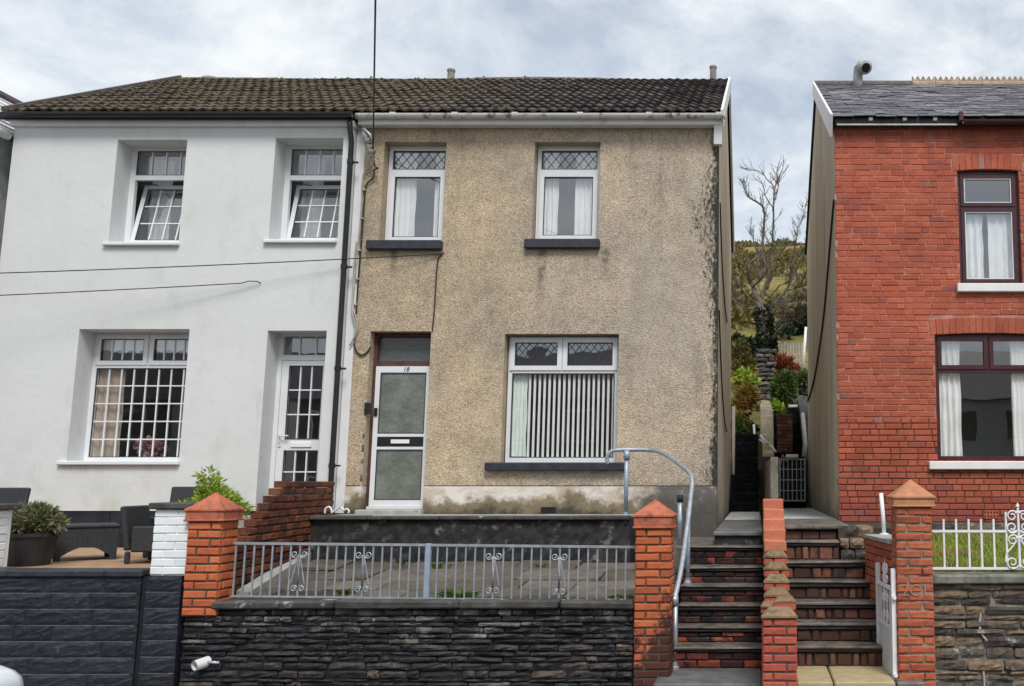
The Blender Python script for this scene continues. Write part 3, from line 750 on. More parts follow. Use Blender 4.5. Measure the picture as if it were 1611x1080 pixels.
# ------------------------------------------------------------------ ground
def ground():
    prof = [(-80,-.12),(7.4,-.12),(7.42,0.0),(9.2,0.0),(9.25,.10),(12.9,.6),(19,1.20),(19.6,1.25),(21,1.7),(24,3.0),(30,5.6),(45,10.2),(80,20.2),(130,33.6),(170,37),(420,36)]
    ys = []
    for (a, _), (b, _) in zip(prof, prof[1:]):
        n = 1 if b <= 19.6 else max(2, int((b-a)/4)) if b < 200 else 6
        ys += [a + (b-a)*i/n for i in range(n)]
    ys.append(420)
    def h(y):
        for (a, za), (b, zb) in zip(prof, prof[1:]):
            if a <= y <= b: return za + (zb-za)*(y-a)/(b-a)
    xs = [-400,-250,-150,-100,-70] + [-50+2.5*i for i in range(41)] + [70,100,150,250,400]
    v = []; f = []
    for y in ys:
        for x in xs:
            z = h(y)
            if y > 24: z += (mnoise.fractal(Vector((x*.03, y*.03, 0)), 1, 2, 4)) * min(1, (y-24)/40) * 2.4
            v.append((x,y,z))
    n = len(xs)
    for k in range(len(ys)-1):
        for i in range(n-1): a = k*n+i; f.append((a,a+1,a+n+1,a+n))
    b = MB(); b.v = [Vector(p) for p in v]; b.f = f
    return b.build('ground', M['hill'], None, smooth=False, kind='structure'), h
GROUND, ground_h = ground()
struct(box('road', M['asphalt'], None, -60, 60, -4.5, 7.2, -.3, -.112))
pv = struct(box('pavement', M['pavement'], None, -60, 60, 7.33, 9.22, -.25, .012))
for i in range(20):
    x = -9 + i*.915
    cbox('kerb_stone', M['coping_right'], pv, x+.005, x+.91, 7.2, 7.328, -.25, .018, c=.012)

# ------------------------------------------------------------------ white house
def rect(l, t, r, b, Y):
    """opening in a wall at depth Y, from its edges in the photograph (left, top, right, bottom at mid edges)"""
    return (pX(l[0], l[1], Y), pX(r[0], r[1], Y), pZ(b, Y), pZ(t, Y))
WH = thing('white_house', 'white rendered semi-detached house with deep window recesses, left half of the pair', 'house', (-7.9, 16.9, 1.0), 'houses facing the street')
w1 = rect((178, 300), 220, (288, 300), 382.5, YW)
w2 = rect((428, 300), 217, (535.5, 300), 378.5, YW)
w3 = rect((115, 620), 518, (290, 620), 726, YW)
wd = rect((411.5, 660), 520.5, (505.5, 660), 806, YW)
ZT_W = pZ(197, YW)
wall = open_wall('wall', M['white_render'], WH, XWL, XWR, 1.654, ZT_W, YW, YW+.40, [w1, w2, w3, (wd[0], wd[1], 1.654, wd[3])])
box('top_trim', M['trim_white'], WH, XWL-.02, XWR+.02, YW-.065, YW+.38, ZT_W-.03, ZT_W+.045)
# black tiled plinth
for r in range(3):
    z0 = 1.17 + r*.16
    x = XWL - (.2 if r % 2 else 0)
    while x < XWR:
        xa, xb = max(x, XWL), min(x+.595, XWR)
        if xb - xa > .05 and not (xb > wd[0] and xa < wd[1] and r == 2 and False):
            cbox('plinth_tile', M['tile_black'], WH, xa+.002, xb-.002, YW+.012, YW+.06, z0+.002, z0+.158, c=.004)
        x += .6
box('plinth_core', M['mortar_black'], WH, XWL, XWR, YW+.05, YW+.40, 1.0, 1.652)
MB().prism([(YW+.40,1.0),(YB,1.0),(YB,6.9),(RY,RZ-.12),(YW+.40,6.9)], 'x', XWL, XWL+.25).build('gable_wall', M['white_render'], WH)
box('rear_wall', M['white_render'], WH, XWL+.25, XWR, YB-.3, YB, 1.0, 6.9)
box('upper_floor', M['room'], WH, XWL+.26, XWR-.02, YW+.41, YB-.31, 4.25, 4.45)
box('ceiling', M['room_pale'], WH, XWL+.26, XWR-.02, YW+.41, YB-.31, 6.75, 6.85)
box('inner_wall', M['room'], WH, XWL+.26, XWR-.02, 17.2, 17.3, 1.5, 6.74)
box('ground_floor', M['wood'], WH, XWL+.26, XWR-.02, YW+.41, YB-.31, 1.4, 1.6)
YFW = YW + .33                  # face of the window frames
def sill(parent, x0, x1, z, m, y, out=.07, t=.045, name='window_sill'):
    return cbox(name, m, parent, x0, x1, y-out, y+.34, z-t, z, c=.008)
def white_upper(r):
    x0, x1, z0, z1 = r; zt = pZ(280, YFW); U = M['upvc']
    f = MB().ring(x0, x1, z0, z1, .075, YFW, YFW+.06, wt=.05).box(x0+.075, x1-.075, YFW-.004, YFW+.056, zt-.033, zt+.033).build('window', U, WH)
    X0, X1 = x0+.075, x1-.075
    pane(f, X0, X1, zt+.033, z1-.05, YFW+.03, M['glass']); bars(f, X0, X1, zt+.033, z1-.05, YFW+.022, 4, 1, U)
    MB().ring(X0, X1, zt+.033, z1-.05, .012, YFW+.004, YFW+.02).build('gasket', M['lead'], f)
    # lower sash tilts inward: hinged at its foot
    T = Matrix.Translation((0, YFW+.02, z0+.06)) @ Matrix.Rotation(radians(-14), 4, 'X') @ Matrix.Translation((0, -YFW-.02, -z0-.06))
    b = MB(); b.T = T; a, c = x0+.07, x1-.02; zb, zz = z0+.06, zt-.02
    s = b.ring(a, c, zb, zz, .06, YFW, YFW+.055).build('sash', U, f)
    b = MB(); b.T = T; b.add([(a+.06,YFW+.03,zb+.06),(c-.06,YFW+.03,zb+.06),(c-.06,YFW+.03,zz-.06),(a+.06,YFW+.03,zz-.06)], [(0,1,2,3)]).build('pane', M['glass'], f)
    bars(f, a+.06, c-.06, zb+.06, zz-.06, YFW+.02, 4, 3, U, T=T)
    b = MB(); b.T = T; b.ring(a+.06, c-.06, zb+.06, zz-.06, .010, YFW+.002, YFW+.02).build('gasket', M['lead'], f)
    MB().tube([(X0+.02, YFW+.05, zt-.06), (X0+.25, YFW+.12, zt-.075)], .007, 6).build('tilt_stay', M['black_pvc'], f)
    return f
white_upper(w1); white_upper(w2)
cbox('window_sill', M['upvc'], WH, w1[0]-.05, w1[1]+.02, YW-.06, YFW, w1[2]-.045, w1[2]+.004, c=.01)
cbox('window_sill', M['upvc'], WH, w2[0]-.05, w2[1]+.0, YW-.06, YFW, w2[2]-.045, w2[2]+.004, c=.01)
cbox('window_sill', M['upvc'], WH, w3[0]-.10, w3[1]+.02, YW-.06, YFW, w3[2]-.05, w3[2]+.004, c=.01)
def white_lower(r):
    x0, x1, z0, z1 = r; U = M['upvc']; zt = pZ(576, YFW); xm = (x0+x1)/2+.02
    f = MB().ring(x0, x1, z0, z1, .06, YFW, YFW+.06, wt=.04).box(x0+.06, x1-.06, YFW-.003, YFW+.057, zt-.03, zt+.03).box(xm-.025, xm+.025, YFW-.001, YFW+.055, zt+.03, z1-.04).build('window', U, WH)
    for a, c in ((x0+.045, xm-.012), (xm+.012, x1-.045)):
        MB().ring(a, c, zt+.012, z1-.03, .058, YFW-.018, YFW-.004).build('sash', U, f)
        pane(f, a+.058, c-.058, zt+.07, z1-.088, YFW+.01, M['glass']); bars(f, a+.058, c-.058, zt+.07, z1-.088, YFW+.002, 4, 1, U)
        MB().ring(a+.058, c-.058, zt+.07, z1-.088, .01, YFW-.012, YFW+.0).build('gasket', M['lead'], f)
    X0, X1 = x0+.06, x1-.06
    pane(f, X0, X1, z0+.06, zt-.03, YFW+.03, M['glass_low']); bars(f, X0, X1, z0+.06, zt-.03, YFW+.02, 8, 5, U, .017)
    MB().ring(X0, X1, z0+.06, zt-.03, .01, YFW+.002, YFW+.018).build('gasket', M['lead'], f)
white_lower(w3)
def white_door(r):
    x0, x1, _, z1 = r; z0 = 1.654; U = M['upvc']; zt = pZ(563, YFW); zfl = pZ(803, YFW)
    f = MB().box(x0, x0+.06, YFW, YFW+.07, z0, z1).box(x1-.06, x1, YFW, YFW+.07, z0, z1).box(x0+.06, x1-.06, YFW, YFW+.07, z1-.03, z1).box(x0+.06, x1-.06, YFW, YFW+.07, zt-.035, zt+.035).build('door_frame', U, WH)
    pane(f, x0+.06, x1-.06, zt+.035, z1-.03, YFW+.03, M['glass']); bars(f, x0+.06, x1-.06, zt+.035, z1-.03, YFW+.02, 3, 1, U)
    X0, X1 = x0+.065, x1-.065; zl = pZ(700, YFW); za = pZ(576, YFW)
    d = MB().ring(X0, X1, z0+.02, zt-.04, .10, YFW+.006, YFW+.055, wt=.07, wb=.2).box(X0+.10, X1-.10, YFW+.006, YFW+.055, zl-.075, zl+.075).build('door', U, WH)
    up = (X0+.10, X1-.10, zl+.075, zt-.11); lo = (X0+.10, X1-.10, z0+.22, zl-.075)
    pane(d, *up, YFW+.03, M['glass']); bars(d, *up, YFW+.018, 3, 3, U)
    pane(d, *lo, YFW+.03, M['glass']); bars(d, *lo, YFW+.018, 3, 2, U)
    for q in (up, lo): MB().ring(*q, .009, YFW-.002, YFW+.016).build('gasket', M['lead'], d)
    xm = (X0+X1)/2
    cbox('letterbox', M['letter_box'], d, xm-.14, xm+.14, YFW-.012, YFW+.008, zl-.035, zl+.035, c=.006)
    zh = pZ(688, YFW)
    MB().cbox(X0+.02, X0+.055, YFW-.012, YFW+.006, zh-.13, zh+.06, .004).tube([(X0+.037, YFW-.01, zh+.02), (X0+.037, YFW-.05, zh+.02), (X0+.17, YFW-.055, zh+.015)], .010, 8).build('handle', M['upvc'], d)
    cbox('lock', M['galv'], d, X0+.028, X0+.046, YFW-.016, YFW-.010, zh-.1, zh-.07, c=.002)
white_door(wd)
cbox('door_step', M['cement'], WH, wd[0]-.12, wd[1]+.02, YW-.28, YW-.003, 1.2, 1.60, c=.02)
# gutter, fascia, downpipe
MB().box(XWL-.12, XWR+.03, YW-.13, YW-.10, pZ(193, YW), EZ-.02).build('fascia', M['black_pvc'], WH)
MB().box(XWL-.10, XWR+.03, YW-.10, YW+.10, ZT_W+.075, ZT_W+.09).build('soffit', M['black_pvc'], WH)
g = [(YW-.13-.055+.055*cos(a), EZ-.06+.055*sin(a)) for a in [pi+pi*i/8 for i in range(9)]]
MB().prism(g + [(p[0]*.9+(YW-.185)*.1, p[1]+.008) for p in reversed(g)], 'x', XWL-.16, XWR+.05).build('gutter', M['black_pvc'], WH)
xp = pX(536, 500, YW-.06)
dpipe = MB().tube([(xp-.01, YW-.13, EZ-.12), (xp-.01, YW-.12, EZ-.22), (xp-.0, YW-.055, EZ-.42), (xp, YW-.055, 4.0), (xp, YW-.055, 1.75), (xp, YW-.055, 1.62)], .036, 10).build('downpipe', M['black_pvc'], WH, smooth=True)
for yy in (255, 420, 580, 733):
    z = pZ(yy, YW-.06)
    MB().tube([(xp, YW-.055, z-.03), (xp, YW-.055, z+.03)], .044, 10).box(xp+.02, xp+.10, YW-.05, YW-.02, z-.012, z+.012).build('pipe_clip', M['black_pvc'], dpipe)
# roof
def main_roof(H, x0, x1, moss):
    r = MB()
    v = [(x0,EY,EZ-.03),(x1,EY,EZ-.03),(x1,RY,RZ-.03),(x0,RY,RZ-.03),(x0,YB+.25,EZ-.05),(x1,YB+.25,EZ-.05)]
    r.add(v + [(a,b,c-.06) for a,b,c in v], [(0,1,2,3),(3,2,5,4),(9,8,7,6),(10,11,8,9),(0,6,7,1),(4,5,11,10),(0,3,9,6),(3,4,10,9),(1,7,8,2),(2,8,11,5)])
    return r.build('roof', M['roof_under'], H)
rw = main_roof(WH, XWL-.10, -5.51, True)
wt_ = (-5.51-(XWL-.10))/16
tm = [tile_mesh(wt_*.995, .43, M['roof_tile'], t=.040+.004*i) for i in range(3)]
lay_roof(rw, XWL-.10, -5.51, EY-.02, EZ, RY, RZ-.02, wt_, .345, tm, 'roof_tile', random.Random(3))
def ridge_run(roof, x0, x1, m, ln=.45, r=.11):
    n = round((x1-x0)/ln); ln = (x1-x0)/n
    me = None
    for i in range(n):
        if me is None:
            pr = [(RY + r*cos(a), RZ-.075 + r*.95*sin(a)) for a in [pi*k/8 for k in range(9)]]
            me, c = MB().prism(pr, 'x', x0+.004, x0+ln-.004).mesh('ridge_tile', m)
        link('ridge_tile', me, c + Vector((ln*i, 0, R.uniform(-.006,.006) + .022*sin(1.1*(x0+ln*i)) - .012)), roof, (0, R.uniform(-.008,.008), R.uniform(-.008,.008)))
ridge_run(rw, XWL-.10, -5.51, M['ridge_grey'])
vb = MB(); L_ = Vector((0, RY-EY, RZ-EZ)); nn = Vector((0, -L_.z, L_.y)).normalized()
A, B = Vector((XWL-.13, EY-.06, EZ-.0)), Vector((XWL-.13, RY, RZ))
q = (A+nn*.075, B+nn*.075, B-nn*.12, A-nn*.12)
vb.add([*q] + [p+Vector((.06,0,0)) for p in q], [(3,2,1,0),(4,5,6,7),(1,5,4,0),(2,6,5,1),(3,7,6,2),(0,4,7,3)]).build('verge_strip', M['ridge_grey'], rw)
px0 = P(340, 121, 17.3)
MB().lathe((px0.x, 17.2, RZ-.25), [(.30,0),(.28,.30),(.20,.37),(.0,.38)], 14).build('roof_vent', M['clay'], rw)
def moss_lumps(roof, x0, x1, n, rg):
    b = MB(); sl = Vector((0, RY-EY, RZ-EZ)); nn = Vector((0, -sl.z, sl.y)).normalized()
    for _ in range(n):
        t = rg.random()**1.5; x = x0 + (x1-x0)*rg.random(); t = (round(t*13) + rg.uniform(-.10,.12))/13
        if not 0 < t < 1: continue
        p = Vector((x, EY, EZ)) + sl*t + nn*.045; r = rg.uniform(.018,.050); k = 6
        v = [p + nn*r*.8] + [p + Vector((r*rg.uniform(.8,1.5)*cos(2*pi*i/k), 0, 0)) + sl.normalized()*r*rg.uniform(.5,.9)*sin(2*pi*i/k) - nn*.012 for i in range(k)]
        b.add(v, [(0, 1+i, 1+(i+1) % k) for i in range(k)])
    b.build('moss', M['roof_moss'], roof)['kind'] = 'stuff'
moss_lumps(rw, XWL, -5.6, 420, random.Random(77))
# chimney breast curtains, net valance
curtain('net curtain with scalloped hem across the top of the white house lower window', w3[0]+.05, w3[1]-.05, pZ(556, YFW), w3[3]-.04, YFW+.05, M['curtain'], 8, .01, bottom=.05)
curtain('beige and white striped curtain at the left of the white house lower window', w3[0]+.02, w3[0]+.40, w3[2]+.05, pZ(578, YFW), YFW+.09, M['curtain_beige'], 4, .03)
curtain('pale curtain at the left of the left upper window of the white house', w1[0]+.05, w1[0]+.36, w1[2]+.05, w1[3]-.05, YFW+.42, M['curtain'], 4, .03)
curtain('pale curtain at the left of the upper window beside the black downpipe', w2[0]+.05, w2[0]+.36, w2[2]+.05, w2[3]-.05, YFW+.42, M['curtain'], 4, .03)
vs = thing('vase', 'pink flowers in a vase behind the gridded lower window of the white house', 'vase', (pX(233,715,YFW+.3), YFW+.28, w3[2]-.03))
MB().lathe((vs.location.x, YFW+.28, w3[2]-.03), [(.04,0),(.07,.06),(.05,.14),(.035,.18)], 12).build('vase_body', M['curtain_beige'], vs, smooth=True)
M['petal'] = leafmat('pink_petal', [(0, (.40,.16,.20)), (1, (.60,.38,.40))])

# ------------------------------------------------------------------ pebbledashed house
PH = thing('pebbledash_house', 'tan pebbledashed semi-detached house with soot-stained right corner, right half of the pair', 'house', (-3.0, 16.9, 1.0), 'houses facing the street')
m1 = rect((601, 300), 223.6, (699.5, 300), 381, YF)
m2 = rect((839, 300), 223.5, (943, 300), 378.5, YF)
m3 = rect((791, 620), 525.5, (972, 620), 729, YF)
md = rect((575.5, 660), 521.5, (672, 660), 797, YF)
ZP = pZ(764, YF); ZTM = pZ(196, YF)
open_wall('wall', M['pebbledash'], PH, XML+.03, XMR, ZP, ZTM+.12, YF, YF+.30, [m1, m2, m3, (md[0], md[1], ZP, md[3])])
open_wall('plinth', M['plinth'], PH, XML+.03, XMR+.002, 1.05, ZP-.012, YF-.012, YF+.28, [(md[0], md[1], TERR+.06, ZP-.012)])
box('plinth_drip', M['mortar_dark'], PH, md[1]+.002, XMR+.004, YF-.004, YF+.2, ZP-.011, ZP-.002)
box('painted_strip', M['trim_white'], PH, XML-.09, XML+.028, YF-.005, YF+.3, 1.62, ZTM+.05)
gx = MB().prism([(YF+.30,1.0),(YB,1.0),(YB,6.9),(RY,RZ-.12),(YF+.30,6.95)], 'x', XMR-.25, XMR).build('gable_wall', M['gable'], PH)
box('gable_return', M['gable'], PH, XMR-.25, XMR-.001, YF+.28, YF+.301, 1.05, 6.95)
MB().prism([(YW+.45,1.0),(YB,1.0),(YB,6.9),(RY,RZ-.14),(YW+.45,6.95)], 'x', XML-.08, XML+.08).build('party_wall', M['room'], PH)
box('rear_wall', M['gable'], PH, XML+.09, XMR-.26, YB-.3, YB, 1.0, 6.9)
box('upper_floor', M['room'], PH, XML+.09, XMR-.26, YF+.31, YB-.31, 4.25, 4.45)
box('ceiling', M['room_pale'], PH, XML+.09, XMR-.26, YF+.31, YB-.31, 6.75, 6.85)
box('ground_floor', M['wood'], PH, XML+.09, XMR-.26, YF+.31, YB-.31, 1.4, 1.6)
box('inner_wall', M['room_pale'], PH, XML+.09, XMR-.26, 16.8, 16.9, 1.61, 4.24)
box('inner_wall', M['room_pale'], PH, XML+.09, XMR-.26, 15.6, 15.7, 4.46, 6.74)
YFM = YF + .17
def mid_upper(r):
    x0, x1, z0, z1 = r; U = M['upvc']; zt = pZ(270.5, YFM)
    f = MB().ring(x0+.01, x1-.01, z0+.005, z1-.04, .055, YFM, YFM+.06, wt=.03).box(x0+.065, x1-.065, YFM-.004, YFM+.056, zt-.03, zt+.03).build('window', U, PH)
    box('lintel_board', M['trim_white'], f, x0+.004, x1-.004, YFM+.004, YFM+.05, z1-.038, z1-.002)
    X0, X1 = x0+.065, x1-.065
    pane(f, X0, X1, zt+.03, z1-.07, YFM+.03, M['glass_lead']); leading(f, X0, X1, zt+.03, z1-.07, YFM+.027, 6, M['lead'])
    MB().ring(X0, X1, zt+.03, z1-.07, .012, YFM+.002, YFM+.02).build('gasket', M['lead'], f)
    s = MB().ring(x0+.052, x1-.052, z0+.045, zt-.018, .062, YFM-.022, YFM-.004).build('sash', U, f)
    pane(f, x0+.114, x1-.114, z0+.107, zt-.08, YFM+.01, M['glass'])
    MB().ring(x0+.114, x1-.114, z0+.107, zt-.08, .010, YFM-.016, YFM+.002).build('gasket', M['lead'], f)
mid_upper(m1); mid_upper(m2)
def mid_lower(r):
    x0, x1, z0, z1 = r; U = M['upvc']; zt = pZ(584, YFM); xm = pX(885.5, 550, YFM)
    f = MB().ring(x0+.02, x1-.015, z0+.0, z1-.015, .055, YFM, YFM+.06, wb=.075).box(x0+.075, x1-.07, YFM-.004, YFM+.056, zt-.03, zt+.03).box(xm-.02, xm+.02, YFM-.002, YFM+.054, zt+.03, z1-.07).build('window', U, PH)
    for a, c in ((x0+.045, xm-.006), (xm+.006, x1-.04)):
        MB().ring(a, c, zt+.008, z1-.035, .062, YFM-.022, YFM-.005).build('sash', U, f)
        q = (a+.062, c-.062, zt+.07, z1-.097)
        pane(f, *q, YFM+.012, M['glass_lead']); leading(f, *q, YFM+.009, 6, M['lead']); MB().ring(*q, .010, YFM-.016, YFM+.002).build('gasket', M['lead'], f)
    q = (x0+.075, x1-.07, z0+.075, zt-.03)
    pane(f, *q, YFM+.03, M['glass_low']); MB().ring(*q, .012, YFM+.002, YFM+.02).build('gasket', M['lead'], f)
    return q
qb = mid_lower(m3)
for a, b_, t, bt in ((579, 697, 380.5, 392), (826.5, 944.5, 378.5, 390)):
    cbox('window_sill', M['black_paint'], PH, pX(a, 385, YF), pX(b_, 385, YF), YF-.09, YFM+.02, pZ(bt, YF-.09), pZ(t, YF)+.004, c=.012)
cbox('window_sill', M['black_paint'], PH, pX(765, 733, YF), pX(985, 733, YF), YF-.10, YFM+.02, pZ(741, YF-.1), pZ(728, YF), c=.015)
# storm door
def mid_door(r):
    x0, x1, _, z1 = r; zt = pZ(573, YFM); z0 = TERR+.06
    YD = YFM + .02
    f = MB().box(x0, x0+.05, YFM-.02, YFM+.10, z0, z1).box(x1-.045, x1, YFM-.02, YFM+.10, z0, z1).box(x0+.05, x1-.045, YFM-.02, YFM+.10, z1-.05, z1).box(x0+.05, x1-.045, YFM-.02, YFM+.10, zt-.035, zt+.035).build('door_frame', M['old_brown'], PH)
    pane(f, x0+.05, x1-.045, zt+.035, z1-.05, YD+.03, M['glass_dark'])
    X0, X1 = x0+.052, x1-.012; ztop = zt-.037; U = M['upvc']; YS = YFM-.045
    za, zb_ = pZ(695, YS), pZ(685, YS); zc, zd = pZ(705, YS), pZ(713, YS)
    d = MB().ring(X0, X1, z0+.035, ztop, .066, YS, YS+.02, wt=.085, wb=.085).box(X0+.066, X1-.066, YS+.001, YS+.019, zb_-.02, zb_+.022).box(X0+.066, X1-.066, YS+.001, YS+.019, zc-.02, zc+.015).build('door', U, PH)
    up = (X0+.066, X1-.066, zb_+.022, ztop-.085); lo = (X0+.066, X1-.066, z0+.12, zc-.02)
    for q in (up, lo):
        MB().box(q[0], q[1], YS+.012, YS+.018, q[2], q[3]).build('pane', M['glass_obscure'], d)
        MB().ring(*q, .012, YS-.002, YS+.011).build('gasket', M['lead'], d)
    box('letterbox_panel', M['black_pvc'], d, X0+.066, X1-.066, YS+.005, YS+.016, zc+.015, zb_-.02)
    xm = (X0+X1)/2; cbox('letterbox', M['letter_box'], d, xm-.125, xm+.125, YS-.012, YS+.004, (zc+zb_)/2-.028, (zc+zb_)/2+.026, c=.004)
    cbox('handle', M['black_pvc'], d, X0+.008, X0+.055, YS-.02, YS+.0, pZ(648,YS)-.06, pZ(648,YS)+.05, c=.006)
    box('lower_trim', U, d, X0-.02, X1+.01, YS-.03, YS+.05, z0+.0, z0+.034)
    text_mesh('house_number', '18', .085, M['text_black'], d, (xm+.03, YS-.003, ztop-.045), .25)
    # peeling paint on the left jamb, bell box
    MB().box(x0-.03, x0-.001, YF-.006, YF+.14, z0-.04, z0+1.0).build('flaking_jamb', M['flaking'], PH)
    cbox('bell_box', M['black_pvc'], PH, x0-.02, x0+.065, YF-.03, YF+.01, pZ(652,YF), pZ(634,YF), c=.008)
    cbox('door_step', M['cement'], PH, x0-.03, x1+.02, YF-.14, YF+.2, TERR-.05, z0-.002, c=.015)
mid_door(md)
# eaves: white fascia, gutter in lengths with joints, box end
box('fascia', M['trim_white'], PH, XML-.02, XMR+.03, YF-.17, YF-.14, pZ(196, YF-.17), EZ-.045)
box('soffit', M['trim_white'], PH, XML-.02, XMR+.02, YF-.138, YF+.0, pZ(196, YF-.17)+.01, pZ(196, YF-.17)+.03)
gz = EZ-.045
gm = None
cuts = [XML-.02, pX(621,185,13), pX(718,185,13), pX(812,185,13), pX(914,185,13), pX(1022,185,13), XMR+.08]
for a, b_ in zip(cuts, cuts[1:]):
    g = [(YF-.235+.056*cos(t), gz+.056*sin(t)) for t in [pi+pi*i/8 for i in range(9)]]
    gi = [(YF-.235+.049*cos(t), gz+.049*sin(t)+.002) for t in [2*pi-pi*i/8 for i in range(9)]]
    MB().prism(g+gi, 'x', a+.003, b_-.003).build('gutter', M['gutter_white'], PH)
for xj in cuts[1:-1] + [XMR+.01]:
    g = [(YF-.235+.062*cos(t), gz+.062*sin(t)) for t in [pi+pi*i/8 for i in range(9)]]
    MB().prism([(YF-.297, gz+.012)] + g + [(YF-.173, gz+.012)], 'x', xj-.04, xj+.04).build('gutter_joint', M['gutter_white'], PH)
cbox('gutter_stop', M['gutter_white'], PH, XMR+.08, XMR+.10, YF-.295, YF-.175, gz-.06, gz+.012, c=.006)
MB().prism([(YF-.17, EZ-.05), (YF+.02, EZ-.05), (YF+.02, EZ-.42), (YF-.10, EZ-.42)], 'x', XMR-.06, XMR+.05).build('box_end', M['trim_white'], PH)
rm = main_roof(PH, -5.508, XMR+.03, False)
wt_ = (XMR+.03+5.508)/17
tm = [tile_mesh(wt_*.995, .43, M['roof_tile'], t=.040+.004*i) for i in range(3)]
lay_roof(rm, -5.508, XMR+.03, EY-.02, EZ, RY, RZ-.02, wt_, .345, tm, 'roof_tile', random.Random(4))
ridge_run(rm, -5.508, XMR+.03, M['ridge_grey'])
moss_lumps(rm, -5.5, -3.0, 130, random.Random(78))
# white bargeboard along the right verge
L_ = Vector((0, RY-EY, RZ-EZ)); nn = Vector((0, -L_.z, L_.y)).normalized()
bb = MB(); A, B = Vector((XMR+.035, EY-.06, EZ-.02)), Vector((XMR+.035, RY, RZ-.0))
bb.add([A+nn*.05, B+nn*.05, B-nn*.20, A-nn*.20] + [p+Vector((.035,0,0)) for p in (A+nn*.05, B+nn*.05, B-nn*.20, A-nn*.20)], [(0,1,2,3),(7,6,5,4),(0,4,5,1),(1,5,6,2),(2,6,7,3),(3,7,4,0)])
bb.build('bargeboard', M['trim_white'], PH)
bb = MB(); A, B = Vector((XMR+.035, RY, RZ-.0)), Vector((XMR+.035, YB+.25, EZ-.02)); n2 = Vector((0, L_.z, L_.y)).normalized()
bb.add([A+n2*.05, B+n2*.05, B-n2*.20, A-n2*.20] + [p+Vector((.035,0,0)) for p in (A+n2*.05, B+n2*.05, B-n2*.20, A-n2*.20)], [(0,1,2,3),(7,6,5,4),(0,4,5,1),(1,5,6,2),(2,6,7,3),(3,7,4,0)])
bb.build('bargeboard', M['trim_white'], PH)
for px_, py_, rr, Yp in ((710, 110, .065, 17.4), (1122, 105, .06, 17.5)):
    p = P(px_, py_, Yp)
    MB().lathe((p.x, Yp, RZ-.35), [(rr*1.05,0),(rr,p.z-RZ+.30),(rr*1.15,p.z-RZ+.31),(rr*1.15,p.z-RZ+.35),(rr*.8,p.z-RZ+.35)], 14).build('chimney_pot', M['clay'], rm, smooth=False)
# cables on the facade
def cable(parent, pts, r, m, smooth=True, name='cable'):
    return MB().tube(catmull(pts, 5), r, 6).build(name, m, parent, smooth=smooth)
c_ = lambda x, y, d=.02: P(x, y, YF-d)
br = MB().tube([c_(566,204,.04), c_(573,203,.22), c_(582,212,.24), c_(585,222,.22)], .016, 8).box(pX(563,200,YF)-.05, pX(563,200,YF)+.05, YF-.06, YF-.02, pZ(206,YF), pZ(196,YF)).build('cable_bracket', M['galv'], PH, smooth=True)
MB().tube([c_(571,208,.2), c_(575,216,.2), c_(580,230,.18), c_(585,246,.17), c_(587,254,.17)], [.02,.042,.05,.036,.016], 8).tube([c_(577,224,.2), c_(583,222,.2)], .05, 8).tube([c_(578,231,.18), c_(586,233,.18)], .045, 8).tube([c_(582,239,.18), c_(589,241,.18)], .042, 8).tube([c_(583,246,.18), c_(588,247,.18)], .03, 8).build('insulator_cluster', M['clay'], br)
cable(PH, [c_(588,251,.15), c_(590,262,.12), c_(595,265,.08), c_(589,268,.06), c_(587,280,.04), c_(576,292,.03), c_(573,320,.03), c_(570,360,.03), c_(567,400,.03), c_(563,450,.03), c_(560,495,.03)], .010, M['cable_black'])
cable(PH, [c_(588,258,.12), c_(582,263,.06), c_(574,270,.04), c_(570,285,.03), c_(569,320,.03), c_(566,360,.03), c_(562,400,.03), c_(558,440,.03), c_(555,480,.04), c_(561,505,.05), c_(560,525,.05), c_(550,544,.04)], .011, M['cable_grey'])
cable(PH, [c_(561,380,.03), c_(558,410,.03), c_(556,450,.035), c_(554,490,.05), c_(559,515,.05), c_(556,535,.05)], .012, M['cable_grey'])
cable(PH, [c_(557,540), c_(560,552), c_(569,559), c_(578,554), c_(583,546)], .011, M['cable_black'])
cable(PH, [c_(698,397), c_(690,407), c_(687,425), c_(685,460), c_(683,490), c_(680,521)], .009, M['cable_black'])
for yy in (300, 345, 395, 440, 480):
    x_ = 575 - (yy-290)*.075
    cbox('cable_clip', M['cable_grey'], PH, pX(x_-2.5,yy,YF), pX(x_+2.5,yy,YF), YF-.045, YF-.0, pZ(yy+1.5,YF), pZ(yy-1.5,YF), c=.003)
# right gable: sagging black cables and a pale downpipe at the back corner
g_ = lambda y, z: Vector((XMR+.02, y, z))
cable(PH, [g_(13.4,5.9), g_(14.2,5.3), g_(15.5,4.9), g_(17,4.8)], .012, M['cable_black'])
cable(PH, [g_(13.25,4.35), g_(14.2,3.6), g_(15.6,3.05), g_(17,2.9)], .012, M['cable_black'])
MB().tube([(XMR+.06, YB-.15, 3.6), (XMR+.06, YB-.15, 1.4)], .035, 8).build('rear_downpipe', M['cream'], PH, smooth=True)
# air brick
xa = pX(863, 803, YF)
MB().box(xa-.10, xa+.10, YF-.016, YF-.010, pZ(808,YF), pZ(798,YF)).build('air_brick', M['mortar_black'], PH)
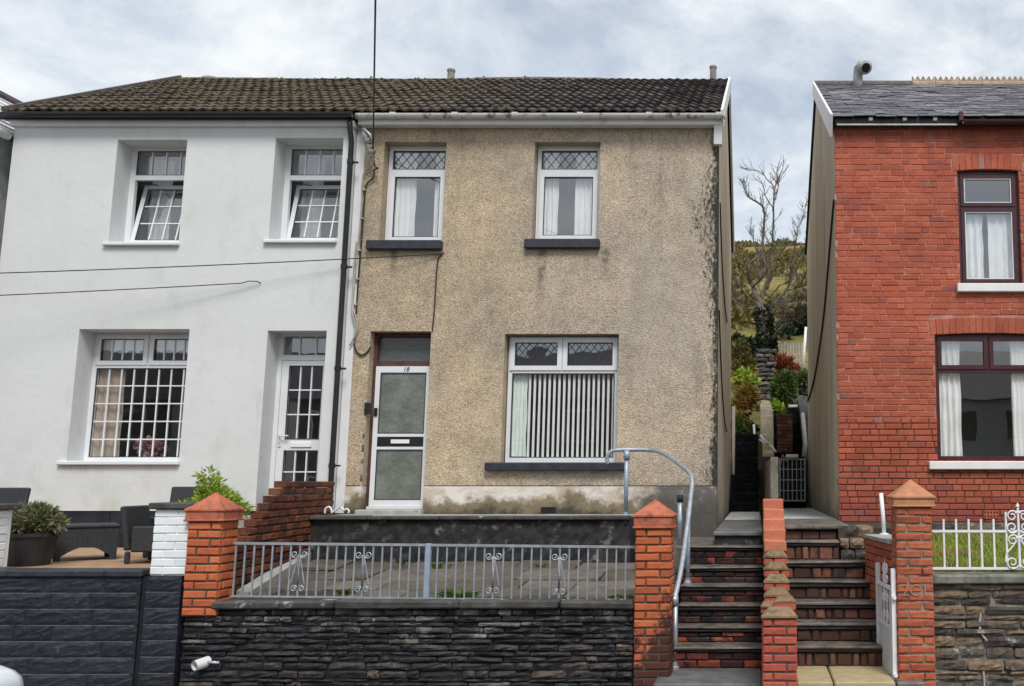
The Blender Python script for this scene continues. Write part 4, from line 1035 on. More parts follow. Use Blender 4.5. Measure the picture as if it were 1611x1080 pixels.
# curtains and blind
curtain('white curtain at the left of the upper window above the storm door', m1[0]+.08, m1[0]+.38, m1[2]+.05, m1[3]-.05, YFM+.085, M['curtain'], 4, .025)
curtain('narrow white curtain at the right of the upper window above the storm door', m1[1]-.22, m1[1]-.05, m1[2]+.05, m1[3]-.05, YFM+.085, M['curtain'], 2, .025)
curtain('white curtain at the left of the upper window over the blinds', m2[0]+.10, m2[0]+.30, m2[2]+.05, m2[3]-.05, YFM+.085, M['curtain'], 3, .025)
curtain('white curtain at the right of the upper window over the blinds', m2[1]-.38, m2[1]-.08, m2[2]+.05, m2[3]-.05, YFM+.085, M['curtain'], 4, .025)
curtain('pale green gathered curtain at the left end of the vertical blind', qb[0]+.0, qb[0]+.20, qb[2]+.02, qb[3]+.02, YFM+.085, M['curtain_green'], 4, .015)
VB = thing('vertical_blind', 'white vertical blind turned open in the lower window of the pebbledashed house', 'blind', ((qb[0]+qb[1])/2, YFM+.13, qb[2]))
box('headrail', M['upvc'], VB, qb[0], qb[1], YFM+.065, YFM+.105, qb[3]+.02, qb[3]+.06)
ns = 18
for i in range(ns):
    x = qb[0]+.235 + (qb[1]-qb[0]-.26)*i/(ns-1)
    a = radians(30); dx, dy = .0165*cos(a), .0165*sin(a)
    z0_, z1_ = qb[2]+.012, qb[3]+.02
    n_ = Vector((-dy, dx, 0)).normalized()*.0012
    MB().add([(x-dx-n_.x,YFM+.060-dy-n_.y,z0_),(x+dx-n_.x,YFM+.060+dy-n_.y,z0_),(x+dx-n_.x,YFM+.060+dy-n_.y,z1_),(x-dx-n_.x,YFM+.060-dy-n_.y,z1_),
              (x-dx+n_.x,YFM+.060-dy+n_.y,z0_),(x+dx+n_.x,YFM+.060+dy+n_.y,z0_),(x+dx+n_.x,YFM+.060+dy+n_.y,z1_),(x-dx+n_.x,YFM+.060-dy+n_.y,z1_)],
             [(0,1,2,3),(5,4,7,6),(0,4,5,1),(1,5,6,2),(2,6,7,3),(3,7,4,0)]).build('slat', M['curtain'], VB)

# ------------------------------------------------------------------ red brick house
RB = thing('red_brick_house', 'red brick house with brown framed windows and slate roof', 'house', (3.7, 16.9, 1.0), 'houses facing the street')
r1 = (pX(1508.5, 360, YF), pX(1606, 360, YF), pZ(447, YF), pZ(266, YF))
r2 = (pX(1473, 630, YF), pX(1646, 630, YF), pZ(726, YF), pZ(524, YF))
ZB = pZ(822, YF); ZTR = pZ(186, YF)
core = open_wall('wall', M['mortar_red'], RB, XBL+.012, XBR, pZ(660, YF), ZTR, YF+.008, YF+.30, [r1, (r2[0], r2[1], pZ(660,YF), r2[3])])
core2 = open_wall('lower_wall', M['mortar_dark'], RB, XBL+.012, XBR, ZB, pZ(660, YF)-.001, YF+.012, YF+.30, [(r2[0], r2[1], r2[2], pZ(660,YF)-.001)])
rg = random.Random(11)
def arch_bricks(r, hgt, rise):
    xc = (r[0]+r[1])/2; w = r[1]-r[0]+.10; n = int(w/.085)
    for i in range(n):
        u = (i+.5)/n*2-1; a = -u*.10
        me = block_mesh(w/n-.008, hgt, .10, M['brick_red'], rg.randrange(4), .005, .003)
        link('brick', me, (xc+u*w/2*1.03, YF-.004, r[3]+hgt/2-.003 + rise*(1-u*u)-rise), core, (0, -a, 0))
AR = []
for r, hg in ((r1, .225), (r2, .215)):
    arch_bricks(r, hg, .03); AR.append((r[0]-.08, r[1]+.08, r[3]-.03, r[3]+hg+.012))
course = .0815; items = []
z = ZB; row = 0
while z + course < ZTR + .02:
    x = XBL - (.0 if row % 2 else .117) - rg.choice((0, .02, .05, .085, .13)); s = 0
    while x < XBR:
        l = (.226 if (s % 2 == 0 or rg.random() < .16) else .112) + rg.uniform(-.006, .006)
        xa, xb = max(x, XBL), min(x+l, XBR)
        segs = [(xa, xb)]
        for h in [r1, r2] + AR:
            if z+course*.6 > h[2] and z+course*.4 < h[3]:
                segs = [q for sg in segs for q in ((sg[0], min(sg[1], h[0])), (max(sg[0], h[1]), sg[1])) if q[1]-q[0] > .03]
        for a, b_ in segs: items.append((a, b_, z, row))
        x += l + .010; s += 1
    z += course; row += 1
vis = [it for it in items if it[0] < 3.75]; vis.sort(key=lambda t: t[2])
far = [it for it in items if it[0] >= 3.75]
single, rest = vis[:285], vis[285:] + far
for a, b_, z, row in single:
    brick(core2 if z < pZ(660, YF) else core, M['brick_red'], b_-a, course-.011, .10, ((a+b_)/2, YF, z+course/2), rg=rg, out=.003)
join_blocks([(block_mesh(b_-a, course-.010, .10, M['brick_red'], rg.randrange(4), .006, .0025), Vector(((a+b_)/2, YF+rg.uniform(-.003,.003), z+course/2)), rg.uniform(-.004,.004)) for a, b_, z, row in rest], 'brickwork', core, M['brick_red'])
# stone base course
xx = XBL
while xx < 4.2:
    l = rg.uniform(.25,.5); me = rubble_mesh(l-.012, .20, .18, M['right_stone'], rg, .008); link('base_stone', me, (xx+l/2, YF-.03, ZB-.115), RB); xx += l
box('footing', M['right_stone'], RB, XBL, XBR, YF+.0, YF+.28, .9, ZB-.003)
MB().prism([(YF+.02,1.0),(YB,1.0),(YB,6.9),(RY,RZ-.26),(YF+.02,ZTR-.02)], 'x', XBL-.002, XBL+.25).build('gable_wall', M['gable'], RB)
box('rear_wall', M['gable'], RB, XBL+.25, XBR, YB-.3, YB, 1.0, 6.9)
box('far_gable_wall', M['gable'], RB, XBR-.2, XBR, YF+.31, YB-.3, 1.0, 6.9)
box('upper_floor', M['room'], RB, XBL+.26, XBR-.21, YF+.31, YB-.31, 4.25, 4.45)
box('ceiling', M['room_pale'], RB, XBL+.26, XBR-.21, YF+.31, YB-.31, 6.75, 6.85)
box('ground_floor', M['wood'], RB, XBL+.26, XBR-.21, YF+.31, YB-.31, 1.4, 1.6)
box('inner_wall', M['room_pale'], RB, XBL+.26, XBR-.21, 16.3, 16.4, 1.61, 4.24)
box('inner_wall', M['room_pale'], RB, XBL+.26, XBR-.21, 15.6, 15.7, 4.46, 6.74)
YR = YF + .075
def brown_upper(r):
    x0, x1, z0, z1 = r; zt = pZ(327, YR); m = M['brown_frame']
    f = MB().ring(x0+.004, x1-.004, z0, z1-.02, .06, YR, YR+.06, wt=.085).box(x0+.064, x1-.064, YR-.004, YR+.056, zt-.035, zt+.035).build('window', m, RB)
    for q in ((x0+.05, x1-.05, zt+.015, z1-.07), (x0+.05, x1-.05, z0+.03, zt-.015)):
        MB().ring(*q, .05, YR-.02, YR-.005).build('sash', m, f)
        pane(f, q[0]+.05, q[1]-.05, q[2]+.05, q[3]-.05, YR+.012, M['glass'])
        MB().ring(q[0]+.05, q[1]-.05, q[2]+.05, q[3]-.05, .012, YR-.014, YR+.002).build('bead', M['upvc'], f)
brown_upper(r1)
def brown_lower(r):
    x0, x1, z0, z1 = r; zt = pZ(583, YR); m = M['brown_frame']; xm = (x0+x1)/2
    f = MB().ring(x0+.004, x1-.004, z0, z1-.0, .055, YR, YR+.06, wt=.06, wb=.07).box(x0+.06, x1-.06, YR-.004, YR+.056, zt-.035, zt+.035).box(xm-.03, xm+.03, YR-.002, YR+.054, zt+.035, z1-.06).build('window', m, RB)
    for a, c in ((x0+.045, xm-.01), (xm+.01, x1-.045)):
        MB().ring(a, c, zt+.015, z1-.045, .055, YR-.02, YR-.005).build('sash', m, f); pane(f, a+.055, c-.055, zt+.07, z1-.10, YR+.012, M['glass'])
    pane(f, x0+.055, x1-.055, z0+.07, zt-.035, YR+.02, M['glass_low'])
brown_lower(r2)
cbox('window_sill', M['trim_white'], RB, pX(1505,452,YF), pX(1622,452,YF), YF-.07, YR, pZ(459,YF-.07), r1[2]-.002, c=.01)
cbox('window_sill', M['trim_white'], RB, pX(1461,733,YF), pX(1660,733,YF), YF-.07, YR, pZ(739,YF-.07), r2[2]-.002, c=.01)
curtain('white curtain at the left of the upper brown window of the brick house', r1[0]+.08, r1[0]+.36, r1[2]+.05, pZ(335,YR), YR+.085, M['curtain'], 3, .03)
curtain('white curtain at the right of the upper brown window of the brick house', r1[1]-.42, r1[1]-.08, r1[2]+.05, pZ(335,YR), YR+.085, M['curtain'], 3, .03)
curtain('long pale curtain at the left of the lower brown window of the brick house', r2[0]+.04, r2[0]+.36, r2[2]+.03, r2[3]-.05, YR+.085, M['curtain'], 4, .03)
curtain('long pale curtain at the right of the lower brown window of the brick house', r2[1]-.42, r2[1]-.1, r2[2]+.03, r2[3]-.05, YR+.085, M['curtain'], 5, .03)
# eaves: dark board with white bracket ends, gutter of the next stretch, joint pipe
xj = pX(1507, 190, YF)
box('fascia', M['black_paint'], RB, XBL-.0, XBR, YF-.13, YF-.10, pZ(195,YF-.13), pZ(185.5,YF-.13))
box('fascia_strip', M['trim_white'], RB, XBL+.02, xj-.04, YF-.134, YF-.10, pZ(195,YF-.13)-.018, pZ(195,YF-.13)-.001)
box('soffit', M['black_paint'], RB, XBL, XBR, YF-.098, YF+.1, pZ(195,YF-.13)+.005, pZ(195,YF-.13)+.02)
for px_ in (1369, 1422.5, 1470):
    x = pX(px_, 186, YF-.1); cbox('gutter_bracket', M['trim_white'], RB, x-.028, x+.028, YF-.165, YF-.131, pZ(191,YF-.13), pZ(185.5,YF-.13), c=.004)
cbox('rainwater_joint', M['brown_frame'], RB, xj-.03, xj+.03, YF-.24, YF-.131, pZ(200,YF), pZ(185,YF), c=.01)
EZ2 = pZ(184, 13.0); RZ2 = pZ(132, RY)
g = [(YF-.20+.055*cos(t), EZ2-.055+.055*sin(t)) for t in [pi+pi*i/8 for i in range(9)]]
MB().prism(g + [(YF-.20+.047*cos(t), EZ2-.053+.047*sin(t)) for t in [2*pi-pi*i/8 for i in range(9)]], 'x', xj+.03, XBR).build('gutter', M['brown_frame'], RB)
v = [(XBL-.04,13.10,EZ2+.02),(XBR,13.10,EZ2+.02),(XBR,RY,RZ2-.03),(XBL-.04,RY,RZ2-.03),(XBL-.04,YB+.2,EZ2-.05),(XBR,YB+.2,EZ2-.05)]
rr_ = MB().add(v + [(a,b,c-.06) for a,b,c in v], [(0,1,2,3),(3,2,5,4),(9,8,7,6),(10,11,8,9),(0,6,7,1),(4,5,11,10),(0,3,9,6),(3,4,10,9),(1,7,8,2),(2,8,11,5)]).build('roof', M['roof_under'], RB)
def slate_mesh(w, L, rg, name='slate'):
    t = rg.uniform(.010,.017); n = 4; v = []; f = []
    for i in range(n+1):
        u = (i/n-.5)*(w-.006); v.append((u, rg.uniform(-.006,.006), t + rg.uniform(0,.006)))
    for i in range(n+1): v.append(((i/n-.5)*(w-.006), L, .002))
    for i in range(n+1): v.append((v[i][0], v[i][1]+.002, v[i][2]-.010))
    for i in range(n): f += [(i,i+1,n+2+i,n+1+i), (2*n+2+i,2*n+3+i,i+1,i)]
    me = bpy.data.meshes.new(name); me.from_pydata(v, [], f); me.materials.append(M['slate']); me.update(); return me
rs = random.Random(21); sm = [slate_mesh(.30, .42, rs) for _ in range(8)]
lay_roof(rr_, XBL-.04, XBR, 13.0, EZ2-.005, RY, RZ2-.02, .30, .215, sm, 'slate', rs, stagger=.5, cap=225, m=M['slate'], sort=lambda t: t[0].x)
# ridge: plain tiles on the left, crested clay ones further right
xr0 = XBL-.04; xr1 = pX(1434, 130, RY)
pr = lambda r: [(RY + r*cos(a), RZ2-.06 + r*.9*sin(a)) for a in [pi*k/8 for k in range(9)]]
n = 4
for i in range(n):
    a = xr0 + (xr1-xr0)*i/n; b_ = xr0 + (xr1-xr0)*(i+1)/n
    MB().prism(pr(.12), 'x', a+.003, b_-.003).build('ridge_tile', M['ridge_grey'], rr_)
me = None; x = xr1
while x < XBR-.2:
    if me is None:
        b = MB().prism(pr(.115), 'x', x+.004, x+.411)
        zt_ = RZ2+.04
        for j in range(4):
            u = x+.008+.1*j; pts = [(u, zt_)] + [(u+.1*q/8, zt_+.02+.075*(.5+.5*cos(2*pi*q/8))**.8) for q in range(9)] + [(u+.1, zt_)]
            b.prism(pts, 'y', RY-.018, RY+.018)
        me, c = b.mesh('ridge_tile', M['ridge_clay'])
        c0 = x
    link('ridge_tile', me, c + Vector((x-c0, 0, 0)), rr_, (R.uniform(-.03,.03), R.uniform(-.01,.01), 0)); x += .415
# bargeboard
A, B = Vector((XBL-.075, 12.98, EZ2+.0)), Vector((XBL-.075, RY, RZ2+.0)); L_ = (B-A); nn = Vector((0,-L_.z,L_.y)).normalized()
q = (A+nn*.03, B+nn*.03, B-nn*.20, A-nn*.28)
MB().add([*q] + [p+Vector((.035,0,0)) for p in q], [(3,2,1,0),(4,5,6,7),(1,5,4,0),(2,6,5,1),(3,7,6,2),(0,4,7,3)]).build('bargeboard', M['trim_white'], RB)
# cowl on the ridge: bent pipe
pc = P(1352, 128, RY-.25); zt_ = pZ(121, RY-.25)
MB().tube([(pc.x-.03, RY-.3, RZ2-.3), (pc.x-.03, RY-.3, zt_-.02), (pc.x-.01, RY-.32, zt_+.10), (pc.x+.04, RY-.40, zt_+.13), (pc.x+.09, RY-.50, zt_+.06)], [.085,.085,.10,.115,.125], 12).build('chimney_cowl', M['cowl'], rr_, smooth=True)
MB().tube([(pc.x+.0905, RY-.501, zt_+.059), (pc.x+.094, RY-.508, zt_+.054)], .085, 12).build('cowl_mouth', M['mortar_black'], rr_)
# left gable: two black cables
h_ = lambda y, z: Vector((XBL-.02, y, z))
cable(RB, [h_(13.25,5.9), h_(14.2,5.35), h_(15.6,4.6), h_(18,3.95), h_(20.4,3.7)], .016, M['cable_black'])
# air brick low on the wall
xa, xb = pX(1547,806,YF), pX(1571,806,YF)
ab = box('air_brick', M['brick_pier'], RB, xa, xb, YF-.012, YF+.0, pZ(816,YF), pZ(803,YF))
for i in range(5):
    for j in range(2):
        u = xa+.02+(xb-xa-.04)*i/4; z = pZ(812.5,YF)+j*.05; box('vent_hole', M['mortar_black'], ab, u-.010, u+.010, YF-.014, YF-.0121, z-.012, z+.012)

# ------------------------------------------------------------------ neighbour at the far left
NH = thing('neighbour_house', 'grey tile-clad wing with purple ridge at the far left edge, beside the white house', 'house', (-12.5, 15.5, 1.0), 'houses facing the street')
xr_, zr_ = -11.55, pZ(158, 14.5); xe_, ze_ = -10.36, pZ(220, 13.2)+.06
MB().prism([(xr_-1.3, 1.0), (xe_-.1, 1.0), (xe_-.1, ze_-.05), (xr_, zr_-.06), (xr_-1.3, ze_-.05)], 'y', 12.6, 19).build('wall', M['cladding'], NH)
for i in range(9):
    t0, t1 = i/9, (i+1)/9
    a = Vector((xe_, 0, ze_)).lerp(Vector((xr_, 0, zr_)), t0); b_ = Vector((xe_, 0, ze_)).lerp(Vector((xr_, 0, zr_)), t1)
    MB().prism([(a.x+.03, a.z+.02), (a.x+.025, a.z-.02), (b_.x, b_.z-.02), (b_.x, b_.z+.01)], 'y', 12.55, 18.5).build('roof_course', M['cladding'], NH)
MB().tube([(xr_, 12.5, zr_), (xr_, 14.85, zr_)], .10, 8).build('ridge_tile', M['ridge_purple'], NH)
MB().tube([(xe_+.07, 12.3, ze_-.07), (xe_+.07, 13.03, ze_-.07)], .06, 8).build('gutter', M['cladding'], NH, smooth=True)
for i in range(14):
    z = ze_-.22-.14*i; MB().prism([(xe_-.1, z), (xe_-.05, z), (xe_-.075, z+.13), (xe_-.1, z+.13)], 'y', 12.55, 13.05).build('cladding_course', M['cladding'], NH)

# ------------------------------------------------------------------ houses across the street (seen mirrored in the panes)
OH = thing('terraced_house', 'row of rendered and stone houses across the street, mirrored in the lower windows', 'house', (0, -12, -.12), 'houses facing the street')
M['opp_dark'] = plain('dark_stone_front', (.10,.09,.085), .9, .3, 3)
M['opp_tan'] = plain('tan_render_front', (.30,.25,.19), .9, .2, 3)
for i in range(11):
    xa = -38 + i*5.0; m = ('opp_dark','opp_tan','opp_dark','opp_wall')[i % 4] if i != 9 else 'opp_wall'
    if i in (5, 6): m = 'opp_dark'
    box('wall', M[m], OH, xa+.002, xa+4.998, -20, -12, -.12, 5.3)
    for wx in (1.1, 3.4):
        for wz in (1.0, 3.6):
            if wx > 3 and wz < 2:
                box('door', M['brown_frame'], OH, xa+wx-.1, xa+wx+.8, -11.999, -11.95, -.05, 2.1); continue
            w = box('window', M['upvc'], OH, xa+wx-.6, xa+wx+.6, -11.999, -11.94, wz, wz+1.3); box('pane', M['car_glass'], w, xa+wx-.52, xa+wx+.52, -11.939, -11.93, wz+.08, wz+1.22)
MB().prism([(-11.8, 5.32), (-16.0, 7.7), (-20.2, 5.32)], 'x', -38.2, 17.2).build('roof', M['slate'], OH)

# ------------------------------------------------------------------ terraces, patio, garden paving
def brick_run(parent, m, x0, x1, z0, z1, y, course=.075, l=.225, d=.10, face='-y', rg=R, j=.010, mo=None, swap=0):
    """courses of bricks on a plane facing -y"""
    z = z0; row = 0
    while z + course*.6 < z1:
        h = min(course, z1-z) - j
        x = x0 - (l*.5 if (row+swap) % 2 else 0)
        while x < x1 - .01:
            a, b = max(x, x0), min(x+l, x1)
            if b - a > .03: brick(parent, m, b-a-j, h, d, ((a+b)/2, y, z+h/2), rg=rg)
            x += l
        z += course; row += 1

patio = struct(box('patio', M['mortar_dark'], None, XWL-3, XML-.09, 9.5, YW+.05, .6, PATIO-.03))
rg = random.Random(5)
y = 9.5; r = 0
while y < YW:
    d = (.42,.55,.36)[r % 3]; x = -9.2 - rg.uniform(0,.3)
    while x < XML-.15:
        w = rg.choice((.40,.55,.62)); xb = min(x+w, XML-.1)
        if xb-x > .1: cbox('flagstone', M['patio'], patio, x+.006, xb-.006, y+.006, min(y+d, YW+.0)-.006, PATIO-.05, PATIO+rg.uniform(-.003,.003), c=.006)
        x += w
    y += d; r += 1
terr = struct(box('terrace', M['retaining'], None, XML+.02, -1.52, 12.15, YF-.015, .9, TERR-.02))
cbox('terrace_slab', M['cement'], terr, XML+.03, -1.53, 12.17, YF-.016, TERR-.05, TERR-.002, c=.01)
# paved front garden: rises gently to the retaining wall
gp = struct(MB().prism([(9.55,.2),(12.02,.2),(12.02,1.07),(9.55,.87)], 'x', -5.4, -.80).build('front_garden', M['soil'], None))
sl = math.atan2(.20, 2.4)
rg = random.Random(9)
yy = 9.66; r = 0
while yy < 11.95:
    d = min((.62,.50,.66)[r % 3], 12.0-yy); x = -5.3 - rg.uniform(.0,.4)
    while x < -.85:
        w = rg.choice((.55,.72,.9)); xa, xb = max(x, -5.25), min(x+w, -.85)
        if xb-xa > .12 and d > .1:
            zc = .875 + (yy-9.55)*.083
            b = MB().cbox(xa+.008, xb-.008, .008, d-.008, -.05, 0, c=.010, j=.006, rng=rg); me, c = b.mesh('paving_slab', M['paving'], Vector((0,0,0)))
            link('paving_slab', me, (0, yy, zc+.012+rg.uniform(-.004,.006)), gp, (sl+rg.uniform(-.01,.01), rg.uniform(-.006,.006), rg.uniform(-.006,.006)))
        x += w
    yy += d; r += 1
MB().add([(-4.98,9.7,.86),(-4.86,9.7,.86),(-5.30,12.0,1.05),(-5.42,12.0,1.05),(-4.98,9.7,.99),(-4.86,9.7,.97),(-5.30,12.0,1.19),(-5.42,12.0,1.21)], [(3,2,1,0),(4,5,6,7),(0,1,5,4),(1,2,6,5),(2,3,7,6),(3,0,4,7)]).build('sloping_kerb', M['cement'], gp)

RW = thing('retaining_wall', 'low blackened retaining wall with thin capping below the storm door', 'wall', (-3.5, 12.05, .9))
def rough_panel(name, m, parent, x0, x1, y, z0, z1, nx, nz, amp, rg, depth=.12):
    v = []; f = []
    for k in range(nz+1):
        for i in range(nx+1):
            yy = y + rg.uniform(-amp, amp)
            v.append((x0+(x1-x0)*i/nx, yy, z0+(z1-z0)*k/nz))
    for k in range(nz):
        for i in range(nx): a = k*(nx+1)+i; f.append((a,a+1,a+nx+2,a+nx+1))
    b = MB(); b.v = [Vector(p) for p in v]; b.f = f
    b.box(x0, x1, y+amp, y+depth, z0, z1-.001)
    return b.build(name, m, parent, smooth=False)
rough_panel('wall_face', M['retaining'], RW, XML+.0, -1.50, 12.02, .95, 1.575, 60, 8, .012, rg)
x = XML-.02
while x < -1.5:
    w = rg.uniform(.6,.9); xb = min(x+w, -1.47)
    cbox('capping_stone', M['coping'], RW, x+.002, xb-.002, 11.96, 12.2, 1.576, 1.622+rg.uniform(-.003,.003), c=.010); x += w
    if x > -1.6: break

# ------------------------------------------------------------------ stone and block boundary walls
def rubble_wall(H, m, x0, x1, z0, z1, y, rg, hs, ws, core, cap=295, gap=.010, amp=.014, off=.016, rm=.006):
    box('core', core, H, x0, x1, y+.022, y+.25, z0, z1)
    z = z0
    while z < z1-.02:
        h = min(rg.uniform(*hs), z1-z)
        if z1-z-h < hs[0]*.6: h = z1-z
        x = x0
        while x < x1-.01:
            w = min(rg.uniform(*ws), x1-x)
            if x1-x-w < ws[0]*.5: w = x1-x
            hh = h*rg.uniform(.86,1.0)
            me = rubble_mesh(w-gap, hh-gap*.8, .12, m, rg, amp, rm=rm)
            link('stone', me, (x+w/2, y+rg.uniform(-off,off*.9), z+hh/2), H, (rg.uniform(-.10,.06), rg.uniform(-.025,.025), rg.uniform(-.05,.05)))
            x += w
        z += h
SW = thing('stone_wall', 'blackened rubble stone wall under the grey railing', 'wall', (-3.2, 9.45, 0), 'front boundary walls')
rg = random.Random(17)
rubble_wall(SW, M['dark_stone'], -5.27, -1.12, .0, .862, 9.35, rg, (.032,.078), (.10,.42), M['mortar_black'], gap=.009, amp=.014, off=.020)
x = -5.0; first = True
while x < -1.13:
    w = rg.uniform(.75,1.25); xb = min(x+w, -1.12)
    if -1.12-xb < .3: xb = -1.12
    me = MB().cbox(x+.004, xb-.004, 9.29, 9.64, .864, .935+rg.uniform(-.004,.004), c=.014, j=.006, rng=rg).build('coping_stone', M['coping'], SW)
    x = xb
    if xb >= -1.121: break
# drain outlet in the wall
dp = thing('drain_pipe', 'white plastic drain outlet poking from the dark stone wall', 'pipe', (-4.93, 9.25, .33))
p0 = P(303, 1049, 9.22); p1 = P(316, 1044, 9.36)
b = MB(); ax = [Vector((p0.x,9.25,p0.z)), Vector((p0.x+.06,9.37,p0.z+.022))]
b.tube(ax, .048, 14, cap=False); b.tube([ax[1], ax[0]], .038, 14, cap=False)
n0 = len(b.v); b.build('pipe_sleeve', M['upvc'], dp, smooth=False)
MB().tube([ax[0]+Vector((.02,.06,.006)), ax[0]+Vector((.022,.065,.006))], .037, 12).build('pipe_throat', M['mortar_black'], dp)
st = thing('pipe_stub', 'short grey pipe lying across the dark stone wall beside the drain outlet', 'pipe', (-4.78, 9.3, .34))
MB().tube([P(322,1042,9.32), P(345,1043,9.32)], .014, 8).build('stub_tube', M['galv'], st, smooth=True)

RS = thing('stone_wall', 'brown and grey rubble stone wall under the white railing', 'wall', (2.9, 9.4, 0), 'front boundary walls')
rubble_wall(RS, M['right_stone'], 1.622, 4.3, .0, 1.095, 9.28, rg, (.045,.105), (.18,.55), M['joint_pale'], gap=.012)
x = 1.625
while x < 4.3:
    xb = min(x+rg.uniform(.7,1.0), 4.3)
    MB().cbox(x+.003, xb-.003, 9.22, 9.56, 1.098, 1.175, c=.012, j=.004, rng=rg).build('coping_stone', M['coping_right'], RS); x = xb
# old lead of mortar trickling down the wall
for pts in (((1543,965),(1541,985),(1546,1000),(1553,1008)), ((1547,1056),(1549,1080))):
    MB().tube(catmull([P(x_, y_, 9.285) for x_, y_ in pts], 4), .012, 6).build('mortar_trickle', M['cement'], RS)

BW = thing('black_wall', 'black painted split-faced block wall below the patio', 'wall', (-7.2, 9.4, 0), 'front boundary walls')
box('core', M['mortar_black'], BW, -9.6, -5.70, 9.322, 9.55, 0, 1.15); box('corner_recess', M['mortar_black'], BW, -5.699, -5.64, 9.34, 9.55, 0, 1.15)
rg = random.Random(23)
for row in range(8):
    z = 1.15 - .1445*(row+1); x = -9.6; box('bed_joint', M['joint_grey'], BW, -9.6, -5.70, 9.3095, 9.3215, z-.0021, z+.0021)
    x = -9.6 + rg.uniform(-.3,0)
    while x < -5.67:
        w = rg.choice((.36,.46,.55,.62)); xa, xb = max(x,-9.6), min(x+w,-5.665)
        if -5.665-xb < .12: xb = -5.665
        if xb-xa > .04:
            me = rubble_mesh(xb-xa-.003, .1395, .10, M['black_block'], rg, .007, 7, 5, 'block', .005, .0012); link('block', me, ((xa+xb)/2, 9.305, z+.0722), BW)
        x = xb if xb == -5.665 else x+w
        if xb == -5.665: break
x = -9.6
while x < -5.66:
    xb = min(x+.9, -5.655); cbox('coping_stone', M['black_paint'], BW, x+.002, xb-.002, 9.275, 9.56, 1.152, 1.214, c=.012); x = xb
def cap_pyramid(H, m, x0, x1, y0, y1, z0, z1, z2, panel=True):
    b = MB(); cx, cy = (x0+x1)/2, (y0+y1)/2; o = .012
    b.cbox(x0+.012, x1-.012, y0+.012, y1-.012, z0, z1-.028, .006)
    b.cbox(x0, x1, y0, y1, z1-.030, z1, .008)
    b.cbox(x0+.002, x1-.002, y0+.002, y1-.002, z0+.001, z0+.018, .006)
    b.add([(x0+o,y0+o,z1-.002),(x1-o,y0+o,z1-.002),(x1-o,y1-o,z1-.002),(x0+o,y1-o,z1-.002),(cx,cy,z2)], [(0,1,4),(1,2,4),(2,3,4),(3,0,4)])
    return b.build('cap', m, H)
def pier(label, x0, x1, y0, z0, z1, m, mortar, course, rg, group='brick gate piers', name='brick_pier', j=.013, rough=.0045, chs=.009):
    w = x1-x0; H = thing(name, label, 'pier', ((x0+x1)/2, y0+w/2, z0), group)
    box('core', mortar, H, x0+.010, x1-.010, y0+.010, y0+w-.010, z0, z1)
    n = int(round((z1-z0)/course)); course = (z1-z0)/n; hd = .105*w/.34; s = w-hd
    for r in range(n):
        z = z0 + course*(r+.5); h = course-j
        if r % 2 == 0: fr = [(x0, x0+s), (x0+s, x1)]; rt = [(y0+hd*.0, y0+s), (y0+s, y0+w)]
        else: fr = [(x0, x0+hd), (x0+hd, x1)]; rt = [(y0, y0+hd), (y0+hd, y0+w)]
        for a, b in fr: brick(H, m, b-a-j, h, .09, ((a+b)/2, y0, z), rg=rg, jit=rough, ch=chs)
        for a, b in rt:
            a2, b2 = max(a, y0+.03), min(b, y0+w)
            if b2-a2 > .05:
                brick(H, m, b2-a2-j, h, .09, (x1, (a2+b2)/2, z), '+x', rg=rg, jit=rough, ch=chs)
                brick(H, m, b2-a2-j, h, .09, (x0, (a2+b2)/2, z), '-x', rg=rg, jit=rough, ch=chs)
    return H
rg = random.Random(31)
p1 = pier('orange brick pier with terracotta cap next to the white painted pier', -5.275, -4.955, 9.30, .80, 1.655, M['brick_orange'], M['mortar_dark'], .075, rg)
cap_pyramid(p1, M['terracotta'], -5.305, -4.925, 9.27, 9.65, 1.657, 1.775, 1.925)
p2 = pier('orange brick pier with terracotta cap at the foot of the handrail, stained black low down', -1.115, -.775, 9.30, -.05, 1.590, M['brick_orange'], M['mortar_dark'], .0755, rg)
cap_pyramid(p2, M['terracotta'], -1.140, -.750, 9.275, 9.665, 1.592, 1.722, 1.860)
p3 = pier('weathered brick pier with pale terracotta cap behind the white gate', 1.285, 1.622, 9.15, -.05, 1.79, M['brick_pier'], M['joint_pale'], .0765, rg, j=.009, rough=.005, chs=.012)
cap_pyramid(p3, M['terracotta_pale'], 1.252, 1.655, 9.12, 9.52, 1.792, 1.895, 2.045)
text_mesh('chalk_lettering', '2C1', .15, M['chalk'], p3, (pX(1440,930,9.14), 9.143, pZ(930,9.14)), 0, .001)
p4 = pier('short red brick post between the two flights of steps', .062, .362, 8.76, -.05, .855, M['brick_post'], M['mortar_dark'], .0755, rg, name='brick_post')
# mossy broken caps on the short post
def wedge(H, x0, x1, y0, y1, z0, h0, h1, m, name='mortar_cap', rg=rg):
    xm0, xm1 = x0+(x1-x0)*.22, x1-(x1-x0)*.18
    return MB().add([(x0,y0,z0),(x1,y0,z0),(x1,y1,z0),(x0,y1,z0),(x0+.01,y0,z0+h0*.3),(x1-.01,y0,z0+h0*.3),(xm0,y1,z0+h1),(xm1,y1,z0+h1),(xm0,y0+.05,z0+h0),(xm1,y0+.05,z0+h0)],
        [(0,1,5,9,8,4),(4,8,6,3,0),(5,1,2,7,9),(8,9,7,6),(3,6,7,2),(3,2,1,0)]).build(name, m, H)
wedge(p4, .052, .368, 8.74, 8.93, .857, .055, .075, M['moss'])
brick(p4, M['brick_post'], .20, .07, .10, (.26, 8.93, .935)); wedge(p4, .16, .365, 8.925, 9.05, .965, .04, .05, M['moss'])
brick(p4, M['brick_post'], .10, .06, .10, (.10, 8.95, .90)); wedge(p4, .050, .150, 8.93, 9.05, .925, .035, .04, M['moss'])
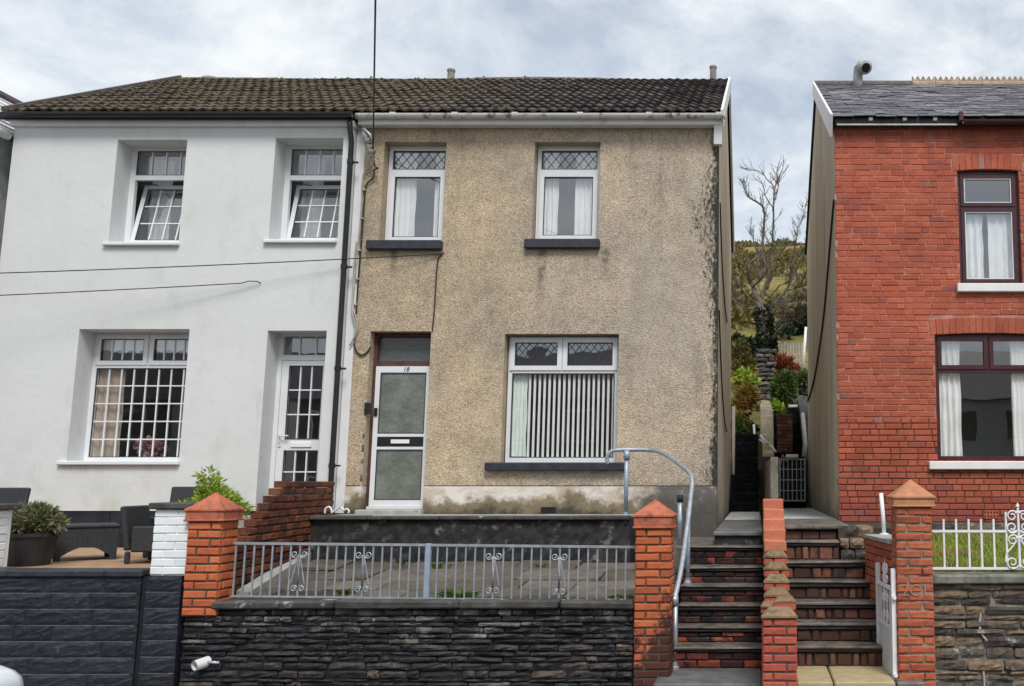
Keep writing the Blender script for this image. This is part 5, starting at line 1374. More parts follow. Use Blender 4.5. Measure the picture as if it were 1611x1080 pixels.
# sloping divider between the flights
DW = thing('divider_wall', 'stepped brick divider wall climbing between the two flights of steps', 'wall', (.20, 10.2, .2))
MB().prism([(9.07,.0),(11.3,.0),(11.3,1.73),(9.07,.80)], 'x', .10, .31).build('core', M['mortar_dark'], DW)
n = 10
for i in range(n):
    u = i/(n-1); yy = 9.07 + 2.15*u; zt = .93 + .90*u; x0, x1 = .085, .325
    if i >= 5:
        MB().cbox(x0+.004, x1-.006, yy, yy+.30, zt-.115, zt-.002, c=.010, j=.005, rng=rg).build('brick', M['brick_top'], DW)
        MB().cbox(x0+.008, x1-.010, yy+.03, yy+.31, zt-.16, zt-.122, c=.006, j=.003, rng=rg).build('brick', M['brick_top'], DW)
    else:
        s = .16 if i % 2 else .10
        for a, b in ((x0, x0+s-.004), (x0+s+.004, x1)):
            MB().cbox(a, b, yy, yy+.26, zt-.13, zt-.058, c=.012, j=.006, rng=rg).build('brick', M['brick_post'], DW)
        MB().cbox(x0+.01, x1-.01, yy+.02, yy+.25, zt-.20, zt-.135, c=.012, j=.008, rng=rg).build('brick', M['moss' if i % 2 else 'brick_post'], DW)
        wedge(DW, x0-.004, x1+.004, yy-.006, yy+.25, zt-.056, .05+.01*(i % 3), .062, M['moss'])
# landing wall between the houses, mossy capping climbing behind it
LW = thing('passage_wall', 'thin grey wall splitting the passage between the houses', 'wall', (.23, 15, 1.2))
rough_panel('front_end', M['passage'], LW, .185, .275, 11.8, 1.2, 2.32, 3, 12, .008, rg)
MB().prism([(11.9,1.2),(19.3,1.2),(19.3,2.42),(11.9,2.30)], 'x', .187, .273).build('wall_body', M['passage'], LW)

WP = thing('brick_pier', 'white painted brick pier on black block base next to the orange pier', 'pier', (-5.45, 9.5, 0), 'white painted piers')
box('core', M['white_brick'], WP, -5.61, -5.29, 9.36, 9.68, 1.16, 1.765); box('base_core', M['mortar_black'], WP, -5.62, -5.30, 9.330, 9.7, 0, 1.158)
for r in range(1, 8): box('bed_joint', M['joint_grey'], WP, -5.62, -5.30, 9.3165, 9.3295, 1.158-.1445*r-.002, 1.158-.1445*r+.002)
for r in range(8):
    z = 1.165+.0755*(r+.5)
    for a, b in (((-5.62,-5.40),(-5.40,-5.285)) if r % 2 else ((-5.62,-5.50),(-5.50,-5.285))):
        brick(WP, M['white_brick'], b-a-.007, .068, .09, ((a+b)/2, 9.35, z), rg=rg, jit=.003)
    brick(WP, M['white_brick'], .2, .068, .05, (-5.622, 9.50, z), '-x', rg=rg)
for r in range(8):
    me = rubble_mesh(.325, .1395, .10, M['black_block'], rg, .007, 5, 5, 'block', .005, .0012); link('block', me, (-5.46, 9.312, 1.158-.1445*(r+.5)), WP)
cbox('cap', M['coping'], WP, -5.665, -5.245, 9.31, 9.73, 1.768, 1.828, c=.012)
DX = -.125
WP2 = thing('brick_pier', 'white painted brick pier with dark cap at the left edge of the patio wall', 'pier', (-7.35, 9.5, 1.2), 'white painted piers')
box('core', M['white_brick'], WP2, -7.38+DX, -7.07+DX, 9.37, 9.68, 1.216, 1.755)
for r in range(7):
    z = 1.22+.0765*(r+.5)
    for a, b in (((-7.39,-7.17),(-7.17,-7.06)) if r % 2 else ((-7.39,-7.28),(-7.28,-7.06))): brick(WP2, M['white_brick'], b-a-.007, .069, .09, ((a+b)/2+DX, 9.36, z), rg=rg)
    brick(WP2, M['white_brick'], .2, .068, .05, (-7.058+DX, 9.52, z), '+x', rg=rg)
cbox('cap', M['coping'], WP2, -7.44+DX, -7.01+DX, 9.32, 9.73, 1.758, 1.815, c=.012)

# dark stepped brick wall between the two front gardens
GW = thing('garden_wall', 'dark brown brick wall stepping down from the white house to the orange pier', 'wall', (-5.2, 11.2, .8))
dirv = Vector((-.42, 3.25, 0)); Lw = dirv.length; dv = dirv/Lw; nv = Vector((dv.y, -dv.x, 0)); ang = math.atan2(dv.y, dv.x)
o0 = Vector((-5.03, 9.66, 0)); cw = .0785; rg = random.Random(41)
def top_at(s): return 2.045 - .62*max(0, (1.42-s)/1.25)
prof = []
z = .86; row = 0; poly = []
while z < 1.99:
    smin = 0
    while top_at(smin) < z + cw - .02 and smin < Lw: smin += .02
    s = smin - (.0 if row % 2 else 0)
    first = True
    while s < Lw - .03:
        l = .225 if not (first and row % 2) else .112
        b = min(s+l, Lw)
        if b-s > .05:
            brick(GW, M['brick_dark'], b-s-.011, cw-.011, .10, o0 + dv*((s+b)/2) + Vector((0,0,z+cw/2)), ang, rg=rg, tilt=.012, out=.005, jit=.005, ch=.009)
        s += l; first = False
    a0 = o0 + dv*(smin+.01) - nv*.02; b0 = o0 + dv*Lw - nv*.02
    poly.append((a0, b0, z))
    z += cw; row += 1
b = MB()
for a0, b0, z in poly:
    a1, b1 = a0 - nv*.10, b0 - nv*.10
    b.add([(p.x,p.y,z+h) for h in (0, cw-.004) for p in (a0, b0, b1, a1)], [(3,2,1,0),(4,5,6,7),(0,1,5,4),(1,2,6,5),(2,3,7,6),(3,0,4,7)])
b.build('core', M['brick_dark'], GW)
# broken white iron scroll on the capping
SC = thing('iron_scroll', 'broken white wrought iron scroll lying by the dark brick wall', 'scrap', P(535, 808, 12.1))
def spiral(c, r0, turns, sgn=1, n=18, a0=0, plane='xz', shrink=.25):
    out = []
    for i in range(n+1):
        t = i/n; r = r0*(1-(1-shrink)*t); a = a0 + sgn*2*pi*turns*t
        out.append(Vector(c) + Vector((r*cos(a), 0, r*sin(a))))
    return out
q = lambda x, y: P(x, y, 12.0)
MB().tube(catmull([q(511,808), q(512,801), q(517,798), q(521,801), q(522,808)], 5), .013, 6).build('left_hook', M['white_metal'], SC, smooth=True)
MB().tube(catmull([q(524,806), q(530,801), q(535,797), q(539,789), q(540,781)], 5), .012, 6).build('stem', M['white_metal'], SC, smooth=True)
MB().tube(catmull([q(535,797), q(541,803), q(545,801), q(549,804), q(548,808)], 5), .012, 6).build('right_hook', M['white_metal'], SC, smooth=True)

# ------------------------------------------------------------------ steps
def flight(label, x0, xr, T, mt, riser, soldier, rg, narrow=None):
    """T: list of (nosing depth, tread height); each step is a tread and a riser of bricks"""
    H = thing('stone_steps', label, 'steps', ((x0+xr)/2, T[0][0], 0), 'front steps')
    for i, (y, z) in enumerate(T[1:], 1):
        yb = T[i+1][0]+.06 if i+1 < len(T) else y+.30
        xa, xb = x0, (narrow[i] if narrow and i in narrow else xr)
        th = .062 if soldier else .050; tk = .026 if soldier else .020
        MB().cbox(xa, xb, y, yb, z-tk, z, c=.008, j=.005, rng=rg).build('tread', mt, H)
        MB().cbox(xa+.004, xb-.004, y+.014, yb, z-th, z-tk-.001, c=.008, j=.003, rng=rg).build('tread_bed', M['tread_bed'], H)  # added dark layer below the thin tread, standing in for its dark front edge
        zl = T[i-1][1]; yr = y+.035
        rb = box('riser', M['mortar_black'], H, xa, xb, yr+.012, yr+.2, zl-.02, z-th-.001)
        h = z-th-zl
        if soldier:
            x = xa
            while x < xb-.02:
                w = rg.choice((.075,.08,.11,.2)) if rg.random() < .8 else .15; b_ = min(x+w, xb)
                if b_-x > .03: brick(rb, riser, b_-x-.008, h-.004, .10, ((x+b_)/2, yr, zl+h/2), rg=rg, ch=.014, jit=.007, out=.006)
                x += w
        else:
            for k in range(2):
                hh = h/2; x = xa - (.0 if (k+i) % 2 else .11)
                while x < xb-.02:
                    a, b_ = max(x, xa), min(x+.225, xb)
                    if b_-a > .03: brick(rb, riser, b_-a-.008, hh-.007, .10, ((a+b_)/2, yr, zl+hh*(k+.5)), rg=rg, ch=.009, jit=.005, out=.005)
                    x += .225
    return H
def zt(y, Y): return pZ(y, Y)
TL = [(9.0, zt(1076,9.0)), (9.7, zt(1019,9.7)), (9.97, zt(987,9.97)), (10.24, zt(953,10.24)), (10.5, zt(922,10.5)), (10.77, zt(892,10.77)), (11.03, zt(860,11.03))]
TR = [(9.0, zt(1074,9.0)), (9.72, zt(1017,9.72)), (9.98, zt(981,9.98)), (10.25, zt(948,10.25)), (10.52, zt(915,10.52)), (10.8, zt(884,10.8)), (11.06, zt(851,11.06))]
rg = random.Random(51)
LS = flight('left flight of worn steps with blackened brick risers beside the handrail', -.78, .09, TL, M['tread'], M['brick_riser'], False, rg)
cbox('bottom_slab', M['tread_wet'], LS, -.90, .065, 9.0, 9.76, -.05, TL[0][1], c=.015)
cbox('top_slab', M['tread'], LS, -1.28, .08, 11.10, 13.1, TL[6][1]-.3, TL[6][1]-.006, c=.01)
zl = zt(837, 11.3)
cbox('top_riser', M['retaining'], LS, -.46, .085, 11.335, 11.5, TL[6][1]-.01, zl-.05, c=.01)
cbox('landing_slab', M['tread_wet'], LS, -.475, .09, 11.3, 15.2, zl-.049, zl, c=.012); cbox('landing_slab', M['slab_pale'], LS, -.475, .09, 15.21, 19.3, zl-.049, zl+.003, c=.012)
RSt = flight('right flight of worn steps with brown brick risers behind the white gate', .33, 1.28, TR, M['tread'], M['brick_riser_brown'], True, rg, narrow={6: .93})
x = .37
for w, m in ((.33,'slab_yellow'),(.55,'slab_yellow'),(.3,'tread')):
    cbox('bottom_slab', M[m], RSt, x, min(x+w-.015, 1.5), 9.0, 9.78, -.05, TR[0][1]+(.004 if m == 'slab_yellow' else 0), c=.012); x += w
zr = zt(826, 11.35)
MB().cbox(.33, 1.07, 11.34, 13.4, zr-.055, zr, c=.014, j=.006, rng=rg).build('landing_slab', M['tread'], RSt)
cbox('landing_slab', M['slab_pale'], RSt, .32, 1.10, 13.41, 19.3, zr-.05, zr-.002, c=.012)
brick_run(RSt, M['brick_riser_brown'], .33, .93, TR[6][1], zr-.055, 11.40, .10, .2, .1, rg=rg)
# rough stone blocks beside the top of the right flight
SB = thing('stone_kerb', 'rough dark stone blocks beside the top of the right flight', 'kerb', (1.12, 11.0, 1.0))
z = TR[5][1]-.02
for k, (h, xs) in enumerate(((.13, (.94,1.10,1.30)), (.12, (.94,1.05,1.22,1.32)), (.13, (1.0,1.16,1.34)))):
    for a, b in zip(xs, xs[1:]):
        me = rubble_mesh(b-a-.012, h-.012, .5, M['right_stone'], rg, .012); link('stone', me, ((a+b)/2, 11.02+.13*k, z+h/2), SB)
    z += h
box('fill', M['soil'], SB, .94, 1.6, 11.3, 13.1, .9, z-.03)
# low brick cheek wall up to the pier, pale sloping cap
CW = thing('cheek_wall', 'low red brick cheek wall with pale cap left of the weathered pier', 'wall', (1.25, 10, .2))
A, B = Vector((1.175, 10.75, 0)), Vector((1.30, 9.48, 0)); dd = (B-A).normalized(); ang = math.atan2(dd.y, dd.x); Lc = (B-A).length
rg = random.Random(61)
for r in range(11):
    s = 0 if r % 2 else -.11
    while s < Lc-.02:
        a, b = max(s,0), min(s+.225, Lc)
        if b-a > .04: brick(CW, M['brick_pier'], b-a-.01, .066, .10, A + dd*((a+b)/2) + Vector((0,0,.60+.076*(r+.5))), ang, rg=rg, tilt=.01)
        s += .225
nq = Vector((-dd.y, dd.x, 0))
def slab_along(name, m, H, A, B, nrm, w0, w1, z0a, z1a, z0b, z1b):
    p = [A+nrm*w0, B+nrm*w0, B+nrm*w1, A+nrm*w1]
    return MB().add([(p[0].x,p[0].y,z0a),(p[1].x,p[1].y,z0b),(p[2].x,p[2].y,z0b),(p[3].x,p[3].y,z0a),(p[0].x,p[0].y,z1a),(p[1].x,p[1].y,z1b),(p[2].x,p[2].y,z1b),(p[3].x,p[3].y,z1a)], [(3,2,1,0),(4,5,6,7),(0,1,5,4),(1,2,6,5),(2,3,7,6),(3,0,4,7)]).build(name, m, H)
nq = Vector((abs(nq.x), -nq.y if nq.x < 0 else nq.y, 0)) if False else (nq if nq.x > 0 else -nq)
slab_along('core', M['mortar_dark'], CW, A, B, nq, .02, .24, .2, 1.435, .2, 1.435)
slab_along('cap', M['cement'], CW, A-dd*.03, B, nq, -.02, .26, 1.437, 1.468, 1.437, 1.475)
brick_run(CW, M['brick_pier'], 1.18, 1.42, .98, 1.435, 10.76, rg=rg)
PS = thing('post_stub', 'short leaning white painted post by the weathered pier', 'post', (1.38, 10.7, 1.46))
MB().tube([P(1391,840,10.7), P(1389,810,10.7), P(1386,776,10.7)], .022, 10).build('post_tube', M['white_metal'], PS, smooth=True)
MB().lathe((P(1391,840,10.7).x, 10.7, 1.468), [(.05,0),(.05,.012),(.024,.016)], 12).build('base_flange', M['white_metal'], PS)

# ------------------------------------------------------------------ railings and handrail
GR = thing('metal_railing', 'grey metal railing with four scroll panels along the dark front wall', 'railing', (-3, 9.5, .93))
YR_ = 9.47; G = M['galv']
zt_l, zt_r = pZ(855, YR_), pZ(861, YR_); zb_l, zb_r = pZ(938, YR_), pZ(946, YR_)
xl, xr = pX(369, 900, YR_), pX(999, 900, YR_)
xmid = pX(672.5, 900, YR_)
lerp = lambda a, b, t: a+(b-a)*t
tz = lambda x: lerp(zt_l, zt_r, (x-xl)/(xr-xl)); bz = lambda x: lerp(zb_l, zb_r, (x-xl)/(xr-xl))
def bar_h(name, x0, x1, fz, hw, hh, m, H):
    return MB().add([(x,y,fz(x)+s*hh) for x in (x0,x1) for y in (YR_-hw,YR_+hw) for s in (-1,1)], [(0,1,3,2),(4,6,7,5),(0,2,6,4),(1,5,7,3),(0,4,5,1),(2,3,7,6)]).build(name, m, H)
bar_h('top_rail', xl-.02, xr+.01, tz, .016, .011, G, GR); bar_h('bottom_rail', xl-.02, xr+.01, bz, .014, .008, G, GR)
n1, n2 = 21, 22
xsb = [xl+(xmid-xl)*i/n1 for i in range(n1)] + [xmid+(xr-xmid)*i/n2 for i in range(1, n2)]
for x in xsb: MB().box(x-.007, x+.007, YR_-.007, YR_+.007, bz(x)+.008, tz(x)-.011).build('bar', G, GR)
cbox('post', M['galv_blue'], GR, xmid-.026, xmid+.026, YR_-.026, YR_+.026, .925, tz(xmid)+.014, c=.006)
sp_ = xsb[1]-xsb[0]
for px_ in (466.5, 570, 776, 879):
    i = min(range(len(xsb)), key=lambda k: abs(xsb[k]-pX(px_, 900, YR_))); x = xsb[i]; t0, b0 = tz(x), bz(x)
    r = .036; yq = YR_-.012
    for sg in (-1, 1):
        ctop = (x+sg*.044, yq, t0-.095); cbot = (x+sg*.034, yq, b0+.075)
        s1 = spiral(ctop, r, 1.35, sg, 20, pi/2 if False else (pi if sg > 0 else 0)); s2 = spiral(cbot, r*.9, 1.3, -sg, 20, (pi if sg > 0 else 0))
        MB().tube(list(reversed(s1)) + s2, .0062, 5).build('scroll', G, GR, smooth=True)
        if sg > 0 or px_ < 500: MB().tube([(x+sg*.010, yq-.004, t0-.115), (x+sg*.062, yq-.004, b0+.125)], .0058, 5).build('diagonal', G, GR)
WR = thing('white_railing', 'white wrought iron railing with scrolls on the right stone wall', 'railing', (2.9, 9.4, 1.18))
YR_ = 9.40; W = M['white_metal']; z0, z1, ztp = pZ(894.5, YR_), pZ(836, YR_), pZ(817, YR_)
box('top_rail', W, WR, 1.615, 4.3, YR_-.013, YR_+.013, z1-.011, z1+.011); box('bottom_rail', W, WR, 1.615, 4.3, YR_-.013, YR_+.013, z0-.011, z0+.011)
cbox('end_bar', W, WR, 1.625, 1.645, YR_-.010, YR_+.010, z0+.012, z1-.012, c=.002)
bx0 = pX(1485, 850, YR_); stp = pX(1504.7, 850, YR_) - bx0
xsc = pX(1602, 850, YR_)
for i in range(20):
    x = bx0 + stp*i
    if x > 4.28: break
    e = .11 if abs(x - (xsc-.10)) < .07 else 0
    MB().box(x-.009, x+.009, YR_-.009, YR_+.009, z0-.03 if False else z0+.0111, ztp+e*.6).build('bar', W, WR)
for xc_ in (xsc,):
    MB().box(xc_-.009, xc_+.009, YR_-.0305, YR_-.0125, z0+.012, pZ(797,YR_)).build('bar', W, WR)
    for sg in (-1, 1):
        for zc, r, a0, d in ((pZ(812,YR_), .055, pi/2, 1), (pZ(830,YR_), .06, -pi/2, -1), (pZ(850,YR_), .055, pi/2, 1), (pZ(885,YR_), .065, -pi/2, -1)):
            MB().tube(spiral((xc_+sg*r, YR_-.02, zc), r, 1.4, -sg*d, 22, (0 if sg < 0 else pi)), .0075, 5).build('scroll', W, WR, smooth=True)
        MB().tube(catmull([(xc_+sg*.01, YR_-.02, pZ(848,YR_)), (xc_+sg*.05, YR_-.02, pZ(858,YR_)), (xc_+sg*.12, YR_-.02, pZ(872,YR_)), (xc_+sg*.13, YR_-.02, pZ(885,YR_))], 5), .0075, 5).build('scroll', W, WR, smooth=True)
    MB().tube([(xc_, YR_-.02, pZ(797,YR_)), (xc_, YR_-.02, pZ(791,YR_))], .02, 8, .002).build('finial', W, WR)
    for zc in (pZ(806,YR_), pZ(846,YR_)): cbox('collar', W, WR, xc_-.03, xc_+.03, YR_-.034, YR_-.010, zc-.012, zc+.012, c=.004)

HR = thing('handrail', 'galvanised tubular handrail curving down beside the left flight of steps', 'handrail', (-1.2, 11, 1.3))
Yt = 12.25
pts = [P(957,730,Yt), P(955,722,Yt), P(958,714,Yt), P(966,709,Yt), P(985,708,Yt), P(1010,708,Yt), P(1027,709,Yt-.05), P(1042,713,11.9), P(1060,724,11.5), P(1077,737,11.2), P(1086,746,11.05), P(1089,757,10.95), P(1088,772,10.85), P(1080,840,10.4), P(1071,900,10.0), P(1061,944,9.76)]
MB().tube(catmull(pts, 4), .0255, 10).build('rail', G, HR, smooth=True)
MB().tube([P(1061,938,9.77), P(1061,944,9.76), P(1062,952,9.76)], .040, 10).build('coupling', G, HR, smooth=True)
pb = P(1062.5,950,9.76); MB().tube([(pb.x, 9.76, pb.z), (pb.x+.004, 9.76, TL[1][1]-.15 if False else zt(1049,9.66))], .025, 10).build('post', G, HR, smooth=True)
MB().lathe((pb.x+.004, 9.70, TL[0][1]), [(.045,0),(.045,.02),(.028,.03),(.028,.06)], 12).build('flange', G, HR)
MB().tube([(pb.x+.004, 9.76, zt(1049,9.66)+.002), (pb.x+.004, 9.70, TL[0][1]+.03)], .025, 10).build('post', G, HR, smooth=True)
pm = P(1085,790,10.82); zfoot = TL[4][1]
MB().tube([(pX(1083,800,10.7), 10.70, pZ(800,10.7)), (pX(1083,800,10.7), 10.70, zfoot)], .024, 10).build('post', M['galv_blue'], HR, smooth=True)
MB().lathe((pX(1083,800,10.7), 10.70, zfoot), [(.042,0),(.042,.02),(.028,.03),(.028,.055)], 12).build('flange', G, HR)
pu = P(986,716,Yt)
MB().tube([(pu.x, Yt, pu.z+.03), (pu.x, Yt, TERR)], .026, 10).build('post', M['galv_blue'], HR, smooth=True)
MB().tube([(pu.x, Yt, pu.z-.06), (pu.x, Yt, pu.z+.05)], .038, 10).build('coupling', M['galv_blue'], HR, smooth=True)
MB().lathe((pu.x, Yt, TERR-.01), [(.045,0),(.045,.025),(.03,.035),(.03,.06)], 12).build('flange', M['galv_blue'], HR)
HS = thing('post_stub', 'short grey tube post with dark top between the orange pier and the handrail', 'post', (pX(1070,830,11.4), 11.4, 1.3))
pt = P(1070,783,11.4); MB().tube([(pt.x, 11.4, pt.z-.03), (pt.x, 11.4, TL[6][1]-.006)], .028, 10).build('post_tube', G, HS, smooth=True)
MB().tube([(pt.x, 11.4, pt.z-.05), (pt.x, 11.4, pt.z+.03)], .036, 10).build('post_cap', M['black_paint'], HS, smooth=True)

# white iron gate, standing open
WG = thing('metal_gate', 'white iron gate with scrolls over a solid lower sheet, standing open at the pier', 'gate', (1.27, 9.55, .15), 'gates')
A, B = Vector((1.262, 9.20, 0)), Vector((1.205, 9.93, 0)); dg = (B-A).normalized(); Lg = (B-A).length; ng = Vector((-dg.y, dg.x, 0))
def gp_(s, z, o=0): return A + dg*s + ng*o + Vector((0,0,z))
def gbox(name, m, s0, s1, z0, z1, th=.016):
    v = [gp_(s, z, o) for z in (z0, z1) for s, o in ((s0,-th),(s1,-th),(s1,th),(s0,th))]
    return MB().add(v, [(3,2,1,0),(4,5,6,7),(0,1,5,4),(1,2,6,5),(2,3,7,6),(3,0,4,7)]).build(name, m, WG)
gb, gt = .155, 1.235; gm_ = .68
gbox('stile', W, 0, .04, gb, gt, .02); gbox('stile', W, Lg-.04, Lg, gb, gt, .02)
gbox('rail', W, .041, Lg-.041, gb, gb+.035); gbox('rail', W, .041, Lg-.041, gm_, gm_+.03); gbox('rail', W, .041, Lg-.041, gt-.20, gt-.17)
gbox('sheet', M['gate_sheet'], .042, Lg-.042, gb+.036, gm_-.001, .004)
for s in (.17, .30, Lg-.30, Lg-.17): gbox('bar', W, s-.008, s+.008, gm_+.031, gt-.201, .008)
def gspiral(s, z, r, turns, sg, a0):
    out = []
    for i in range(21):
        t = i/20; rr = r*(1-.75*t); a = a0+sg*2*pi*turns*t; out.append(gp_(s+rr*cos(a), z+rr*sin(a), 0))
    return out
for sg in (-1, 1):
    c = Lg/2
    for z, r, a0 in ((gm_+.10, .06, -pi/2), (gm_+.27, .07, pi/2), (gt-.11, .06, pi/2), (gt-.02, .05, -pi/2)):
        MB().tube(gspiral(c+sg*r*1.05, z, r, 1.3, sg, a0), .008, 5).build('scroll', W, WG, smooth=True)
MB().tube([gp_(Lg/2, gt-.17), gp_(Lg/2, gt+.08)], .010, 6, .002).build('spike', W, WG)
MB().tube([gp_(-.035, .98), gp_(.05, .98)], .018, 8).build('hinge', W, WG); MB().tube([gp_(-.035, .30), gp_(.05, .30)], .018, 8).build('hinge', W, WG)
MB().tube([gp_(Lg-.02, .48), gp_(Lg+.10, .48)], .012, 8).build('latch', W, WG)

# ------------------------------------------------------------------ foliage tools
def leaves(name, m, parent, blobs, n, size, rg, flat=.0, long=1.0, **tags):
    """many small folded leaves scattered through ellipsoid blobs (centre, radii)"""
    v = []; f = []
    wts = [b[1][0]*b[1][1]*b[1][2] for b in blobs]
    for _ in range(n):
        c, rad = rg.choices(blobs, wts)[0]
        while True:
            q = Vector((rg.uniform(-1,1), rg.uniform(-1,1), rg.uniform(-1,1)))
            if .12 < q.length < 1 and rg.random() < q.length**1.2: break
        p = Vector((c[0]+q.x*rad[0], c[1]+q.y*rad[1], c[2]+q.z*rad[2]))
        s = size*rg.uniform(.6,1.35)
        u = (q + Vector((rg.uniform(-.8,.8), rg.uniform(-.8,.8), rg.uniform(-.5,.9)))).normalized()
        w = u.cross(Vector((rg.uniform(-1,1), rg.uniform(-1,1), rg.uniform(-1,1)))).normalized(); nn = u.cross(w)
        L = s*long; k = len(v)
        v += [p, p+u*L*.5+w*s*.32+nn*s*.08, p+u*L, p+u*L*.5-w*s*.32+nn*s*.08]
        f += [(k,k+1,k+2),(k,k+2,k+3)]
    b = MB(); b.v = v; b.f = f
    return b.build(name, m, parent, **tags)
def tuft(label, c, n, h, spread, m, rg, name='weed', group='weeds in the paving', cat='weed'):
    H = thing(name, label, cat, c, group)
    v = []; f = []
    for _ in range(n):
        a = rg.uniform(0, 2*pi); r = abs(rg.gauss(0, spread*.45)); b0 = Vector((c[0]+r*cos(a), c[1]+r*sin(a)*.5, c[2]-.01))
        l = h*rg.uniform(.5,1.1); dr = Vector((cos(a)*rg.uniform(.2,.9), sin(a)*.5-.2, 1)).normalized(); w = Vector((dr.z, 0, -dr.x))*rg.uniform(.006,.014)
        k = len(v); mid = b0+dr*l*.6; tip = b0+dr*l+Vector((cos(a)*l*.35, -.02, -l*.25))
        v += [b0-w*.5, b0+w*.5, mid+w, tip, mid-w]; f += [(k,k+1,k+2,k+4),(k+4,k+2,k+3)]
    b = MB(); b.v = v; b.f = f; b.build('blades', m, H); return H

# ------------------------------------------------------------------ lawn behind the white railing
lw = struct(MB().prism([(9.56,.5),(YF,.5),(YF,1.345),(9.56,1.17)], 'x', 1.63, 6.3).build('lawn', M['turf'], None))
rg = random.Random(71); v = []; f = []
for _ in range(26000):
    x = rg.uniform(1.64, 4.6); y = 9.58 + (YF-.08-9.58)*rg.random()**1.2; z = 1.165 + (y-9.56)*.048
    cl = mnoise.noise(Vector((x*3, y*3, 0)))*.5+.5
    h = rg.uniform(.02,.05) + .09*cl*rg.random(); a = rg.uniform(0, 2*pi); w = rg.uniform(.003,.009)
    d = Vector((cos(a), sin(a), 0)); k = len(v); p = Vector((x,y,z)); l = rg.uniform(.1,1.1)
    v += [p-d*w, p+d*w, p+Vector((-d.y*h*l, d.x*h*l, h))]; f.append((k,k+1,k+2))
dry = [q for q in f if mnoise.noise(Vector((v[q[0]].x*2.1+5, v[q[0]].y*2.1, 3))) > .12]
ds_ = set(dry); gr = [q for q in f if q not in ds_]
for m_, ff in (('grass', gr), ('grass_dry', dry)):
    b = MB(); b.v = [v[i] for q in ff for i in q]; b.f = [(3*i, 3*i+1, 3*i+2) for i in range(len(ff))]
    b.build('grass', M[m_], None, kind='stuff')

# ------------------------------------------------------------------ patio furniture
def rattan_chair(label, x, y, a, back=.62, arm=.38):
    H = thing('rattan_chair', label, 'chair', (x, y, PATIO), 'dark rattan chairs on the patio')
    T = Matrix.Translation((x, y, PATIO)) @ Matrix.Rotation(a, 4, 'Z'); m = M['rattan']
    def bb(name, *d, T2=None):
        b = MB(); b.T = T if T2 is None else T @ T2; b.cbox(*d, c=.015); return b.build(name, m, H)
    bb('seat', -.25, .25, -.28, .24, .16, .30)
    bb('backrest', -.30, .30, .245, .30, .14, back, T2=Matrix.Translation((0,.25,.14)) @ Matrix.Rotation(radians(-9),4,'X') @ Matrix.Translation((0,-.25,-.14)))
    for s in (-1, 1): bb('armrest', *( (-.32,-.255) if s < 0 else (.255,.32)), -.30, .23, .12, arm)
    for sx in (-1, 1):
        for sy in (-1, 1): bb('leg', sx*.285-.025, sx*.285+.025, sy*.26-.025, sy*.26+.025, 0, .13)
    return H
rattan_chair('dark rattan chair beside the low table, half hidden by the white painted pier', pX(262,860,10.75), 10.75, radians(100), .60, .385)
rattan_chair('dark rattan chair with tall back behind the white painted pier', pX(292,800,11.6), 11.6, radians(10), .80, .45)
rattan_chair('dark rattan chair cut by the left edge of the photo', pX(-38,800,11.2), 11.2, radians(-10), .79, .45)
TB = thing('rattan_table', 'low dark rattan table with arched side between the plant pot and the chair', 'table', (pX(133,850,11.1), 11.1, PATIO))
T = Matrix.Translation((pX(133,850,11.1), 11.1, PATIO)) @ Matrix.Rotation(radians(38), 4, 'Z')
b = MB(); b.T = T; b.cbox(-.30,.30,-.30,.30,.345,.385,.012).build('table_top', M['rattan'], TB)
ar = [(-.22+.44*i/8, .05+.10*sin(pi*i/8)) for i in range(9)]
for k in range(4):
    b = MB(); b.T = T @ Matrix.Rotation(k*pi/2, 4, 'Z')
    for (xa, za), (xb, zb) in zip([(-.28,0)]+[(-.2201,0)]+ar+[(.2201,0)], [(-.2202,0)]+ar+[(.22,0)]+[(.28,0)]):
        if xb-xa < .001: continue
        b.add([(xa,-.285,za),(xb,-.285,zb),(xb,-.285,.344),(xa,-.285,.344),(xa,-.255,za),(xb,-.255,zb),(xb,-.255,.344),(xa,-.255,.344)], [(0,1,2,3),(7,6,5,4),(0,4,5,1),(1,5,6,2),(3,2,6,7),(0,3,7,4)])
    b.build('side_panel', M['rattan'], TB)
pc = (pX(46,870,10.3), 10.3, PATIO)
PT = thing('potted_shrub', 'grey-green needle shrub in a black pot on the patio wall side', 'potted plant', pc)
MB().lathe(pc, [(.185,0),(.19,.02),(.225,.25),(.24,.29),(.25,.29),(.25,.325),(.232,.325),(.222,.29)], 20).build('pot', M['pot'], PT)
rg = random.Random(81)
leaves('foliage', M['leaf_sage'], PT, [((pc[0]+dx, pc[1]+dy, pc[2]+.40+dz), (rx,ry,rz)) for dx,dy,dz,rx,ry,rz in ((-.09,0,.03,.15,.16,.11),(.08,0,.04,.18,.16,.10),(-.20,0,.02,.08,.1,.10),(.03,.0,.13,.09,.10,.07),(.25,0,.02,.08,.08,.05),(.15,0,.11,.07,.08,.06),(-.13,0,.13,.05,.06,.06))], 5200, .026, rg, long=2.6)
bs = (pX(338,770,10.35), 10.35, PATIO)
LB = thing('garden_shrub', 'bright lime green leafy shrub behind the orange pier', 'shrub', bs)
for dx, dz in ((-.1,.55),(.05,.70),(0,.85),(.15,.5)): MB().tube([bs, (bs[0]+dx*.5, bs[1], bs[2]+dz*.5), (bs[0]+dx, bs[1], bs[2]+dz)], .012, 5, .005).build('stem', M['bark'], LB)
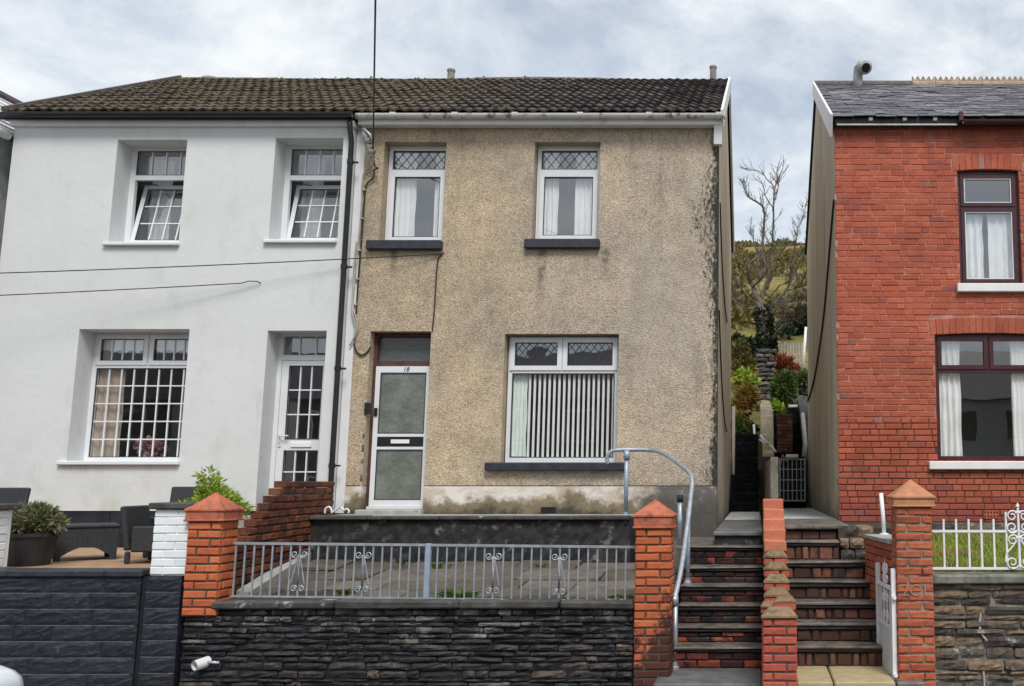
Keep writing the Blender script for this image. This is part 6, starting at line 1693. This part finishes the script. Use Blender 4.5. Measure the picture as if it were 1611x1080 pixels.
leaves('foliage', M['leaf_lime'], LB, [((bs[0]+dx, bs[1]+dy, bs[2]+dz), (rx,.2,rz)) for dx,dy,dz,rx,rz in ((.02,0,.60,.24,.09),(-.19,0,.58,.13,.06),(.24,0,.56,.12,.06),(.0,0,.70,.15,.08),(-.05,0,.80,.08,.07),(-.08,0,.90,.04,.07),(.10,0,.67,.11,.06),(0,0,.35,.2,.2))], 4200, .030, rg, long=2.0)

vp = vs.location
leaves('flowers', M['petal'], vs, [((vp.x, vp.y, vp.z+.25), (.17,.10,.10)), ((vp.x+.13, vp.y, vp.z+.22), (.10,.08,.08))], 260, .05, rg, long=1.2)

# weeds
rg = random.Random(91)
tuft('leafy green weed sprouting at the coping right of the middle railing post', P(722, 946, 9.6), 90, .17, .16, M['weed'], rg)
tuft('green grass tuft at the coping by the handrail pier', P(982, 948, 9.62), 80, .12, .14, M['weed'], rg)
tuft('small weed at the foot of the retaining wall right of the middle railing post', P(690, 893, 11.5), 40, .10, .10, M['weed'], rg)
tuft('small weed at the foot of the retaining wall near the second scroll panel from right', P(852, 893, 11.6), 30, .08, .10, M['weed'], rg)
tuft('low weed behind the railing left of the middle post', P(545, 934, 9.8), 36, .09, .18, M['weed'], rg)
tuft('tiny yellow-green weed at the foot of the retaining wall left of the middle post', P(632, 887, 11.7), 22, .06, .06, M['weed'], rg)

# ------------------------------------------------------------------ parked car: only its bonnet corner reaches into view
CAR = thing('parked_car', 'white car parked at the kerb, only its rounded bonnet corner in view', 'car', (-7.0, 6.25, -.11))
prof = [(-9.2,.15),(-9.27,.55),(-9.2,.82),(-8.95,.96),(-8.45,1.36),(-8.2,1.44),(-7.8,1.46),(-7.3,1.43),(-6.9,1.28),(-6.35,1.00),(-6.0,.93),(-5.7,.89),(-5.45,.85),(-5.25,.812),(-5.12,.782),(-5.04,.752),(-4.99,.712),(-4.972,.66),(-4.968,.56),(-4.975,.40),(-5.0,.15)]
v = []; f = []; secs = [(5.40,.80,.10),(5.44,.92,.05),(5.52,.985,.015),(5.8,1.01,0),(6.25,1.02,-.02),(6.7,1.01,0),(6.93,1.0,.01),(7.00,.975,.03),(7.04,.90,.07),(7.06,.80,.12)]
for y, s, dd in secs:
    for x, z in prof: v.append((x + (-dd if x > -6.5 else dd), y, .15 + (z-.15)*s))
n = len(prof)
for k in range(len(secs)-1):
    for i in range(n): f.append((k*n+i, (k+1)*n+i, (k+1)*n+(i+1)%n, k*n+(i+1)%n))
f += [tuple(range(n)), tuple(reversed([(len(secs)-1)*n+i for i in range(n)]))]
b = MB(); b.v = [Vector(p) for p in v]; b.f = f
body = b.build('body', M['car'], CAR, smooth=True)
MB().add([(-7.20,5.6,1.43),(-6.42,5.6,1.06),(-6.42,6.9,1.06),(-7.20,6.9,1.43)], [(0,1,2,3)]).build('windscreen', M['car_glass'], CAR)
for y, s in ((5.395,-1),(7.065,1)):
    MB().prism([(-8.2,.92),(-7.9,1.26),(-7.12,1.25),(-6.5,.90)], 'y', y-.004, y+.004).build('side_window', M['car_glass'], CAR)
    for x in (-8.45, -5.75):
        w = MB().tube([(x, y-.10*s-.09, .20), (x, y-.10*s+.09, .20)], .31, 24).build('wheel', M['tyre'], CAR)
        MB().tube([(x, y-.10*s-.10, .20), (x, y-.10*s+.10, .20)], .19, 16).build('rim', M['galv'], w)
    MB().cbox(-5.06,-4.962, (5.50 if s < 0 else 6.74), (5.74 if s < 0 else 6.97), .50, .615, .03).build('headlight', M['car_glass'], CAR)
box('bumper', M['black_pvc'], CAR, -5.02, -4.955, 5.7, 6.8, .16, .30)


# ------------------------------------------------------------------ overhead cables and poles
PO = thing('telegraph_pole', 'brown telegraph pole behind the viewer carrying the cable to the bracket', 'pole', (1.6, -6, -.12), 'telegraph poles')
MB().tube([(1.6,-6,-.2),(1.6,-6,8.4)], .13, 10, .09).build('shaft', M['pole'], PO, smooth=True); box('crossarm', M['pole'], PO, 1.0, 2.2, -6.2, -6.10, 8.0, 8.12)
PO2 = thing('telegraph_pole', 'brown telegraph pole left of the view carrying the two low cables', 'pole', (-20, 8.6, 0), 'telegraph poles')
MB().tube([(-20,8.6,-.2),(-20,8.6,7.4)], .13, 10, .09).build('shaft', M['pole'], PO2, smooth=True)
def wire(label, pts, r=.009, m='cable_black', sag=0.0):
    out = []
    for a, b in zip(pts, pts[1:]):
        a, b = Vector(a), Vector(b); n = max(2, int((b-a).length/.5))
        for i in range(n):
            t = i/n; p = a.lerp(b, t); p.z -= sag*(b-a).length**2*t*(1-t)*.02; out.append(p)
    return MB().tube(out + [Vector(pts[-1])], r, 6).build('overhead_cable', M[m], None, smooth=True, label=label, cat='cable', group='overhead cables')
A = P(587, 228, YF-.17); B = P(591, -20, 8.6); t_ = (A.y+6)/(A.y-B.y); top = A + (B-A)*t_
PO.location = (top.x, -6.1, -.12)
for c_o in PO.children: c_o.location = c_o.location - Vector((0, 0, 8.4-top.z-.35)) if c_o.name.startswith('cross') else c_o.location
wire('black service cable rising straight up from the bracket over the white gutter', [P(588, 250, YF-.17), A, top], .0095)
wire('upper thin cable across the white house, running on to the upper window sill', [P(694, 400, YF-.03), P(560, 407, YF-.20), P(0, 430, 12.55), Vector((-20, 8.7, 7.0))], .007, 'cable_black', .12)
hk = P(392, 442.5, YW-.06)
wire('lower thin cable ending in a hook on the white house wall', [P(410, 445.5, YW-.01), P(404, 443, YW-.05), hk, P(380, 446.0, YW-.07), P(0, 465, 12.6), Vector((-20, 8.6, 6.4))], .007, 'cable_black', .12)

# ------------------------------------------------------------------ passage: back steps, gate, garden
def back_flight(label, x0, x1, y0, z0, rise, go, n):
    H = thing('stone_steps', label, 'steps', ((x0+x1)/2, y0, z0), 'steps behind the houses')
    for i in range(n):
        MB().cbox(x0, x1, y0+go*i, y0+go*(i+1)+.06, z0+rise*i+.001, z0+rise*(i+1), c=.012, j=.008, rng=rg).build('step', M['back_step'], H)
        MB().box(x0+.01, x1-.01, y0+go*i+.02, y0+go*n, z0-.6+rise*i, z0+rise*i).build('step_core', M['back_step'], H)
    return H
back_flight('dark steep steps climbing at the back of the passage, left of the thin wall', -.50, .06, 19.35, zl, .182, .34, 9)
back_flight('dark narrow steps behind the barred gate at the back of the passage', .44, 1.02, 19.6, zr, .19, .36, 12)
YG = thing('metal_gate', 'dark barred gate of thin rods at the back of the passage', 'gate', (.7, 18.5, zr), 'gates')
gx0, gx1 = pX(1226,750,18.5), pX(1267,750,18.5); gz0, gz1 = pZ(789,18.5), pZ(722,18.5)
MB().ring(gx0, gx1, gz0, gz1, .022, 18.49, 18.515).build('frame', M['rod_grey'], YG)
for i in range(1, 6): x = gx0+(gx1-gx0)*i/6; box('rod', M['rod_grey'], YG, x-.008, x+.008, 18.494, 18.506, gz0+.022, gz1-.022)
for i in range(1, 4): z = gz0+(gz1-gz0)*i/4; box('cross_rod', M['rod_grey'], YG, gx0+.022, gx1-.022, 18.482, 18.4935, z-.008, z+.008)
MB().box(gx0+.02, gx1-.02, 18.53, 18.54, gz0+.02, gz1-.02).build('backing', M['mortar_black'], YG)
cbox('hook', M['white_metal'], YG, pX(1236,718,18.45), pX(1256,718,18.45), 18.43, 18.48, pZ(721,18.45), pZ(715,18.45), c=.02)
MB().tube(catmull([(gx0+.03,18.47,gz1-.1),(gx0+.06,18.46,gz1+.08),(gx0+.12,18.46,gz1-.05),(gx0+.2,18.46,gz1+.01)],5), .008, 5).build('wire_tie', M['galv'], YG, smooth=True)
PW = thing('garden_wall', 'beige capped wall climbing the garden behind the passage', 'wall', (.25, 22, 1.5))
MB().prism([(19.3,1.2),(24.6,1.2),(24.6,4.0),(22.2,3.62),(20.2,2.92),(19.3,2.52)], 'x', .15, .36).build('wall_body', M['back_stone'], PW)
for (ya, za), (yb, zb) in (((19.3,2.53),(20.2,2.93)), ((20.2,2.93),(21.2,3.28)), ((21.2,3.28),(22.2,3.63)), ((22.2,3.63),(23.4,3.83)), ((23.4,3.83),(24.6,4.02))):
    w0 = rg.uniform(-.03,.02); w1 = rg.uniform(-.02,.03)
    MB().add([(.13+w0,ya+.01,za),(.38+w1,ya+.01,za),(.38+w1,yb-.01,zb),(.13+w0,yb-.01,zb),(.15+w0,ya+.01,za+.06),(.36+w1,ya+.01,za+.06),(.36+w1,yb-.01,zb+.06),(.15+w0,yb-.01,zb+.06)], [(3,2,1,0),(4,5,6,7),(0,1,5,4),(1,2,6,5),(2,3,7,6),(3,0,4,7)]).build('capping', M['beige_cap'], PW)
RG_ = thing('rag_bundle', 'torn white plastic caught on the end of the beige capped wall', 'rag', P(1207, 697, 19.6))
MB().tube(catmull([P(1196,685,19.6), P(1203,694,19.5), P(1211,700,19.55), P(1221,712,19.5)],5), [.02+.02*((i*7)%5)/5 for i in range(16)], 6).build('torn_strip', M['white_metal'], RG_, smooth=True)
MB().tube(catmull([P(1195,692,19.55), P(1202,697,19.5), P(1206,701,19.55)],5), .02, 6).build('torn_strip', M['white_metal'], RG_, smooth=True)
BWs = thing('garden_wall', 'small red brick wall beside the narrow back steps', 'wall', (.65, 21.4, 2))
xa, xb = pX(1222,670,21.4), pX(1247,670,21.4)
brick_run(BWs, M['back_brick'], xa, xb, 2.55, pZ(650,21.4), 21.4, rg=rg); box('core', M['mortar_dark'], BWs, xa, xb, 21.42, 21.7, 1.6, pZ(650,21.4)-.02)
SG = thing('garden_wall', 'grey stone side wall right of the narrow back steps', 'wall', (1.2, 22, 2))
MB().prism([(20.7,1.3),(24.4,1.3),(24.4,4.1),(23.2,3.8),(20.7,2.5)], 'x', 1.045, 1.35).build('wall_body', M['back_stone'], SG)
MB().tube([P(1264,720,20.8), P(1267,700,20.9), P(1263,652,22.8)], .05, 6).build('pale_rail', M['cream'], SG, smooth=True)
ds = thing('dry_stone_wall', 'stack of flat grey stones beside the ivy clad tree', 'wall', (.3, 26, 3.2))
z = 3.3; rg = random.Random(101)
while z < pZ(550, 26):
    h = rg.uniform(.10,.20); x = pX(1190,600,26)+rg.uniform(-.05,.05); x1 = pX(1221,600,26)+rg.uniform(-.05,.06)
    while x < x1-.05:
        w = min(rg.uniform(.2,.5), x1-x); me = rubble_mesh(w-.02, h-.02, .4, M['back_stone'], rg, .03); link('stone', me, (x+w/2, 26+rg.uniform(-.04,.04), z+h/2), ds); x += w
    z += h
sr = thing('rockery', 'pile of pale grey rocks right of the green bush behind the passage', 'rocks', (1.2, 25, 3.8))
for i in range(16):
    u = rg.random(); px_, py_ = 1247+rg.uniform(0,22), 580+60*u
    p = P(px_, py_, 25.4-1.2*u); me = rubble_mesh(rg.uniform(.18,.34), rg.uniform(.10,.2), .3, M['back_stone'], rg, .03); link('rock', me, p, sr, (rg.uniform(-.2,.2), rg.uniform(-.2,.2), rg.uniform(-.4,.4)))
box('bank', M['soil'], sr, .95, 1.6, 25.3, 26.6, 2.5, 4.9)
cs = cbox('concrete_slab', M['slab_pale'], None, pX(1240,640,23.9), pX(1272,640,23.9), 23.9, 24.5, pZ(648,23.9), pZ(637,23.9), c=.02); tag(cs, 'pale concrete slab above the narrow back steps', 'slab')
FE = thing('picket_fence', 'weathered white picket fence beyond the rust coloured fern', 'fence', (1.0, 29, 5.4))
xa, xb = pX(1221,560,29), pX(1262,560,29); z0, z1 = pZ(580,29), pZ(539,29)
for i in range(10):
    x = xa+(xb-xa)*i/9; MB().box(x-.022, x+.022, 28.98, 29.0, z0-.3, z1+rg.uniform(-.05,.03)).build('picket', M['picket'], FE)
for z in (z0+.12, z1-.15): box('rail', M['picket'], FE, xa-.05, xb+.08, 29.003, 29.04, z-.03, z+.03)
gpz = thing('white_pole', 'slim white pole leaning by the brick house gable behind the passage', 'pole', P(1263, 592, 25.0))
MB().tube([P(1262,594,25.0), P(1268,515,25.0)], .035, 8).build('pole_tube', M['white_metal'], gpz, smooth=True)
wp = thing('white_pole', 'short white rail post beside the dark steps and rockery plants', 'pole', P(1189, 697, 22.6))
MB().tube([P(1190,720,22.6), P(1188,697,22.6), P(1186,668,22.6)], .028, 8).build('pole_tube', M['white_metal'], wp, smooth=True)

def bush(label, m, blobs, n, size, long=1.4, name='shrub', stem=True):
    c = blobs[0][0]; H = thing(name, label, name.split('_')[-1], (c[0], c[1], min(b[0][2]-b[1][2] for b in blobs)), 'plants behind the passage')
    leaves('foliage', m, H, blobs, n, size, rg, long=long)
    if stem:
        for k in range(3): MB().tube([(c[0]+.05*k-.05, c[1], min(b[0][2]-b[1][2] for b in blobs)-.25), c], .018, 5, .006).build('stem', M['bark'], H)
    return H
def B_(x, y, Y, rx, rz, ry=None): p = P(x, y, Y); s = Y/F_PX; return ((p.x, p.y, p.z), (rx*s, (ry or rx)*s, rz*s))
bush('round yellow-green bush in front of the stacked stones', M['leaf_green'], [B_(1232,612,24.3,17,26), B_(1226,635,24.2,10,18), B_(1240,602,24.4,12,16)], 1500, .09)
bush('rust red fern under the picket fence', M['leaf_rust'], [B_(1228,576,26.6,16,7), B_(1218,582,26.5,9,6), B_(1240,582,26.5,8,6)], 500, .12, 2.2, 'fern')
bush('bright green plant on the bank left of the stacked stones', M['leaf_lime'], [B_(1171,596,25,12,10), B_(1180,604,24.8,9,8)], 500, .10, 1.8, 'plant')
bush('golden bracken left of the stacked stones', M['leaf_gold'], [B_(1177,625,24,11,14), B_(1164,640,23.8,9,14), B_(1158,660,23.4,7,12)], 600, .10, 2, 'fern')
bush('rust brown bracken above the dark steps', M['leaf_rust'], [B_(1168,640,23.9,8,16), B_(1160,655,23.6,8,10)], 260, .10, 2, 'fern')
bush('pale variegated plant trailing over the top of the dark steps', M['leaf_green'], [B_(1172,676,23.2,16,9), B_(1160,668,23.2,8,12)], 420, .09, 1.6, 'plant')
bush('dark green shrub on the bank left of the tree', M['leaf_olive'], [B_(1163,560,27.5,14,22), B_(1176,575,27,10,16), B_(1158,585,26,8,14)], 1100, .11)
bush('small green plant at the foot of the slim white pole', M['leaf_green'], [B_(1266,596,24.6,8,9)], 220, .09, 1.6, 'plant')
bush('low leafy plant at the foot of the yellow-green bush', M['leaf_lime'], [B_(1227,648,23.6,7,9), B_(1220,640,23.6,5,8)], 240, .08, 1.6, 'plant')
bush('dark thorn bush on the slope right of the tree', M['ivy'], [B_(1250,512,36,20,14), B_(1266,500,36,14,16), B_(1236,520,35,10,9)], 1500, .16)
bush('olive gorse bush on the slope left of the tree', M['leaf_olive'], [B_(1160,470,45,14,24), B_(1172,500,42,12,18), B_(1158,520,38,10,16)], 1500, .17)
bush('grey-green gorse bush on the slope right of the trunk', M['leaf_sage'], [B_(1246,455,52,22,18), B_(1262,470,50,14,16), B_(1230,470,52,10,16)], 1700, .20, 1.6)
bush('dark tangled bramble at the foot of the tree, left side', M['ivy'], [B_(1176,548,29.5,16,12), B_(1160,545,30,12,14), B_(1185,560,28.6,9,10)], 1500, .12)
bush('dark bramble below the picket fence', M['ivy'], [B_(1250,590,27.4,18,8), B_(1236,596,26.8,8,6)], 700, .10)
# dark hedge line and scrub on the far hillside: one mass
blobs = []
for i in range(46):
    x = rg.uniform(-30, 34); y = rg.uniform(46, 120); blobs.append(((x, y, ground_h(y)+.25), (rg.uniform(.7,2.4), rg.uniform(.7,2.0), rg.uniform(.4,1.3))))
for i in range(120):
    y = rg.uniform(38, 112); x = y*rg.uniform(-.05, .085); blobs.append(((x, y, ground_h(y)+.2), (rg.uniform(.7,1.9), rg.uniform(.7,2.0), rg.uniform(.35,1.0))))
leaves('scrub', M['leaf_scrub'], None, blobs, 90000, .24, rg, long=1.3, kind='stuff')

# the bare tree
TR_ = thing('bare_tree', 'leafless tree with ivy clad trunk behind the passage', 'tree', P(1204, 575, 28))
YT = 28.0; s = YT/F_PX
tp = [(1207,600,YT),(1206,560,YT),(1203,520,YT),(1200,492,YT),(1195,474,YT)]
MB().tube([P(*q) for q in tp], [14*s,12*s,10.5*s,9.5*s,7*s], 12).build('trunk', M['bark'], TR_, smooth=True)
crown = MB(); rg = random.Random(111)
def limb(pts, r0, r1, depth=3, dens=1.0):
    P3 = [P(x, y, Y) for x, y, Y in pts]; c = catmull(P3, 4)
    for i in range(1, len(c)-1): c[i] += Vector((rg.uniform(-1,1), rg.uniform(-1,1), rg.uniform(-1,1)))*s*.9
    crown.tube(c, r0*s*.86, 6, r1*s*.72)
    if depth > 0:
        n = int(len(c)*.95*dens)
        for _ in range(n):
            i = rg.randrange(len(c)//3, len(c)-1); t = (c[i+1]-c[i]).normalized()
            twig(c[i], t, (r0+(r1-r0)*i/len(c))*.28*s, rg.uniform(10,26)*s, depth-1)
def twig(p, t, r, L, depth):
    side = Vector((rg.uniform(-1,1), rg.uniform(-.6,.6), rg.uniform(-.25,.7)))
    d = (t*.7 + side*.7).normalized(); pts = [p]; n = 6
    for k in range(n):
        d = (d + Vector((rg.uniform(-.28,.28), rg.uniform(-.28,.28), rg.uniform(-.08,.30)))).normalized(); pts.append(pts[-1]+d*L/n)
    r = min(max(r, .0055), .016); crown.tube(pts, r, 4, max(.0045, r*.4), cap=False)
    if depth > 0:
        for _ in range(3): twig(rg.choice(pts[1:6]), d, r*.6, L*rg.uniform(.35,.65), depth-1)
limb([(1197,478,28),(1188,462,28),(1182,446,28),(1177,430,27.8),(1178,418,27.8),(1188,408,27.8),(1194,404,27.8)], 5.0, 2.2, 2, .6)
limb([(1184,452,28),(1200,436,27.7),(1210,418,27.6),(1222,402,27.6),(1232,393,27.6)], 2.6, 1.0, 2)
limb([(1196,478,28),(1205,450,28.2),(1208,430,28.2),(1200,398,28.3),(1202,360,28.3),(1202,332,28.3),(1196,322,28.3),(1180,312,28.3),(1172,300,28.3),(1169,291,28.3)], 3.6, .8, 2, 1.2)
limb([(1206,455,28),(1214,430,27.9),(1215,397,27.9),(1217,350,27.9),(1218,300,27.9),(1226,280,27.9),(1232,262,27.9)], 3.4, .7, 2, 1.3)
limb([(1219,296,27.9),(1208,284,27.9),(1198,272,27.9),(1184,268,27.9),(1173,267,27.9)], 1.3, .6, 1)
limb([(1218,316,27.9),(1224,296,27.9),(1222,272,27.9),(1224,262,27.9)], 1.1, .5, 1)
limb([(1217,330,27.9),(1204,308,27.9),(1200,292,27.9),(1192,284,27.9)], 1.1, .5, 1)
limb([(1188,460,28),(1200,420,28.4),(1190,395,28.5),(1184,372,28.5),(1176,362,28.5)], 1.6, .6, 2)
limb([(1204,500,28),(1222,474,27.7),(1236,458,27.6),(1243,440,27.6),(1246,420,27.6),(1250,395,27.6),(1254,366,27.6),(1262,345,27.6),(1270,316,27.6)], 2.8, .7, 2, 1.2)
limb([(1243,440,27.6),(1256,415,27.5),(1266,396,27.5),(1273,376,27.5)], 1.5, .6, 2)
limb([(1212,540,28),(1224,522,27.5),(1240,508,27.3),(1256,500,27.3),(1270,494,27.3),(1282,492,27.3)], 3.2, 1.0, 2, 3)
limb([(1216,520,28),(1226,504,27.4),(1238,496,27.2),(1246,500,27.2),(1240,508,27.2)], 2.2, 1.0, 2, 2.2)
limb([(1204,485,28),(1218,476,27.5),(1228,484,27.4),(1234,494,27.4)], 1.8, .8, 2, 2)
limb([(1222,474,27.7),(1240,476,27.4),(1258,472,27.4),(1276,476,27.4)], 1.7, .7, 2, 3)
limb([(1196,480,28),(1180,470,28.6),(1166,452,28.8),(1156,440,28.8)], 1.6, .6, 2)
limb([(1238,458,27.6),(1252,452,27.3),(1264,440,27.3),(1274,436,27.3)], 1.4, .6, 2, 2)
limb([(1210,470,28),(1226,450,27.6),(1240,446,27.5),(1254,452,27.4),(1268,450,27.4)], 1.5, .6, 2, 2.2)
limb([(1206,490,28),(1224,492,27.3),(1242,484,27.2),(1258,486,27.2),(1274,484,27.2)], 1.6, .6, 2, 2.2)
limb([(1194,480,28),(1176,486,27.8),(1162,480,27.7),(1154,470,27.7)], 1.5, .5, 2, 1.6)
limb([(1200,470,28),(1192,440,28.3),(1198,420,28.4),(1206,404,28.4)], 1.6, .6, 2, 1.5)
crown.build('crown', M['twig'], TR_, smooth=True)
leaves('ivy', M['ivy'], TR_, [B_(1206,545,28,15,34,13), B_(1203,505,28,12,24,11), B_(1214,575,27.8,12,18,12), B_(1196,490,28,8,12,8)], 2600, .12, rg)
